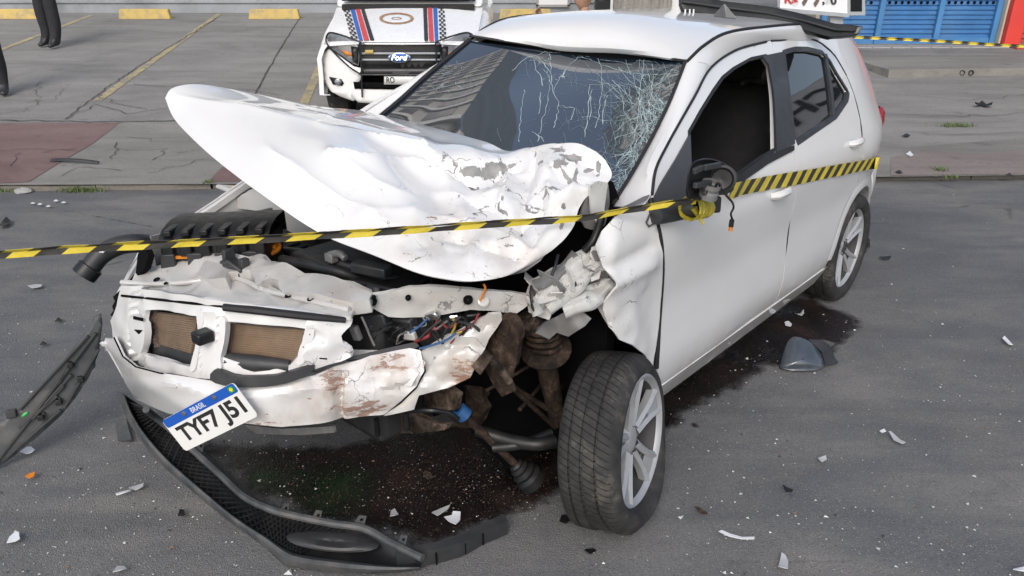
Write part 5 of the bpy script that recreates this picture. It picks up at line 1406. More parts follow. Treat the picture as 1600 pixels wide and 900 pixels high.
# ---- smashed left wing
WD = {'dmg': px_g([(945, 470, 45, 40, .8), (960, 345, 25, 20, .35), (975, 500, 20, 14, .6), (900, 420, 50, 30, .6)]), 'dirt': px_g([(955, 490, 12, 60, .5)])}
def wdisp(q, x, y):
    a = exp(-((x-(1005-.0*y))/60)**2-((y-420)/22)**2)*.0
    fold = .022*exp(-abs(y-(452-.55*(x-950)))/13)*(1 if x < 1030 else 0)
    fold2 = -.022*exp(-abs(y-(425-.55*(x-950)))/16)
    roll = -.022*max(0, min(1, (962-x)/12))
    edge = min(1, max(0, (1036-x)/20))
    return q+Vector((0, 1, .1))*((fold+fold2)*edge+roll+(.020*facet(q.x, q.z, .13, 4)+.010*facet(q.x, q.z, .05, 8))*edge*max(.12, min(1, (y-400)/50)))
sheet('left_wing', M['paint'], [(962, 338), (975, 332), (1000, 326), (1016, 318), (1021, 332), (1030, 366), (1036, 396), (1035, 440), (1031, 500), (1026, 548), (1021, 580), (1010, 556), (985, 538), (968, 531), (957, 512), (952, 486), (957, 462), (962, 440), (955, 420), (948, 400), (944, 384), (950, 362)],
      lambda p: fy(p.x, p.z)+.004-p.y, car, (), 7, .008, wdisp, WD, angle=50)
tri = MB(); tri.tube([CS(x, y, lambda p: fy(p.x, p.z)+.010-p.y) for x, y in ((1017, 330), (1010, 348), (1014, 354), (1024, 348), (1020, 336))], .003, 6); tri.build('gasket', M['trimgrey'], car)
sheet('scuttle_trim', M['greymetal'], [(962, 328), (985, 318), (1008, 306), (1016, 304), (1010, 312), (985, 326), (964, 334)], lambda p: fy(p.x, p.z)+.006-p.y, car, step=8, thick=.008)
def gcr(p): return p.y-(.80-.55*(p.x-2.35)+.25*(.8-p.z))
cdm = {'dmg': lambda x, y: .75, 'dirt': px_g([(880, 440, 60, 40, .3), (840, 470, 40, 25, .8)])}
sheet('crumpled_inner_wing', M['bare'], [(822, 462), (832, 440), (850, 428), (870, 420), (905, 396), (930, 376), (952, 364), (966, 380), (972, 420), (968, 445), (955, 462), (950, 488), (930, 470), (905, 466), (880, 478), (858, 474), (836, 470)], gcr, car, (), 6, .01, crumple(.085, 9, .02, 26, (.6, .6, .5)), cdm, angle=30)
sheet('torn_flange', M['bare'], [(826, 466), (850, 458), (900, 450), (955, 434), (956, 458), (952, 470), (935, 452), (905, 462), (870, 470), (840, 478)], lambda p: gcr(p)-.06, car, (), 6, .008, crumple(.05, 10, .015, 28), cdm, angle=30)
sheet('torn_flange', M['bare'], [(925, 462), (955, 458), (954, 490), (957, 512), (950, 506), (940, 488)], lambda p: gcr(p)-.05, car, (), 6, .008, crumple(.03, 14, .01, 28), cdm, angle=30)
sheet('hinge_bracket', M['greymetal'], [(906, 340), (918, 300), (930, 284), (950, 288), (952, 320), (944, 352), (930, 360), (914, 356)], lambda p: p.y-(.74-.3*(p.x-2.4)), car, (), 7, .01, crumple(.04, 9, .01, 20, (.7, .7, .2)), None, angle=35)
sheet('hinge_bracket', M['bare'], [(922, 290), (938, 284), (950, 286), (944, 330), (932, 350), (924, 330)], lambda p: p.y-(.76-.3*(p.x-2.4)), car, (), 7, .008, crumple(.03, 12), cdm, angle=35)
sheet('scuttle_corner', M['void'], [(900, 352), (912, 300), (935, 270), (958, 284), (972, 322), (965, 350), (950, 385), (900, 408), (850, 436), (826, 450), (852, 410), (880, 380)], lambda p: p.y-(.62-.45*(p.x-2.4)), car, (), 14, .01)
pipe('crumpled_strap', [CS(840, 462, gcr), CS(856, 440, lambda p: gcr(p)-.06), CS(866, 420, lambda p: gcr(p)-.07), CS(872, 398, lambda p: gcr(p)-.05)], .005, M['black'])
pipe('crumpled_strap', [CS(913, 392, lambda p: gcr(p)-.05), CS(928, 374, lambda p: gcr(p)-.07), CS(940, 340, lambda p: gcr(p)-.05)], .012, M['black'])
for k in range(16):
    px = grnd.uniform(830, 945); py = 462-(px-830)*.55+grnd.uniform(-22, 26)
    s = grnd.uniform(.03, .07); mm = [M['bare'], M['greymetal'], M['bare'], M['black']][k % 4]
    q = CS(px, py, lambda p: gcr(p)-.045-.02*(k % 3))
    if q is None: continue
    m = MB(); R = Matrix.Rotation(grnd.uniform(0, 6), 3, Vector((grnd.uniform(-1, 1), grnd.uniform(-1, 1), grnd.uniform(-1, 1))).normalized())
    poly = [R @ Vector((s*cos(a)*grnd.uniform(.5, 1.3), s*.6*sin(a)*grnd.uniform(.5, 1.2), 0)) for a in (0, 1.1, 2.2, 3.3, 4.2, 5.3)]
    c_ = MB(); c_.add([q]+[q+v for v in poly], [(0, i+1, (i+1) % 6+1) for i in range(6)]); c_.build('torn_metal', mm, car, thick=.004, smooth=False, attrs={'dmg': [.5]*7, 'dirt': [.4*grnd.random()]*7})
def channel(pts, w, bow, seed, mat):
    P = spline([CS(x, y, (lambda o: (lambda p: gcr(p)-o))(o)) for x, y, o in pts], 30); rows = []
    for i, p in enumerate(P):
        t = (P[min(i+1, 29)]-P[max(i-1, 0)]).normalized(); v = (OL-p).normalized(); s = t.cross(v).normalized()
        ww = w*(1+.5*nz(p, 14, seed)); c = .012*(ridged(p, 16, seed)-.5)
        rows.append([p+s*ww*a+v*(bow*b+c*(1+.4*a)) for a, b in ((-1, -.6), (-.8, .1), (-.45, .9), (-.1, .3), (.15, .9), (.6, .5), (.9, -.2), (1, -.9))])
    m = MB(); m.grid(rows); n_ = len(m.v); return m.build('folded_channel', mat, car, thick=.003, angle=30, attrs={'dmg': [.55]*n_, 'dirt': [.35*max(0, nz(v, 7)) for v in m.v]})
channel([(838, 476, .05), (862, 452, .06), (886, 428, .06), (912, 402, .05), (940, 384, .04)], .030, .016, 1, M['bare'])
channel([(856, 482, .07), (880, 464, .08), (904, 440, .08), (932, 414, .07), (952, 392, .05)], .026, .014, 2, M['bare'])
channel([(832, 446, .05), (852, 440, .07), (880, 420, .05), (900, 396, .04)], .018, .012, 3, M['greymetal'])
channel([(880, 484, .06), (910, 474, .09), (936, 462, .08), (958, 440, .05)], .024, .014, 4, M['bare'])
channel([(826, 462, .06), (836, 478, .08), (842, 492, .07)], .02, .012, 5, M['bare'])
# clip bracket with a square hole
def gbr(p): return p.x-(2.68-.5*(p.y-.6))
sheet('square_hole_bracket', M['bare'], [(824, 476), (842, 472), (860, 468), (862, 490), (858, 500), (840, 494), (826, 488)], gbr, car, [[(841, 477), (848, 477), (848, 484), (841, 484)]], 6, .006, crumple(.012, 14), cdm, angle=35)
sheet('torn_liner', M['greymetal'], [(836, 520), (850, 505), (880, 490), (905, 484), (924, 498), (914, 510), (888, 526), (870, 520), (858, 530)], lambda p: p.x-(2.62-.6*(p.y-.6)), car, (), 7, .008, crumple(.04, 10, .01, 26), None, angle=35)
sheet('torn_liner', M['darkgrey'], [(862, 478), (912, 464), (918, 470), (880, 484)], lambda p: p.x-(2.62-.6*(p.y-.6)), car, (), 7, .008, crumple(.02, 12), None, angle=35)
# wheel-well darkness: shade coloured onto a near-black sheet
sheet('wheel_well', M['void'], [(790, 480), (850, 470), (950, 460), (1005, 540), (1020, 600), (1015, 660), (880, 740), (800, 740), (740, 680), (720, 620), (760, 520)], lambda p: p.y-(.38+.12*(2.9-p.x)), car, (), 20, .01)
# strut, spring plate, half shaft, arms
def on(y): return lambda px, py: C(px, py, Y=y)
sy = .62
s0, s1, s2 = C(848, 500, Y=sy), C(852, 545, Y=sy), C(872, 660, Y=sy)
m = MB(); m.tube(spline([s1, C(856, 580, Y=sy), C(864, 620, Y=sy), s2], 16), [.040-.012*k/15+.004*nz((k, 0, 0), .9) for k in range(16)], 12); strut = m.build('strut_tube', M['rust'], car)
dirs = (s1-s2).normalized()
m = MB(); m.lathe([(-.03, .03), (-.012, .05), (-.006, .085), (.004, .088), (.012, .075), (.02, .04)], s1, (dirs+Vector((.15, .25, 0))).normalized(), 24); m.build('spring_plate', M['rust'], car)
m = MB(); pts = []
for k in range(64):
    a = 2*pi*k/20; pts.append(s1+dirs*(.015+.075*k/63)+(Vector((1, 0, 0))*cos(a)+Vector((0, 1, 0))*sin(a))*.055)
m.tube(pts, .0085, 8); m.build('coil_spring', M['rust'], car)
m = MB(); m.tube([C(822, 500, Y=.60), C(836, 512, Y=.60), C(852, 530, Y=.60)], [.035, .04, .03], 12); m.build('bump_stop', M['mud'], car)
ja, jb = C(722, 645, X=2.78), C(818, 738, X=2.63)
m = MB(); m.tube([ja, jb], .0135, 12); m.build('drive_shaft', M['rust'], car)
m = MB(); dd = (jb-ja).normalized(); m.lathe([(-.03, .018), (-.022, .026), (-.012, .022), (-.004, .034), (.008, .029), (.018, .043), (.032, .038), (.042, .050), (.075, .050), (.08, .03), (.08, .001)], jb-dd*.02, dd, 24); m.build('shaft_boot', M['black'], car)
m = MB(); m.lathe([(-.02, .014), (-.018, .026), (.016, .028), (.02, .014)], ja, dd, 16); m.build('blue_collar', M['wire_blue'], car)
pipe('control_arm', [C(745, 672, X=2.72), C(790, 686, X=2.68), C(835, 694, X=2.64), C(868, 690, X=2.58)], [.022]*24 and .022, M['black'])
pipe('control_arm', [C(770, 700, X=2.72), C(815, 694, X=2.66), C(862, 676, X=2.56)], .016, M['black'])
for (a, b, r) in (((748, 556), (868, 668), .009), ((760, 610), (845, 560), .006), ((846, 600), (812, 640), .007), ((880, 600), (866, 632), .008), ((780, 590), (858, 640), .010)):
    pipe('steering_rod', [C(*a, Y=.55), C((a[0]+b[0])/2, (a[1]+b[1])/2+1, Y=.57), C(*b, Y=.60)], r, M['rust'])
m = MB(); m.tube(spline([C(632, 643, X=2.95), C(670, 641, X=2.93), C(700, 645, X=2.88), C(716, 655, X=2.85)], 18), .008, 8); m.tube([C(634, 645, X=2.95), C(636, 672, X=2.95)], .009, 8); m.tube([C(588, 655, X=3.02), C(590, 680, X=3.0)], .009, 8); m.build('anti_roll_bar', M['black'], car)
mudat = {'dmg': lambda x, y: .6, 'dirt': lambda x, y: .95}
sheet('subframe', M['mud'], [(562, 656), (600, 650), (640, 642), (648, 646), (676, 660), (700, 664), (694, 672), (660, 676), (590, 678), (575, 668)], lambda p: p.x-2.90, car, (), 8, .02, crumple(.04, 10, .01, 30), None, angle=30)
sheet('subframe', M['mud'], [(662, 616), (700, 606), (716, 616), (712, 640), (690, 642), (664, 634)], lambda p: p.x-2.80, car, (), 8, .02, crumple(.04, 10, .01, 30), None, angle=30)
sheet('chassis_leg', M['rust'], [(752, 545), (775, 500), (800, 500), (812, 520), (808, 560), (800, 590), (806, 610), (785, 620), (770, 600), (760, 580)], lambda p: p.x-2.74, car, (), 8, .03, crumple(.06, 9, .012, 30), None, angle=30)
sheet('mud_plate', M['mud'], [(736, 572), (758, 547), (768, 560), (750, 586)], lambda p: p.x-2.86, car, (), 7, .006, crumple(.012, 14), None, angle=30)
pipe('bent_strap', [C(766, 560, X=2.84), C(780, 574, X=2.80), C(796, 596, X=2.76)], .012, M['mud'])
sheet('engine_mount', M['rust'], [(690, 622), (720, 600), (752, 604), (760, 640), (742, 668), (716, 668), (700, 650)], lambda p: p.x-2.66, car, (), 8, .03, crumple(.06, 10, .01, 30), None, angle=30)
sheet('lower_crossmember', M['greymetal'], [(382, 664), (440, 670), (520, 666), (522, 676), (470, 680), (400, 678)], lambda p: p.x-(3.12), car, (), 9, .01)

# ---- door mirror, its cover gone
mir_ = bpy.data.objects.new('door_mirror', None); COL.objects.link(mir_); mir_.parent = car
mc = C(1112, 290, Y=.99); hw = .088; hh = .095
e_in = (C(1076, 288, Y=.99)-C(1148, 288, Y=.99)).length/2
view = (OL-mc).normalized(); rx_ = Vector((0, 0, 1)).cross(view).normalized(); ry_ = view.cross(rx_)
outl = [(1073, 308), (1073, 282), (1077, 262), (1086, 251), (1104, 247), (1124, 251), (1142, 261), (1152, 272), (1148, 290), (1143, 300), (1120, 306), (1095, 312)]
O2 = smoothpoly(outl, 3); cxm = sum(p[0] for p in O2)/len(O2); cym = sum(p[1] for p in O2)/len(O2)
rows = []
for s, dep in ((1.0, -.10), (1.0, 0.0), (.93, .008), (.86, -.008), (.7, -.035), (.4, -.05), (.05, -.055)):
    rows.append([C(cxm+(x-cxm)*s, cym+(y-cym)*s, Y=.99)+view*dep for x, y in O2+O2[:1]])
m = MB(); m.grid(rows); m.build('mirror_shell', M['black'], mir_, thick=.003)
m = MB(); q = C(1128, 280, Y=1.0); m.lathe([(-.03, .045), (0, .044), (.004, .036), (-.01, .03), (-.018, .001)], q, view, 22); m.build('mirror_motor', M['hose'], mir_)
for a in ((1100, 262, 1124, 258), (1084, 268, 1096, 262), (1138, 266, 1146, 278), (1085, 290, 1110, 286), (1100, 300, 1135, 300)):
    m = MB(); m.bar(C(a[0], a[1], Y=1.0)+view*.0, C(a[2], a[3], Y=1.0), .014, .018); m.build('shell_rib', M['darkgrey'], mir_, smooth=False, bevel=.003)
m = MB(); q = C(1108, 299, Y=1.0); m.lathe([(-.02, .030), (.0, .030), (.003, .024), (.012, .024), (.015, .030), (.03, .030)], q, (0.1, .25, 1), 22); m.build('pivot_ring', M['greymetal'], mir_)
m = MB(); m.tube(spline([C(1118, 292, Y=1.02), C(1122, 286, Y=1.03), C(1130, 300, Y=1.03), C(1144, 316, Y=1.03), C(1146, 325, Y=1.02), C(1142, 334, Y=1.02), C(1144, 342, Y=1.02)], 26), .0035, 6); m.build('mirror_wire', M['black'], mir_)
q = C(1144, 342, Y=1.02); m = MB(); m.lathe([(0, .004), (.004, .008), (.026, .008), (.028, .001)], q, (.06, .0, -1), 10); wc_ = m.build('wire_plug', M['black'], mir_)
m = MB(); m.lathe([(.026, .0065), (.040, .006), (.041, .001)], q, (.06, 0, -1), 10); m.build('plug_end', M['orange'], mir_)
arm = MB(); a0, a1, a2 = CS(1024, 336, lambda p: fy(p.x, p.z)+.03-p.y), CS(1055, 330, lambda p: fy(p.x, p.z)+.05-p.y), C(1088, 322, Y=.93)
R_ = [(.026, .7), (.031, 1), (.03, 1), (.028, 1)]
arm.tube(spline([a0, a1, a2], 12), [.030]+[.033]*10+[.030], 14); arm.build('mirror_arm', M['matteblack'], mir_)
m = MB(); m.prism([C(1098, 312, Y=.95), C(1130, 306, Y=.98), C(1128, 334, Y=.98), C(1098, 333, Y=.95)], Vector((0, -.07, 0))); m.build('mirror_base', M['matteblack'], mir_, bevel=.01)

# ---- number plate
gpl = lambda off: (lambda p: phi(p.y)+off-.30*max(0, .46-p.z)-p.x)
TL, TR = CS(253, 657, gpl(.06)), CS(365, 597, gpl(.040))
u = (TR-TL); W = u.length; un = u.normalized()
dl = (CARR @ ray(290, 705)).normalized(); best = None
for k in range(200):
    t = (TL-OL).dot(dl)-.25+.5*k/199; q = OL+dl*t; e = abs((q-TL).length-.135)+abs((q-TL).dot(un))*.6
    if best is None or e < best[0]: best = (e, q)
BL = best[1]; vn = (TL-BL); vn = (vn-un*vn.dot(un)).normalized(); wn = un.cross(vn)
Hh = (TL-BL).length
0 and print('plate', W, Hh, 'TL', TL, 'TR', TR, 'BL', BL, 'BRpx', L2P(TR-vn*Hh))
Hp = Hh
PL = Matrix.Identity(4); ctr = (TL+TR)/2-vn*Hp/2
for i in range(3): PL[i][0], PL[i][1], PL[i][2], PL[i][3] = un[i], vn[i], wn[i], ctr[i]
M['platewhite'] = simple('plate_white', (.74, .74, .72), .4, var=.04, dirt=(.5, .47, .42), dirt_amt=.2)
M['plateblue'] = simple('plate_blue', (.012, .09, .42), .4, var=.1); M['plategreen'] = simple('plate_green', (.02, .28, .06), .5); M['plateyellow'] = simple('plate_yellow', (.75, .6, .03), .5)
def rr(w, h, r, cx=0, cy=0): 
    return [(cx+sx*(w/2-r)+r*cos(a), cy+sy*(h/2-r)+r*sin(a)) for sx, sy, a0 in ((1, 1, 0), (-1, 1, 90), (-1, -1, 180), (1, -1, 270)) for a in (radians(a0+15*k) for k in range(7))]
plate = xf(MB().prism([(x, y, 0) for x, y in rr(W, Hp, .012)], (0, 0, .002)), PL).build('number_plate', M['platewhite'], bmp, smooth=False)
def on_plate(mb, name, mat): return xf(mb, PL).build(name, mat, bmp, smooth=False)
PS = W/.40
b_ = Hp*.20
on_plate(MB().prism([(x, y, .0022) for x, y in rr(W-.006, Hp*.25, .008, 0, Hp*.5-Hp*.128)], (0, 0, .0006)), 'plate_band', M['plateblue'])
tm = text_mb('TYF7 J51', Hp*.60, W*.86, .0004, .0022); tm.v = [v+Vector((.004, -Hp*.125, .0026)) for v in tm.v]; on_plate(tm, 'plate_lettering', M['signblack'])
tm = text_mb('BRASIL', Hp*.14, W*.19, .0003); tm.v = [v+Vector((-.005, Hp*.375, .0034)) for v in tm.v]; on_plate(tm, 'plate_country', M['signwhite'])
on_plate(MB().prism([(x+W*.435, y+Hp*.375, .003) for x, y in rr(W*.06, Hp*.16, .003)], (0, 0, .0006)), 'plate_flag', M['plategreen'])
on_plate(MB().prism([(W*.435+W*.024*a, Hp*.375+Hp*.065*b, .0037) for a, b in ((1, 0), (0, 1), (-1, 0), (0, -1))], (0, 0, .0004)), 'plate_flag', M['plateyellow'])
for xx in (-.20*W, .22*W):
    s = MB(); s.lathe([(.003, .008), (.006, .007), (.007, .001)], (xx, Hp*.40, 0), (0, 0, 1), 10); on_plate(s, 'plate_screw', M['steel'])
# ================================================================ things round the car
def wsheet(name, mat, poly, fn, parent=None, holes=(), step=9, thick=.005, smooth=0, mirror_x=None, angle=40, bevel=0, disp=None, attrs=None):
    "outline traced in the photo, laid on a surface of the place (fn gives the world point)"
    if smooth: poly = smoothpoly(poly, smooth)
    vs, fs = cdt(poly, holes, step); out = [fn(x, y) for x, y in vs]
    if disp: out = [disp(p) for p in out]
    inv = parent.matrix_world.inverted() if parent else Matrix.Identity(4)
    res = []
    for mxx in ([None] if mirror_x is None else [None, mirror_x]):
        o2 = [Vector((2*mxx-p.x, p.y, p.z)) if mxx is not None else p for p in out]
        m = MB(); m.add([inv @ p for p in o2], fs); A = {k: [f(p) for p in out] for k, f in (attrs or {}).items()}
        o = m.build(name, mat, parent, angle=angle, attrs=A or None); me = o.data
        cpos = inv @ CAM
        if sum(p.normal.dot(cpos-p.center) for p in me.polygons) < 0: me.flip_normals()
        if thick: md = o.modifiers.new('thickness', 'SOLIDIFY'); md.thickness = thick; md.offset = -1
        if bevel: md = o.modifiers.new('bevel', 'BEVEL'); md.width = bevel; md.segments = 2; md.limit_method = 'ANGLE'
        res.append(o)
    return res
def ray_surf(px, py, g, t0=1.0, t1=60.0):
    d = ray(px, py); n = 240; pt, pv = t0, g(CAM+d*t0)
    for k in range(1, n+1):
        t = t0+(t1-t0)*k/n; v = g(CAM+d*t)
        if (v > 0) != (pv > 0):
            a, b = pt, t
            for _ in range(26):
                m = (a+b)/2
                if (g(CAM+d*m) > 0) == (pv > 0): a = m
                else: b = m
            return CAM+d*((a+b)/2)
        pt, pv = t, v
    return CAM+d*pt
bpy.context.view_layer.update()

# ---------------------------------------------------------------- police pickup
TY = 8.3; XC = WY(624, 90, TY).x; TG = .05
M['tpaint'] = simple('white_truck_paint', (.80, .80, .79), .28, var=.03, scale=3, coat=.5)
M['stripe_red'] = simple('stripe_red', (.55, .06, .07), .4, var=.05); M['stripe_blue'] = simple('stripe_blue', (.03, .12, .42), .4, var=.05); M['stripe_black'] = simple('stripe_black', (.03, .03, .033), .4)
M['lampglass'] = simple('headlamp_lens', (.20, .21, .225), .08, .3, var=.3, scale=7, coat=1)
M['crest'] = simple('crest_gold', (.34, .20, .11), .5, var=.4, scale=25)
M['amber'] = simple('amber_lamp', (.45, .33, .08), .3)
tr = thing('police_pickup', 'white police pickup with red and blue bonnet stripes parked behind the wreck', 'pickup', (XC, TY, TG))
bpy.context.view_layer.update()
def tfront(off=0.0): return lambda px, py: ray_surf(px, py, lambda p: p.y-(TY+off+.20*(abs(p.x-XC)/.85)**3.2+.10*max(0, p.z-.62)), 4, 14)
z_h = WY(624, 65, TY).z
def hood_z(x, y): return z_h-.004+.285*(y-TY)**.85*(1 if y > TY else 0)-.05*(abs(x-XC)/.85)**3 if y > TY else z_h-.25*(TY-y)-.05*(abs(x-XC)/.85)**3
def thood(off=0.0): return lambda px, py: ray_surf(px, py, lambda p: p.z-off-hood_z(p.x, max(p.y, TY+1e-4)), 4, 14)
# bonnet as a proper grid
rows = []
for k in range(13):
    y = TY+.03+1.05*(k/12); rows.append([Vector((x*.80*(1+.05*k/12), y-TY+.14*(abs(x))**3*(1-k/12), hood_z(XC+x*.80, y)-TG)) for x in [j/12-1 for j in range(25)]])
f0 = [v+Vector((0, -.02, -.035)) for v in rows[0]]
m = MB(); m.grid([f0]+rows); m.build('bonnet', M['tpaint'], tr, thick=.01)
wsheet('grille', M['black'], [(561, 66), (688, 66), (690, 74), (683, 106), (566, 106), (559, 74)], tfront(-.02), tr, step=10, thick=.03)
for y0, y1 in ((67, 70.5), (82, 85), (92, 95)):
    wsheet('grille_bar', M['chrome'] if y0 < 70 else M['signgrey'], [(563, y0), (688, y0), (687, y1), (564, y1)], tfront(-.045), tr, step=8, thick=.015)
fo = [(624+18*cos(2*pi*k/28), 90+8.5*sin(2*pi*k/28)) for k in range(28)]
wsheet('badge_rim', M['chrome'], fo, tfront(-.07), tr, step=6, thick=.02)
wsheet('badge', M['stripe_blue'], [(624+15.5*cos(2*pi*k/28), 90+6.8*sin(2*pi*k/28)) for k in range(28)], tfront(-.076), tr, step=6, thick=.01)
tm = text_mb('Ford', .052, .15, .001, .0); bc = tfront(-.082)(624, 90)
xf(tm, Matrix.Translation(bc-Vector((XC, TY, TG))) @ Matrix.Rotation(radians(70), 4, 'X') @ Matrix(((1, .25, 0, 0), (0, 1, 0, 0), (0, 0, 1, 0), (0, 0, 0, 1)))).build('badge_lettering', M['chrome'], tr, smooth=False)
wsheet('headlamp', M['lampglass'], [(510, 55), (515, 51), (530, 54), (559, 66), (563, 76), (560, 103), (552, 100), (535, 88), (513, 73)], tfront(-.005), tr, step=7, thick=.03, mirror_x=XC)
wsheet('lamp_bezel', M['black'], [(548, 72), (560, 74), (559, 101), (551, 97)], tfront(-.012), tr, step=7, thick=.02, mirror_x=XC)
wsheet('indicator', M['orange'], [(533, 78), (547, 82), (550, 88), (540, 86)], tfront(-.012), tr, step=7, thick=.02, mirror_x=XC)
bmpo = [(500, 88), (513, 77), (535, 92), (552, 104), (566, 107), (624, 108), (624, 118), (566, 117), (560, 130), (552, 132), (556, 152), (552, 158), (530, 150), (516, 142), (507, 128), (501, 110)]
wsheet('bumper', M['tpaint'], bmpo, tfront(-.03), tr, step=8, thick=.04, mirror_x=XC)
wsheet('bumper_centre', M['tpaint'], [(551, 130), (570, 132), (624, 134), (678, 132), (697, 130), (700, 150), (690, 160), (624, 164), (560, 160), (548, 150)], tfront(-.05), tr, step=8, thick=.05)
wsheet('bumper_intake', M['void'], [(552, 128), (624, 130), (696, 128), (694, 139), (624, 140), (554, 139)], tfront(-.058), tr, step=9, thick=.01)
wsheet('fog_lamp_housing', M['black'], [(514, 120), (533, 124), (537, 130), (534, 134), (520, 132)], tfront(-.04), tr, step=7, thick=.01, mirror_x=XC)
for sx in (1, -1):
    q = tfront(-.05)(528, 128); q = Vector((q.x if sx > 0 else 2*XC-q.x, q.y, q.z)); m = MB(); m.lathe([(0, .034), (.008, .034), (.012, .025), (.012, .001)], q-Vector((XC, TY, TG)), (0, -1, .1), 18); m.build('fog_lamp', M['lampglass'], tr)
wsheet('amber_light', M['amber'], [(570, 78), (583, 78), (583, 84), (570, 84)], tfront(-.06), tr, step=7, thick=.02, bevel=.005)
wsheet('lower_strip', M['stripe_black'], [(566, 107), (683, 107), (690, 117), (624, 118), (560, 117)], tfront(-.06), tr, step=9, thick=.02)
def tpp(pts, off): return [tfront(off)(x, y)-Vector((XC, TY, TG)) for x, y in pts]
for pts in ([(563, 66), (564, 90), (565, 118), (566, 152)], [(564, 66), (540, 57), (518, 51), (511, 55), (510, 66), (520, 80), (545, 104), (565, 117)]):
    P_ = spline(tpp(pts, -.085), 24)
    for s in (1, -1):
        m = MB(); m.tube([Vector((s*v.x, v.y, v.z)) for v in P_], .009, 8); m.build('guard_bar', M['black'], tr)
m = MB(); m.tube(tpp([(564, 117), (600, 117), (648, 117), (684, 117)], -.085), .009, 8); m.build('guard_bar', M['black'], tr)
pc = tfront(-.075)
wsheet('number_plate', M['platewhite'], [(600, 119), (650, 119), (650, 132), (600, 132)], pc, tr, step=9, thick=.006)
tm = text_mb('RO', .062, .085, .001, .001); xf(tm, Matrix.Translation(tfront(-.079)(610, 125)-Vector((XC, TY, TG))) @ Matrix.Rotation(radians(84), 4, 'X')).build('plate_lettering', M['signblack'], tr, smooth=False)
# bonnet stripes and crest
ht = thood(.006)
def strp(name, mat, a, b, c, d): wsheet(name, mat, [a, b, d, c], ht, tr, step=9, thick=0)
for L in ((('stripe_blue'), (545, 6), (552, 6), (561, 63), (567, 63)), ('stripe_red', (553.5, 6), (560, 6), (568.5, 63), (577, 63)), ('stripe_black', (561.5, 6), (567, 6), (578.5, 63), (585, 63)),
          ('stripe_black', (661, 9), (667, 9), (663, 64), (669, 64)), ('stripe_red', (668, 9), (675, 9), (670.5, 64), (678, 64)), ('stripe_blue', (676.5, 9), (683, 9), (679.5, 65), (685, 65))):
    strp('bonnet_stripe', M[L[0]], *L[1:])
for (x0, x1, X0, X1, sy_) in ((535, 544, 549, 560, 0), (685, 694, 687, 698, 2)):
    m = MB(); nr = 16
    for r in range(nr):
        for c in range(3):
            if (r+c) % 2: continue
            def pt(rr_, cc): 
                t = rr_/nr; a = x0+(X0-x0)*t; b = x1+(X1-x1)*t; return ht(a+(b-a)*cc/3, 8+sy_+(55-sy_)*t)-Vector((XC, TY, TG))
            m.add([pt(r, c), pt(r, c+1), pt(r+1, c+1), pt(r+1, c)], [(0, 1, 2, 3)])
    tag(m.build('checker_stripe', M['stripe_black'], tr, smooth=False), kind='stuff')
m = MB(); ring = [[ht(619.5+a*cos(2*pi*k/36), 28.5+b*sin(2*pi*k/36))-Vector((XC, TY, TG)) for k in range(37)] for a, b in ((27, 9), (22, 6.6))]; m.grid(ring); m.build('crest_ring', M['crest'], tr, smooth=False)
m = MB(); m.grid([[ht(619.5+a*cos(2*pi*k/36), 28.5+b*sin(2*pi*k/36))-Vector((XC, TY, TG)) for k in range(37)] for a, b in ((8, 2.0), (6, 1.4))]); m.build('crest_ring', M['crest'], tr, smooth=False)
# wings, cab, bed, wheels
hb = hood_z(XC, TY+1.05)-TG
for s in (1, -1):
    rows = []
    for k in range(15):
        y = .10+1.5*k/14; w = .885+.03*min(1, k/4)
        zt_ = hood_z(XC+.8, TY+min(1.08, max(.03, y)))-TG-.035
        wx = y-.72; cut = sqrt(max(0, .42**2-wx*wx)) if abs(wx) < .42 else 0
        zb = max(.30, .33+cut)
        rows.append([Vector((s*.80, y, zt_)), Vector((s*(w-.04), y, zt_-.05)), Vector((s*w, y, zt_-.14)), Vector((s*w, y, (zb+zt_-.14)/2)), Vector((s*(w+.01), y, zb)), Vector((s*(w-.06), y, zb))])
    rows = [[v+Vector((-s*.05, -.02, 0)) for v in rows[0]]]+rows
    m = MB(); m.grid(rows); m.build('wing', M['tpaint'], tr, thick=.01)
    for y in (.72, 3.7):
        m = MB(); m.lathe([(-.12, .20), (-.125, .30), (-.11, .35), (-.07, .365), (.07, .365), (.11, .35), (.125, .30), (.12, .20)], (s*.78, y, .365), (s, 0, 0), 36); tyo = m.build('tyre', M['tyre'], tr, attrs={'tread': [0]*len(m.v)})
        m = MB(); m.lathe([(.10, .21), (.09, .19), (.03, .17), (.06, .05), (.07, .001)], (s*.78, y, .365), (s, 0, 0), 30); m.build('rim', M['alloy'], tr)
    m = MB(); m.tube(spline([Vector((s*.84, 1.32, hb+.18)), Vector((s*.95, 1.30, hb+.21))], 6), .02, 8); m.box((s*1.02, 1.30, hb+.25), (.22, .10, .19)); m.build('door_mirror', M['black'], tr, bevel=.03)
cabp = [(1.02, hb-.02), (1.75, hb+.52), (1.95, hb+.56), (2.9, hb+.55), (3.05, hb+.45), (3.15, hb+.05), (3.15, .42), (1.5, .38), (1.5, hb-.05)]
m = MB(); m.prism([Vector((-.84, y, z)) for y, z in cabp], Vector((1.68, 0, 0))); m.build('cab', M['tpaint'], tr, smooth=False, bevel=.04)
m = MB(); m.add([(-.76, 1.02, hb+.03), (.76, 1.02, hb+.03), (.66, 1.70, hb+.53), (-.66, 1.70, hb+.53)], [(0, 1, 2, 3)]); m.v = [v+Vector((0, -.02, .02)) for v in m.v]; m.build('windscreen', M['sideglass'], tr, thick=.01)
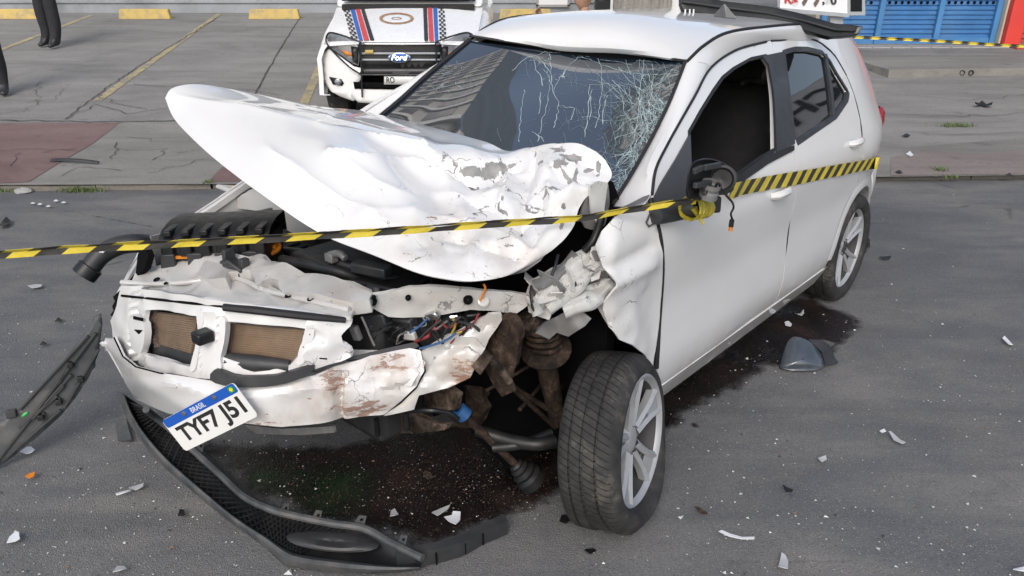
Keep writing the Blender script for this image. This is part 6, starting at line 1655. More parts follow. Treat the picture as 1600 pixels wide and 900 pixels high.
for s in (1, -1):
    m = MB(); m.add([(s*.846, 1.30, hb+.04), (s*.846, 2.95, hb+.04), (s*.846, 2.85, hb+.46), (s*.846, 1.85, hb+.46)], [(0, 1, 2, 3)]); m.build('side_window', M['sideglass'], tr, thick=.004)
m = MB(); m.box((0, 3.95, .72), (1.74, 1.6, .62)); m.build('cargo_bed', M['tpaint'], tr, smooth=False, bevel=.03)
m = MB(); m.box((0, 2.3, .36), (1.3, 4.0, .2)); m.box((0, .4, .45), (1.5, .5, .3)); m.build('chassis', M['void'], tr, smooth=False)
m = MB(); m.box((0, .98, hb-.02), (1.5, .10, .06)); m.build('scuttle', M['black'], tr, smooth=False)
m = MB(); m.box((0, 2.2, hb+.63), (1.2, .28, .13)); m.build('light_bar', M['redlens'], tr, bevel=.03)

# ---------------------------------------------------------------- people
M['skin'] = simple('skin', (.42, .24, .16), .55, var=.08, scale=20); M['hair'] = simple('dark_hair', (.015, .012, .010), .7)
M['cloth_black'] = simple('black_trousers', (.018, .018, .021), .9, var=.25, scale=12, bump=.4, bscale=18); M['cloth_navy'] = simple('navy_cloth', (.05, .085, .14), .9, var=.2, scale=10, bump=.3, bscale=18)
M['cloth_grey'] = simple('grey_shirt', (.14, .145, .15), .9, var=.15, scale=10); M['boot'] = simple('black_boot', (.020, .020, .021), .5, var=.25, scale=15); M['white'] = simple('eye_white', (.7, .68, .65), .4)
def person(label, loc, face, H=1.74, legs=None, trousers='cloth_black', shirt='cloth_black', shoes='boot', lean=0.0, arms=None, head_turn=0.0, sleeve=.55):
    root = thing('person', label, 'person', loc, face)
    k = H/1.74
    J = {'pel': (0, 0, .96), 'w': (0, .01, 1.08), 'ch': (0, .01, 1.30), 'up': (0, 0, 1.43), 'nk': (0, .005, 1.50), 'hd': (0, .015, 1.58)}
    R_ = {'pel': (.155, .115), 'w': (.14, .105), 'ch': (.165, .115), 'up': (.12, .09), 'nk': (.055, .055), 'hd': (.06, .065)}
    E = [('pel', 'w'), ('w', 'ch'), ('ch', 'up'), ('up', 'nk'), ('nk', 'hd')]
    legs = legs or {1: [(0, 0), (0, 0)], -1: [(0, 0), (0, 0)]}
    for s in (1, -1):
        n = 'l' if s > 0 else 'r'; (kx, ky), (ax, ay) = legs[s]
        J[n+'hip'] = (s*.095, 0, .90); J[n+'kn'] = (s*.10+kx, .015+ky, .50); J[n+'cf'] = (s*.10+(kx+ax)/2, -.02+(ky+ay)/2, .34); J[n+'an'] = (s*.10+ax, -.02+ay, .10); J[n+'he'] = (s*.10+ax, -.045+ay, .045); J[n+'ba'] = (s*.115+ax, .10+ay, .04); J[n+'to'] = (s*.12+ax, .18+ay, .032)
        R_.update({n+'hip': (.108, .112), n+'kn': (.095, .10), n+'cf': (.098, .102), n+'an': (.085, .088), n+'he': (.050, .050), n+'ba': (.058, .046), n+'to': (.044, .036)})
        E += [('pel', n+'hip'), (n+'hip', n+'kn'), (n+'kn', n+'cf'), (n+'cf', n+'an'), (n+'an', n+'he'), (n+'an', n+'ba'), (n+'ba', n+'to')]
        A = (arms or {}).get(s) or [(s*.27, 0, 1.14), (s*.27, .10, .92), (s*.265, .13, .84)]
        J[n+'sh'] = (s*.175, 0, 1.42); J[n+'el'], J[n+'wr'], J[n+'pa'] = A
        R_.update({n+'sh': (.065, .065), n+'el': (.044, .044), n+'wr': (.028, .026), n+'pa': (.036, .022)})
        E += [('up', n+'sh'), (n+'sh', n+'el'), (n+'el', n+'wr'), (n+'wr', n+'pa')]
        w, p = Vector(J[n+'wr']), Vector(J[n+'pa']); d = (p-w).normalized(); side = d.cross(Vector((1, 0, .3))).normalized()
        for f in range(4):
            b = p+d*.035+side*(.024-.016*f); L = (.07, .078, .073, .058)[f]; q = b+d*L*.55; e = q+(d*.7+Vector((-s*.5, 0, -.2))).normalized()*L*.45
            for nm, v, r in (('a', b, .0095), ('b', q, .0088), ('c', e, .0072)): J[n+'f%d' % f+nm] = tuple(v); R_[n+'f%d' % f+nm] = (r, r)
            E += [(n+'pa', n+'f%da' % f), (n+'f%da' % f, n+'f%db' % f), (n+'f%db' % f, n+'f%dc' % f)]
        b = p+side*.036; e = b+(d*.7+side*.7).normalized()*.05
        J[n+'ta'] = tuple(b); J[n+'tb'] = tuple(e); R_[n+'ta'] = (.011, .011); R_[n+'tb'] = (.009, .009); E += [(n+'pa', n+'ta'), (n+'ta', n+'tb')]
    names = list(J); idx = {n: i for i, n in enumerate(names)}
    me = bpy.data.meshes.new('body'); me.from_pydata([tuple(Vector(J[n])*k) for n in names], [(idx[a], idx[b]) for a, b in E], [])
    o = bpy.data.objects.new('body', me); COL.objects.link(o)
    md = o.modifiers.new('skin', 'SKIN'); md.use_smooth_shade = True; md.branch_smoothing = .6
    sv = me.skin_vertices[0].data
    for n in names: sv[idx[n]].radius = tuple(r*k for r in R_[n]); sv[idx[n]].use_root = (n == 'pel')
    sb = o.modifiers.new('sub', 'SUBSURF'); sb.levels = 2; sb.render_levels = 2
    dg = bpy.context.evaluated_depsgraph_get(); nm = bpy.data.meshes.new_from_object(o.evaluated_get(dg)); bpy.data.objects.remove(o)
    mb = MB(); mb.add([v.co.copy() for v in nm.vertices], [tuple(p.vertices) for p in nm.polygons])
    # head
    hc = Vector((0, .025, 1.635))*k; HM = Matrix.Translation(hc) @ Matrix.Rotation(head_turn, 4, 'Z'); vs = []; fs = []; U, V = 28, 20
    for i in range(V+1):
        th = pi*i/V
        for j in range(U):
            ph = 2*pi*j/U; x, y, z = sin(th)*sin(ph), sin(th)*cos(ph), cos(th)
            v = Vector((x*.074, y*.094, z*.118))
            if z < 0: v.x *= 1+.22*z; v.y *= 1+.12*z
            if y > 0:
                v.y += .020*exp(-(x/.16)**2-((z+.12)/.22)**2)+.006*exp(-(x/.3)**2-((z+.55)/.12)**2)+.008*exp(-(x/.3)**2-((z+.85)/.12)**2)-.008*exp(-((abs(x)-.38)/.16)**2-((z-.10)/.12)**2)
            if abs(x) > .9 and abs(z) < .3: v.x += .012*(1 if x > 0 else -1)
            vs.append(HM @ (v*k))
    for i in range(V):
        for j in range(U): fs.append((i*U+j, i*U+(j+1) % U, (i+1)*U+(j+1) % U, (i+1)*U+j))
    mb.add(vs, fs)
    for f, mi in zip(range(len(mb.f)), range(len(mb.f))):
        c = sum((mb.v[i] for i in mb.f[f]), Vector())/len(mb.f[f])/k
        if c.z < .13: m_ = 2
        elif c.z < 1.0 and abs(c.x) < .24: m_ = 0
        elif c.z > 1.50 and abs(c.x) < .2 and not (arms and c.y > .2): m_ = 3
        else:
            m_ = 1
            for s in (1, -1):
                n = 'l' if s > 0 else 'r'
                el, wr = Vector(J[n+'el']), Vector(J[n+'wr']); d = wr-el
                t = (c-el).dot(d)/d.length_squared
                if t > sleeve and (c-(el+d*min(t, 1.6))).length < .16: m_ = 3
        mb.m[f] = m_
    mb.build('body', [M[trousers], M[shirt], M[shoes], M['skin']], root, angle=80)
    hv = [HM @ (Vector((sin(th)*sin(ph)*.079, sin(th)*cos(ph)*.098-.006, cos(th)*.123+.004))*k) for th in [radians(a) for a in (1, 20, 40, 58, 74)] for ph in [2*pi*j/24 for j in range(24)]]
    m = MB(); m.add(hv, [(i*24+j, i*24+(j+1) % 24, (i+1)*24+(j+1) % 24, (i+1)*24+j) for i in range(4) for j in range(24)]+[tuple(range(24))]); m.build('hair', M['hair'], root)
    for s in (1, -1):
        m = MB(); m.lathe([(0, .012), (.004, .010), (.007, .001)], HM @ (Vector((s*.030, .083, .010))*k), HM.to_3x3() @ Vector((s*.25, 1, 0)), 10); m.build('eye', M['white'], root)
        m = MB(); m.lathe([(0, .006), (.002, .001)], HM @ (Vector((s*.031, .0895, .010))*k), HM.to_3x3() @ Vector((s*.25, 1, 0)), 8); m.build('pupil', M['hair'], root)
        m = MB(); m.bar(HM @ (Vector((s*.015, .096, .032))*k), HM @ (Vector((s*.045, .086, .033))*k), .006, .006); m.build('eyebrow', M['hair'], root, smooth=False)
    return root
f1 = GL(86, 73)
person('person in black trousers and boots standing in the parking lot at the top left', f1, radians(162), 1.80, {1: [(.01, 0), (.02, 0)], -1: [(-.01, 0), (-.02, .07)]}, 'cloth_black', 'cloth_black')
f2 = GL(-6, 149)
person('person at the left picture edge in dark trousers with a navy sleeve', f2+Vector((.0, 0, 0)), radians(200), 1.74, None, 'cloth_black', 'cloth_navy', arms={-1: [(-.27, 0, 1.14), (-.22, .08, .92), (-.20, .12, .84)], 1: [(.30, .0, 1.14), (.27, .10, .95), (.25, .14, .88)]}, sleeve=1.0)
PY = 7.3
ph = WY(914, 6, PY)
hh_ = ph.z-.05+.07
f3 = Vector((ph.x, PY, .05))
kk = hh_/1.66
person('man with short dark hair looking left, pointing, behind the wrecked car', f3, radians(125), 1.74*kk, None, 'cloth_navy', 'cloth_grey', head_turn=radians(-15),
       arms={1: [(.28, .12, 1.22), (.20, .40, 1.44), (.17, .47, 1.49)], -1: [(-.27, 0, 1.14), (-.27, .10, .92), (-.265, .13, .84)]}, sleeve=.75)

# ---------------------------------------------------------------- loose spoiler on the roof
def lw(v): return CARM @ v
sa_, sb_ = lw(C(1066, 12, Z=1.525)), lw(C(1342, 52, X=-.18))
sp_t = thing('loose_spoiler', 'black plastic roof spoiler lying loose across the rear of the wrecked car roof', 'spoiler', (sa_+sb_)/2)
bpy.context.view_layer.update()
ax = (sb_-sa_); nrm = ax.cross(Vector((0, 0, 1))).normalized()
if nrm.dot(CAM-sa_) < 0: nrm = -nrm
nrm = (nrm+Vector((0, 0, .45))).normalized()
pl_fn = lambda off: (lambda px, py: (lambda d: CAM+d*((sa_+nrm*off-CAM).dot(nrm)/d.dot(nrm)))(ray(px, py)))
wsheet('spoiler_blade', M['black'], [(1064, -14), (1095, -8), (1130, 1), (1200, 10), (1255, 22), (1305, 36), (1330, 38), (1349, 41), (1341, 54), (1322, 56), (1304, 57), (1298, 58), (1268, 50), (1230, 40), (1195, 33), (1130, 25), (1090, 19), (1068, 15), (1064, 4)], pl_fn(.42), sp_t, step=10, thick=.035, bevel=.006, disp=lambda p: p+nrm*.012*nz(p, 4))
wsheet('end_cap', M['greymetal'], [(1341, 42), (1348, 41.5), (1341, 53), (1335, 52)], pl_fn(.424), sp_t, step=7, thick=.01)
for px in (1070, 1077, 1083): wsheet('clip', M['signwhite'], [(px, 14), (px+2, 14.5), (px+2, 21), (px, 20)], pl_fn(.422), sp_t, step=7, thick=.008)
wsheet('spoiler_lip', M['darkgrey'], [(1066, 0), (1130, 9), (1200, 18), (1255, 30), (1305, 44), (1338, 47), (1338, 49), (1304, 47), (1255, 33), (1200, 21), (1130, 12), (1066, 3)], pl_fn(.432), sp_t, step=9, thick=.014)

# ---------------------------------------------------------------- barrier tape
M['tapeY'] = simple('tape_yellow', (.62, .50, .05), .45, var=.10, scale=30); M['tapeK'] = simple('tape_black', (.035, .034, .030), .45, var=.2, scale=30)
def tape(name, label, path, up, w, seg, slant=.5, twin=True, group=None, fold=.25, rnd=3):
    L = [0]
    for a, b in zip(path, path[1:]): L.append(L[-1]+(b-a).length)
    def at(s):
        s = max(0, min(L[-1]-1e-6, s))
        for i in range(len(path)-1):
            if s <= L[i+1]: return path[i].lerp(path[i+1], (s-L[i])/(L[i+1]-L[i]))
        return path[-1]
    m = MB(); n = int(L[-1]/seg)+1; R_ = random.Random(rnd)
    o = thing(name, label, 'barrier tape', at(L[-1]*.5), 0, group); base = at(L[-1]*.5)
    wf = w if callable(w) else (lambda f: w)
    for r_ in range(2 if twin else 1):
        for k in range(-1, n+1):
            for sub in range(4):
                pts = []
                for e, (ds, hgt) in enumerate(((0, 0), (1, 0), (1, 1), (0, 1))):
                    s = (k+(sub+ds)/4)*seg
                    sh = (hgt+(r_ if twin else 0))*slant*seg*(1 if r_ == 0 else 1)
                    ss = s+sh+(seg*.5 if (twin and r_) else 0)
                    f = max(0, min(1, ss/L[-1])); p = at(ss); W = wf(f)
                    if twin: off = (-.5+.5*(r_+hgt)); dep = -fold*W*(1-abs(off)*2)
                    else: off = hgt-.5; dep = 0
                    tw = .12*nz((ss*2.2, 0, r_), 1.0)
                    t = (at(ss+.02)-at(ss-.02)).normalized(); u_ = (up(f)-t*up(f).dot(t)).normalized(); v_ = t.cross(u_)
                    u2 = u_*cos(tw)+v_*sin(tw)
                    pts.append(p+u2*off*W+v_*dep+v_*.004*nz((ss*9, hgt, r_), 1)-base)
                m.add(pts, [(0, 1, 2, 3)], (k+r_) % 2)
    m.build('tape_band', [M['tapeY'], M['tapeK']], o, smooth=False, thick=.0008)
    return o
def at_t(px, py, t): return CAM+ray(px, py)*t
tm_ = (lw(C(1092, 318, Y=.98))-CAM); t_end = tm_.dot(Vector((0, CPT, -SP)))
pxs_ = [(-620, 431), (-350, 417), (-90, 403), (0, 398), (110, 390), (230, 383), (330, 378), (425, 373), (520, 367), (600, 362), (700, 355), (800, 348), (905, 341), (960, 332), (1010, 324), (1050, 318), (1088, 314)]
path = []
for x, y in pxs_:
    f = (x+90)/(1088+90); path.append(at_t(x, y, (1-.075*sin(pi*max(0, min(1, f*1.02)))**2)/((1-f)/2.0+f/t_end)))
tape('barrier_tape', 'folded yellow and black barrier tape stretched across the bonnet to the broken mirror', spline(path, 60), lambda f: Vector((0, -.45, 1)).normalized(), lambda f: .030-.004*f, .075, .35, True)
pth = []
for x, y, o_ in ((1142, 299, .075), (1165, 293, .045), (1200, 286, .022), (1250, 277.5, .014), (1300, 268, .012), (1322, 264, .016), (1340, 260.5, .018), (1350, 258.5, .02), (1358, 257, .022), (1365, 255.5, .024), (1371, 254, .024)):
    q = CS(x, y, lambda p: fy(p.x, p.z)+o_-p.y); pth.append(lw(q))
pth.append(lw(CS(1371, 254, lambda p: fy(p.x, p.z)+.01-p.y)+Vector((-.05, -.06, .01))))
tape('barrier_tape', 'flat yellow and black barrier tape pulled along the white rear door behind the mirror', spline(pth, 40), lambda f: Vector((.1, -.15, 1)).normalized(), .062, .056, .5, False, rnd=5)
bgp = [WY(x, y, 12.6) for x, y in ((1308, 57), (1345, 58.5), (1400, 61), (1470, 64.5), (1540, 69), (1620, 73), (1720, 74))]
tape('barrier_tape', 'thin yellow and black barrier tape strung before the blue shutters', spline(bgp, 50), lambda f: Vector((0, 0, 1)), .045, .13, .4, True, rnd=9)
tie = tape('barrier_tape', 'short knotted tuft of yellow barrier tape below the loose spoiler end', [WY(x, y, 12.5) for x, y in ((1304, 56), (1310, 62), (1318, 68))], lambda f: Vector((.5, 0, 1)), .05, .05, .4, True, rnd=2)
# wrap round the mirror arm
M['tapewrap'] = simple('tape_wrap', (.50, .42, .04), .4, var=.3, scale=40, dirt=(.05, .045, .02), dirt_amt=.5, bump=.5, bscale=50)
wr = thing('tape_wrap', 'crumpled yellow tape wound round the broken mirror arm', 'tape', lw(C(1088, 324, Y=.93)))
q0, q1 = C(1076, 326, Y=.935), C(1101, 322, Y=.94)
m = MB(); n = 14; pts = [q0.lerp(q1, k/n) for k in range(n+1)]; m.tube(pts, [.038+.004*nz((k*1.0, 0, 3), 1.3) for k in range(n+1)], 18, cap=False)
m.v = [lw(v+Vector((nz(v, 60), nz(v, 60, 3), nz(v, 60, 6)))*.005)-wr.location for v in m.v]; m.build('tape_band', M['tapewrap'], wr, smooth=False)
m = MB(); m.tube([lw(q0.lerp(q1, .3)+Vector((0, .0, .0)))-wr.location, lw(q0.lerp(q1, .5)+Vector((0, .03, -.05)))-wr.location], [.012, .003], 6); m.build('tape_end', M['tapewrap'], wr, smooth=False)

# ---------------------------------------------------------------- torn lower grille on the road
M['lipgrey'] = simple('scuffed_grey_plastic', (.050, .056, .060), .55, var=.3, scale=18, dirt=(.16, .15, .14), dirt_amt=.5)
lp = thing('torn_grille', 'long black lower bumper grille torn off and curved on the road before the car', 'grille', G(430, 800))
bpy.context.view_layer.update(); LO = lp.location.copy()
def gz(px, py, z): return G(px, py, z)-LO
Opx = [(184, 610), (196, 645), (215, 680), (250, 722), (300, 766), (360, 815), (412, 852), (436, 874), (455, 884), (520, 893), (600, 895), (655, 890)]
Ipx = [(228, 640), (243, 652), (268, 672), (305, 706), (345, 742), (385, 778), (430, 798), (470, 808), (520, 818), (570, 826), (615, 850), (660, 872)]
def hz(t): return .20*max(0, 1-t/.28)**1.3
nS = 60; rows = []
So = [cr([(*p, 0) for p in Opx], k/nS) for k in range(nS+1)]; Si = [cr([(*p, 0) for p in Ipx], k/nS) for k in range(nS+1)]
for k in range(nS+1):
    t = k/nS; h = hz(t); a, b = So[k], Si[k]
    def mixp(s, z): return gz(a.x+(b.x-a.x)*s, a.y+(b.y-a.y)*s, z)
    rows.append([mixp(-.02, .004+h), mixp(0, .02+h), mixp(.10, .05+h), mixp(.20, .055+h), mixp(.24, .048+h), mixp(.26, .030+h)])
m = MB(); m.grid(rows); m.build('outer_strip', M['lipgrey'], lp, thick=.004)
rows = []
for k in range(nS+1):
    t = k/nS; h = hz(t)*.9; a, b = So[k], Si[k]
    rows.append([gz(a.x+(b.x-a.x)*s, a.y+(b.y-a.y)*s, z+h) for s, z in ((.25, .028), (.5, .030), (.75, .040), (.93, .055))])
m = MB(); m.grid(rows); m.build('grille_backing', M['black'], lp, thick=.003)
m = MB(); 
rimp = [gz(b.x, b.y, .075+hz(k/nS)*.9) for k, b in enumerate(Si)]
m.tube(rimp, .013, 8); m.build('inner_rim', M['lipgrey'], lp)
m = MB()
for k in range(2, 44):
    t = k/nS; h = hz(t)*.9
    for s in (1, -1):
        k2 = min(nS, max(0, k+3*s)); a, b = So[k], Si[k]; c, d = So[k2], Si[k2]
        p = gz(a.x+(b.x-a.x)*.27, a.y+(b.y-a.y)*.27, .040+h); q = gz(c.x+(d.x-c.x)*.92, c.y+(d.y-c.y)*.92, .066+hz(k2/nS)*.9)
        m.bar(p, q, .004, .006)
tag(m.build('grille_mesh', M['black'], lp, smooth=False), kind='stuff')
for px, py, w in ((445, 797, 8), (495, 808, 9), (562, 815, 11), (628, 846, 9), (312, 700, 8), (262, 664, 7)):   # fixing tabs
    m = MB(); a = gz(px-w, py+5, .075); b = gz(px+w*.6, py+7, .075); c = gz(px+w, py-9, .085); d = gz(px-w*.1, py-10, .085)
    m.add([a, b, c, d], [(0, 1, 2, 3)]); tb = m.build('fixing_tab', M['lipgrey'], lp, thick=.004)
    m = MB(); m.add([gz(px, py-1, .084), gz(px+w*.4, py-1, .084), gz(px+w*.5, py-5, .087), gz(px+w*.1, py-5, .087)], [(0, 1, 2, 3)]); m.build('tab_slot', M['void'], lp)
# fog lamp bezel bulge
bz = MB(); rows = []
for s in (1.0, .85, .6, .3, .02):
    rows.append([gz(520+72*s*cos(2*pi*k/24)+10*s*sin(2*pi*k/24), 846+17*s*sin(2*pi*k/24)+9*s*cos(2*pi*k/24)*.4, .055+.03*(1-s)*s*2) for k in range(25)])
bz.grid(rows); bz.build('lamp_bezel', M['darkgrey'], lp)
rows = []
for k in range(31):
    t = k/30; a = cr([(612, 884, 0), (700, 866, 0), (750, 845, 0), (791, 824, 0)], t); b = cr([(622, 896, 0), (715, 873, 0), (756, 852, 0), (793, 836, 0)], t)
    q = G(b.x, b.y, .0)-LO; m_ = .062
    n_ = Vector((-.35, .9, 0)).normalized()
    rows.append([q+Vector((0, 0, .004)), q+Vector((0, 0, m_)), q+n_*.03+Vector((0, 0, m_+.004)), q+n_*.034+Vector((0, 0, .01))])
m = MB(); m.grid(rows); m.build('end_bar', M['darkgrey'], lp, thick=.004)
for t in (.16, .42, .66):
    q = G(*cr([(650, 893, 0), (715, 872, 0), (756, 852, 0), (793, 836, 0)], t).xy)-LO; m = MB(); m.bar(q+Vector((0, -.003, .006)), q+Vector((0, -.003, .052)), .005, .005); m.build('bar_groove', M['void'], lp, smooth=False)
m = MB(); m.add([gz(180, 658, .02), gz(196, 652, .03), gz(206, 688, .02), gz(184, 688, .01)], [(0, 1, 2, 3)]); m.build('broken_ear', M['lipgrey'], lp, thick=.006)

# ---------------------------------------------------------------- bent trim piece leaning at the left
t_top = lw(C(155, 492, X=3.30)); t_bot = G(-6, 728, .02)
lt = thing('torn_trim', 'torn grey plastic bumper trim leaning from the front corner down to the road', 'trim', (t_top+t_bot)/2)
bpy.context.view_layer.update()
ax = (t_bot-t_top).normalized(); vd = (CAM-(t_top+t_bot)/2).normalized(); nr_ = (vd-ax*vd.dot(ax)+Vector((.25, 0, .2))).normalized(); nr_ = (nr_-ax*nr_.dot(ax)).normalized()
tfn = lambda off: (lambda px, py: (lambda d: CAM+d*((t_top+nr_*off-CAM).dot(nr_)/d.dot(nr_)))(ray(px, py)))
TP = [(146, 496), (158, 490), (160, 505), (157, 530), (154, 552), (140, 588), (118, 622), (95, 650), (60, 682), (20, 714), (-10, 734), (-12, 668), (5, 658), (20, 646), (38, 634), (62, 604), (88, 575), (92, 570), (118, 540), (134, 522), (144, 508)]
wsheet('trim_skin', M['lipgrey'], TP, tfn(0), lt, step=8, thick=.012, disp=lambda p: p+nr_*.010*nz(p, 5))
def rib(a, b, w, h, mat='darkgrey'):
    m = MB(); pa, pb = tfn(.004)(*a)-lt.location, tfn(.004)(*b)-lt.location; m.bar(pa, pb, w, h, up=nr_); m.build('stiffening_rib', M[mat], lt, smooth=False, bevel=.002)
for a, b in (((150, 520), (-8, 726)), ((138, 524), (30, 640)), ((108, 565), (92, 600)), ((112, 585), (70, 632)), ((100, 602), (50, 655)), ((124, 590), (118, 600)), ((95, 622), (85, 632)), ((70, 645), (60, 655)), ((30, 668), (90, 618)), ((155, 545), (100, 638)), ((95, 640), (10, 715))):
    rib(a, b, .010, .016)
for a in ((110, 570), (126, 592), (92, 628), (64, 652)):
    m = MB(); m.box(tfn(.010)(*a)-lt.location, (.022, .022, .022), nr_.to_track_quat('Z', 'Y').to_matrix()); m.build('clip', M['black'], lt, bevel=.003)
m = MB(); m.box(tfn(.0)(18, 646)-lt.location, (.035, .03, .03), nr_.to_track_quat('Z', 'Y').to_matrix()); m.build('clip', M['darkgrey'], lt, bevel=.004)
M['green'] = simple('green_mark', (.06, .45, .12), .5)
wsheet('paint_mark', M['green'], [(33, 650), (38, 645), (44, 643), (43, 648), (36, 652)], tfn(.003), lt, step=4, thick=.001)

# ---------------------------------------------------------------- mirror cap on the road
M['capblue'] = simple('glossy_dark_cap', (.045, .055, .070), .16, var=.1, scale=20, coat=.8, dirt=(.14, .14, .14), dirt_amt=.25)
mcap = thing('mirror_cap', 'glossy dark mirror cover lying on the road beside the sill', 'mirror cover', G(1262, 575))
MO = mcap.location.copy(); rows = []
bl_, br_, tl_, tr_ = G(1221, 577, 0), G(1285, 578, 0), G(1238, 560, 0), G(1300, 565, 0)
capo = [(1223, 576), (1221, 566), (1226, 545), (1234, 530), (1244, 526), (1262, 532), (1281, 546), (1290, 558), (1288, 570), (1281, 577), (1255, 580)]
Oc = smoothpoly(capo, 3)
def cap_pt(x, y, s):
    b = 1-s*s; return ray_surf(x, y, lambda p: p.z-(.10*b+.03-0.30*(p.y-MO.y)*0), 1.5, 8)
cxp, cyp = 1254, 562
for s in (1.0, .97, .88, .7, .45, .2, .03):
    rw_ = []
    for x, y in Oc+Oc[:1]:
        X, Y_ = cxp+(x-cxp)*s, cyp+(y-cyp)*s
        h = .012+.10*max(0, min(1, (577-Y_)/48))+.02*(1-s*s)
        rw_.append(ray_surf(X, Y_, lambda p: p.z-h, 1.5, 8)-MO)
    rows.append(rw_)
m = MB(); m.grid([[v*1.0-Vector((0, 0, .0)) for v in rows[0]]]+rows)
m.v[:len(rows[0])] = [Vector((v.x, v.y+.02, .002)) for v in rows[0]]
m.build('cap_shell', M['capblue'], mcap, angle=60)
m = MB(); m.add([G(1262, 532, .10)-MO, G(1285, 532, .08)-MO, G(1304, 537, .07)-MO, G(1297, 543, .05)-MO, G(1303, 560, .02)-MO, G(1309, 567, .01)-MO, G(1290, 571, .03)-MO, G(1284, 550, .08)-MO], [(0, 1, 7), (1, 2, 3, 7), (7, 3, 4, 6), (4, 5, 6)]); m.build('broken_edge', M['darkgrey'], mcap, thick=.006, smooth=False)

# ---------------------------------------------------------------- fluid on the road, glass crumbs, shards
def m_spill():
    m = NT('spilled_fluid'); p = m.pos()
    n1 = m.noise(p, 3.5, 5, .6); f = m.noise(p, 120, 3, .7)
    col = m.ramp(n1, [(.30, (.004, .003, .003)), (.55, (.010, .006, .005)), (.75, (.028, .013, .009))])
    vd = m.vor(p, 120); vc = m.vor(p, 120, out='Color'); sp = m.n('SeparateColor'); m.set(sp.inputs[0], vc)
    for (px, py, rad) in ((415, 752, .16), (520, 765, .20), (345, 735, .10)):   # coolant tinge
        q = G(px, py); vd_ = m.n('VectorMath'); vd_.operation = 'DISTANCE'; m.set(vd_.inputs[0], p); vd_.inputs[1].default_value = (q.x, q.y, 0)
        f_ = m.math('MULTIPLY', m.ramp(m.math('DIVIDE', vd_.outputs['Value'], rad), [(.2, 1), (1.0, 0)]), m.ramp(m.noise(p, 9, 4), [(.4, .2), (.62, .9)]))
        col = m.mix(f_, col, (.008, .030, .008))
    dot = m.math('MULTIPLY', m.math('GREATER_THAN', sp.outputs[0], .90), m.math('LESS_THAN', vd, .34))
    col = m.mix(m.math('MULTIPLY', dot, .7), col, (.16, .08, .05))
    m.inp('Base Color', col); m.inp('Roughness', m.ramp(n1, [(.34, .14), (.60, .62)])); m.b.inputs['Specular IOR Level'].default_value = .4
    m.bump(m.math('ADD', m.math('MULTIPLY', vd, -.6), f), .7, .006)
    ed = m.attr('ed'); al = m.ramp(m.math('ADD', ed, m.math('MULTIPLY', m.math('SUBTRACT', m.noise(p, 16, 6, .7), .5), .9)), [(.12, 0), (.52, .97)])
    m.inp('Alpha', al); return m.mat
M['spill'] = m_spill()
def spill(poly, z=.004, amp=.05):
    pts = [G(x, y, z) for x, y in poly]; dn = []
    for a, b in zip(pts, pts[1:]+pts[:1]):
        n = max(1, int((b-a).length/.03))
        for k in range(n): q = a+(b-a)*(k/n); dn.append((q.x+amp*nz(q, 5)+amp*.5*nz(q, 14, 3), q.y+amp*nz(q, 5, 9)+amp*.5*nz(q, 14, 6)))
    vs, fs = cdt(dn, (), .05); m = MB(); m.add([(x, y, z) for x, y in vs], fs)
    ed = [min(1, min(math.hypot(x-a, y-b) for a, b in dn)/(.16 if amp > .03 else .05)) for x, y in vs]
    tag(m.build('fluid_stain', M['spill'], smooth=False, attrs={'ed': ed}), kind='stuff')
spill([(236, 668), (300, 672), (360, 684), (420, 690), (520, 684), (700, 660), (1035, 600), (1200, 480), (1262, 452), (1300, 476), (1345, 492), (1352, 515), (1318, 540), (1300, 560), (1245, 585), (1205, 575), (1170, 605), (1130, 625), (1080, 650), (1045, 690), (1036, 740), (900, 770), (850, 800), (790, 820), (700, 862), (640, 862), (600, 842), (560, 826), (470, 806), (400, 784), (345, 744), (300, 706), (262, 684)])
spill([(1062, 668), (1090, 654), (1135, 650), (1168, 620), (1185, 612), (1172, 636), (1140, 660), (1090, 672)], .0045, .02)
srnd = random.Random(21)
M['crumbW'] = simple('glass_crumb', (.52, .53, .52), .3, var=.25, scale=3); M['crumbK'] = simple('dark_crumb', (.03, .03, .03), .6); M['crumbB'] = simple('brown_crumb', (.20, .13, .09), .8)
cm = MB()
for k in range(3600):
    r = srnd.random()
    if r < .55: x, y = srnd.gauss(660, 190), srnd.gauss(760, 50)
    elif r < .74: x, y = srnd.uniform(-40, 500), srnd.uniform(470, 900)
    elif r < .92: x, y = srnd.uniform(900, 1640), srnd.uniform(480, 900)
    else: x, y = srnd.uniform(-40, 1640), srnd.uniform(300, 900)
    if y > 930 or y < 300: continue
    p = G(x, y, .005); s = abs(srnd.gauss(.0009, .0014))+.0009
    if r < .55: s *= .62
    if srnd.random() < .02: s *= 2.0
    a = srnd.uniform(0, 6.28); b = srnd.uniform(.7, 2.0)
    v = [p+Vector((s*b*cos(a+q), s*b*sin(a+q), 0)) for q in (0, 2.0+srnd.uniform(-.4, .4), 4.1)]+[p+Vector((srnd.uniform(-s, s)*.4, srnd.uniform(-s, s)*.4, s*srnd.uniform(.5, 1.2)))]
    cm.add(v, [(0, 1, 3), (1, 2, 3), (2, 0, 3)], srnd.choices((0, 1, 2), (.64, .22, .14) if r >= .55 else (.16, .24, .60))[0])
tag(cm.build('glass_crumbs', [M['crumbW'], M['crumbK'], M['crumbB']], smooth=False), kind='stuff')
M['flake'] = simple('white_flake', (.66, .68, .70), .4, var=.05); M['flakegrey'] = simple('pale_grey_flake', (.40, .41, .42), .45, var=.1)
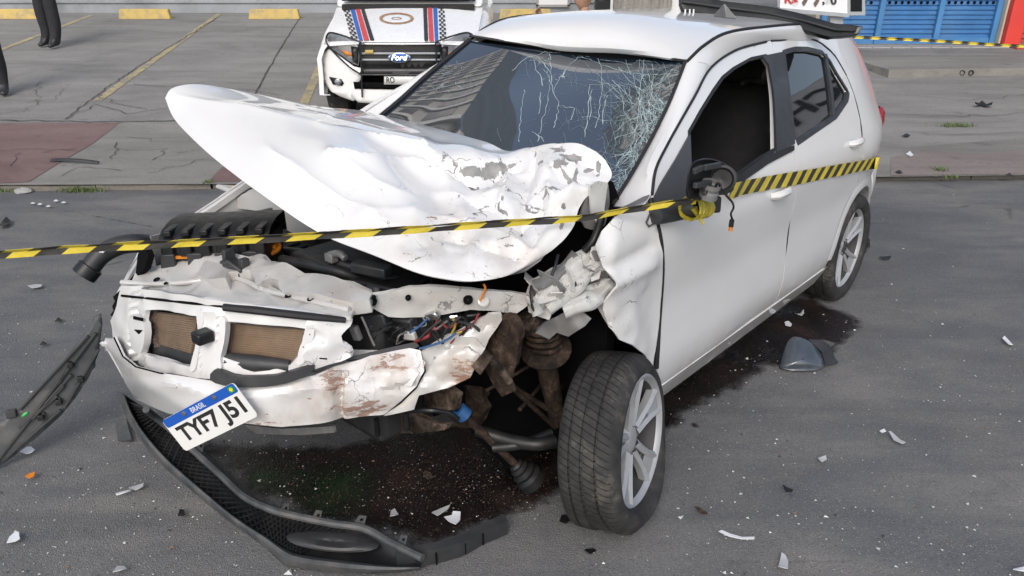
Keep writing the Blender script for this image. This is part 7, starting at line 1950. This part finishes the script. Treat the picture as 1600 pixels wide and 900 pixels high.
def shard(px, py, outline, mat, label, name='paint_flake', h=.008, fn=None, curl=.012, cat='shard'):
    p = G(px, py, .006) if py > 300 else GL(px, py, .006)
    t = tag(None, None) if False else None
    pts = [(G(px+x, py+y, .006) if py > 300 else GL(px+x, py+y, .006))-p for x, y in outline]
    vs, fs = cdt([(q.x, q.y) for q in pts], (), .05)
    L = max((q.length for q in pts)); m = MB(); m.add([Vector((x, y, h+curl*((x*x+y*y)/(L*L))+.004*nz((x*20, y*20, px), 1))) for x, y in vs], fs)
    o = m.build(name, mat, None, thick=.003, loc=p); return tag(o, label, cat)
shard(22, 845, [(-10, 8), (-6, -2), (2, -8), (9, -9), (11, 4), (3, 5)], M['flake'], 'torn white flake alone at the bottom left of the road')
shard(46, 709, [(-13, 2), (-3, -5), (4, -6), (10, -1), (4, 3), (-4, 3)], M['flake'], 'white flake on the road right below the leaning grey trim')
shard(194, 773, [(-12, 4), (10, -3), (12, 0), (-10, 7)], M['flake'], 'narrow white sliver beside a clear plastic strip at the left')
shard(213, 765, [(-11, 2), (0, -3), (13, -4), (12, 1), (0, 4)], M['flakegrey'], 'clear plastic strip touching the narrow white sliver at the left')
shard(50, 748, [(-9, 2), (-2, -3), (8, -4), (4, 2), (-4, 4)], M['orange'], 'small orange plastic shard on the road at the left', 'lens_shard')
shard(1149, 842, [(-27, -5), (-22, -8), (-8, -5), (10, 0), (29, 4), (28, 7), (8, 3), (-10, -1)], M['flake'], 'long white strip lying right of the front wheel')
shard(1400, 690, [(-13, -10), (-9, -10), (6, 0), (14, 6), (9, 8), (-4, 0)], M['flakegrey'], 'pale grey strip on the open road at the right, longest there')
shard(1377, 678, [(-4, -1), (3, -2), (6, 2), (0, 2)], M['flake'], 'tiny white chip at the upper end of the pale grey strip')
shard(1222, 883, [(-7, 8), (-4, -4), (-2, -13), (4, -10), (9, -2), (8, 11)], M['flakegrey'], 'pale shard with a ragged edge at the bottom right of the road')
shard(1284, 722, [(-7, -2), (5, -4), (7, 0), (-1, 5)], M['flakegrey'], 'small pale grey chip below the mirror cover')
shard(1096, 803, [(-11, -5), (-5, -6), (9, 3), (8, 7), (-2, 2)], M['mud'], 'beige strip just above the long white strip')
shard(1063, 813, [(-4, 0), (0, -2), (4, -1), (0, 2)], M['flake'], 'little white chip between the front wheel and the beige strip')
shard(1573, 537, [(-8, -5), (-5, -7), (7, 3), (8, 6), (2, 5)], M['flake'], 'white strip on the road at the far right')
shard(615, 805, [(-5, 8), (-4, -3), (2, -6), (8, 4)], M['flakegrey'], 'white triangular piece inside the torn grille, left one')
shard(690, 802, [(-15, 4), (-2, -4), (14, -7), (10, -2), (-6, 8)], M['flakegrey'], 'slim white piece inside the torn grille, middle one')
shard(710, 815, [(-16, -1), (-4, -6), (-2, -10), (10, -9), (9, 2), (2, 10), (-8, 4)], M['flake'], 'white crescent piece inside the torn grille, right one')
shard(670, 746, [(-9, -2), (-6, -5), (3, -4), (5, 0), (13, 2), (11, 4), (-4, 4)], M['mud'], 'cream plastic clip in the dark fluid under the bumper', 'plastic_clip')
shard(1231, 510, [(-6, -3), (0, -4), (6, 0), (4, 4), (-4, 2)], M['flake'], 'white chip in the dark stain above the mirror cover')
shard(1250, 492, [(-6, 2), (0, 0), (5, -4), (6, 0), (2, 4)], M['flakegrey'], 'grey torn chip beside the rear wheel in the stain')
shard(188, 893, [(-10, 6), (-4, -4), (6, -5), (12, 2)], M['flakegrey'], 'pale chip cut by the bottom picture edge at the left')
shard(1592, 894, [(-12, 3), (-8, -2), (10, -3), (12, 4)], M['flake'], 'white chip in the bottom right corner of the picture')
shard(55, 450, [(-11, 0), (0, -3), (12, -2), (10, 2), (-4, 3)], M['flakegrey'], 'pale chip on the road below the tape at the left')
for k, (x, y, lb) in enumerate(((52, 320, 'leftmost white chip of the row near the kerb'), (88, 316, 'white chip of the row near the kerb, nearest to the kerb'), (76, 325, 'white chip of the row near the kerb, farthest from the kerb'), (100, 319, 'rightmost white chip of the row near the kerb'), (63, 322, 'second white chip from the left in the row near the kerb'))):
    tag(shard(x, y, [(-4, 0), (0, -1.5), (4, -1), (2, 1.5)], M['flake'], lb), group='white chips near the kerb')
shard(285, 806, [(-6, 4), (-3, -5), (4, -5), (5, 3), (0, 7)], M['black'], 'black plastic crumb left of the torn grille', 'plastic_crumb')
shard(922, 866, [(-9, 0), (-4, -4), (6, -3), (9, 1), (0, 4)], M['black'], 'black plastic crumb in front of the burst wheel', 'plastic_crumb')
shard(882, 817, [(-8, 4), (-5, -6), (4, -6), (8, 2), (2, 6)], M['black'], 'black crumb at the left foot of the burst wheel', 'plastic_crumb')
shard(1383, 405, [(-10, 0), (-3, -2), (9, -1), (7, 2), (-4, 2)], M['black'], 'small black sliver right of the rear wheel', 'plastic_sliver')
shard(1230, 769, [(-8, -5), (0, -3), (8, 1), (6, 5), (-2, 2)], M['black'], 'black sliver on the road below the pale grey chip', 'plastic_sliver')
shard(92, 503, [(-6, 2), (0, -3), (6, -1), (3, 3)], M['black'], 'black crumb left of the leaning trim, upper', 'plastic_crumb')
shard(68, 540, [(-5, 1), (0, -3), (6, -1), (2, 3)], M['black'], 'black crumb left of the leaning trim, lower', 'plastic_crumb')
shard(6, 353, [(-8, 4), (-2, -3), (6, -7), (12, -4), (8, 2), (0, 5)], M['black'], 'dark crumpled scrap on the road at the left edge', 'scrap', curl=.03)
shard(1535, 166, [(-14, 2), (-8, -2), (-2, -4), (6, -1), (15, -1), (13, 3), (5, 3), (-2, 0), (-8, 3)], M['black'], 'dark rubber scrap on the parking lot at the right', 'scrap', curl=.05)
shard(1419, 243, [(-4, -1), (2, -4), (8, 0), (4, 3)], M['flake'], 'white chip on the pavement right of the car tail')
shard(1415, 213, [(-7, 1), (0, -2), (7, 0), (2, 2)], M['black'], 'dark chip on the pavement right of the tail lamp', 'plastic_chip')
shard(1405, 271, [(-7, 0), (0, -2), (5, 1), (0, 2)], M['black'], 'dark chip at the kerb right of the car', 'plastic_chip')
shard(1576, 275, [(-5, 1), (0, -2), (5, 0), (2, 2)], M['black'], 'dark chip at the kerb by the right picture edge', 'plastic_chip')
pa, pb = GL(80, 250, .02), GL(154, 254, .02)
ds = thing('plastic_strip', 'dark plastic strip lying on the red and grey pavement', 'strip', (pa+pb)/2)
m = MB(); n = 12; rows = []
for k in range(n+1):
    p = pa.lerp(pb, k/n)-ds.location; w = .025*(1-.35*(k/n)); z = .006+.012*sin(pi*k/n)
    rows.append([p+Vector((0, -w, z-.012)), p+Vector((0, -w*.6, z)), p+Vector((0, w*.6, z+.006)), p+Vector((0, w, z-.008))])
m.grid(rows); m.build('strip_body', M['darkgrey'], ds, thick=.006); m = MB(); m.bar(pa.lerp(pb, .1)-ds.location+Vector((0, 0, .012)), pa.lerp(pb, .9)-ds.location+Vector((0, 0, .012)), .008, .01); m.build('strip_rib', M['black'], ds, smooth=False)
st_ = G(37, 301); m = MB(); bm_ = bmesh.new(); bmesh.ops.create_icosphere(bm_, subdivisions=2, radius=1)
m.add([Vector((v.co.x*.075, v.co.y*.045, max(-.01, v.co.z*.035)))*(1+.3*nz(v.co, 2.2)) for v in bm_.verts], [[v.index for v in f.verts] for f in bm_.faces]); bm_.free()
tag(m.build('stone', M['paleconc'], None, smooth=False, loc=st_+Vector((0, 0, .01))), 'pale flat stone against the kerb at the left', 'stone')
def tuft(px, py, w, n, h, label, seed):
    R_ = random.Random(seed); c = GL(px, py) if py < 290 else G(px, py); m = MB()
    for k in range(n):
        b = Vector((R_.gauss(0, w), R_.gauss(0, .025), 0)); a = R_.uniform(0, 6.28); L = h*R_.uniform(.5, 1.2); lean = R_.uniform(.2, 1.1)
        t = Vector((cos(a)*lean, sin(a)*lean, 1)).normalized(); s = Vector((-sin(a), cos(a), 0))*.0035
        mid = b+t*L*.55; tip = b+t*L+Vector((cos(a), sin(a), -.4))*L*.25
        m.add([b-s, b+s, mid+s*.8, mid-s*.8, tip], [(0, 1, 2, 3), (3, 2, 4)])
    o = m.build('grass_tuft', M['grass'], None, smooth=False, loc=c); return tag(o, label, 'grass')
tuft(125, 299, .10, 170, .06, 'widest grass tuft in the kerb joint at the left', 1)
tuft(6, 299, .06, 90, .06, 'grass tuft in the kerb joint at the left picture edge', 2)
tuft(325, 286, .02, 40, .05, 'small grass tuft in the kerb by the red tiles beside the bonnet', 3)
tuft(1490, 198, .10, 120, .07, 'grass tuft on the parking lot at the right', 4)
tuft(1467, 267, .03, 60, .06, 'small grass tuft on the pavement right of the car', 5)
tuft(1485, 277, .05, 60, .03, 'low dry grass in the kerb joint right of the car', 6)

# ---------------------------------------------------------------- street opposite: what the glass mirrors
M['tower'] = simple('tower_render', (.50, .48, .44), .85, var=.08, scale=.5); M['towerwin'] = simple('tower_glass', (.05, .055, .06), .15, var=.3, scale=1)
tw = thing('apartment_tower', 'tall grey apartment tower behind the parking lot, beyond the picture', 'building', (-24.5, 30, 0))
MB().box((0, 6, 30), (31, 12, 60)).build('wall', M['tower'], tw, smooth=False)
for k in range(18):
    MB().box((0, -.25, 3.2+3.1*k), (31.2, .5, .5)).build('floor_band', M['whitewall'], tw, smooth=False)
    for j in range(9):
        MB().box((-13.6+3.4*j, -.02, 4.8+3.1*k), (2.1, .1, 1.5)).build('window', M['towerwin'], tw, smooth=False)
rt_ = thing('side_shop', 'low shop with a white sign board facing the street, right of the picture', 'building', (15.2, 14, 0))
MB().box((2, 0, 2.4), (4, 20, 5.0)).build('wall', M['greywall'], rt_, smooth=False)
MB().box((-.06, -1.5, 4.2), (.1, 4.2, 1.3)).build('sign_board', M['signwhite'], rt_, smooth=False)
tm = text_mb('ECH', .75, 2.2, .01, .02); xf(tm, Matrix.Translation((-.13, -1.5, 4.2)) @ Matrix.Rotation(-pi/2, 4, 'Z') @ Matrix.Rotation(pi/2, 4, 'X')).build('lettering', M['signblack'], rt_, smooth=False)
for y in (-7, -3.4, 2.6, 6): MB().box((-.04, y, 1.3), (.1, 2.4, 2.4)).build('shutter', M['paleconc'], rt_, smooth=False)
MB().box((-.8, 4.5, 2.75), (1.6, 6, .12)).build('awning', M['signgrey'], rt_, smooth=False)
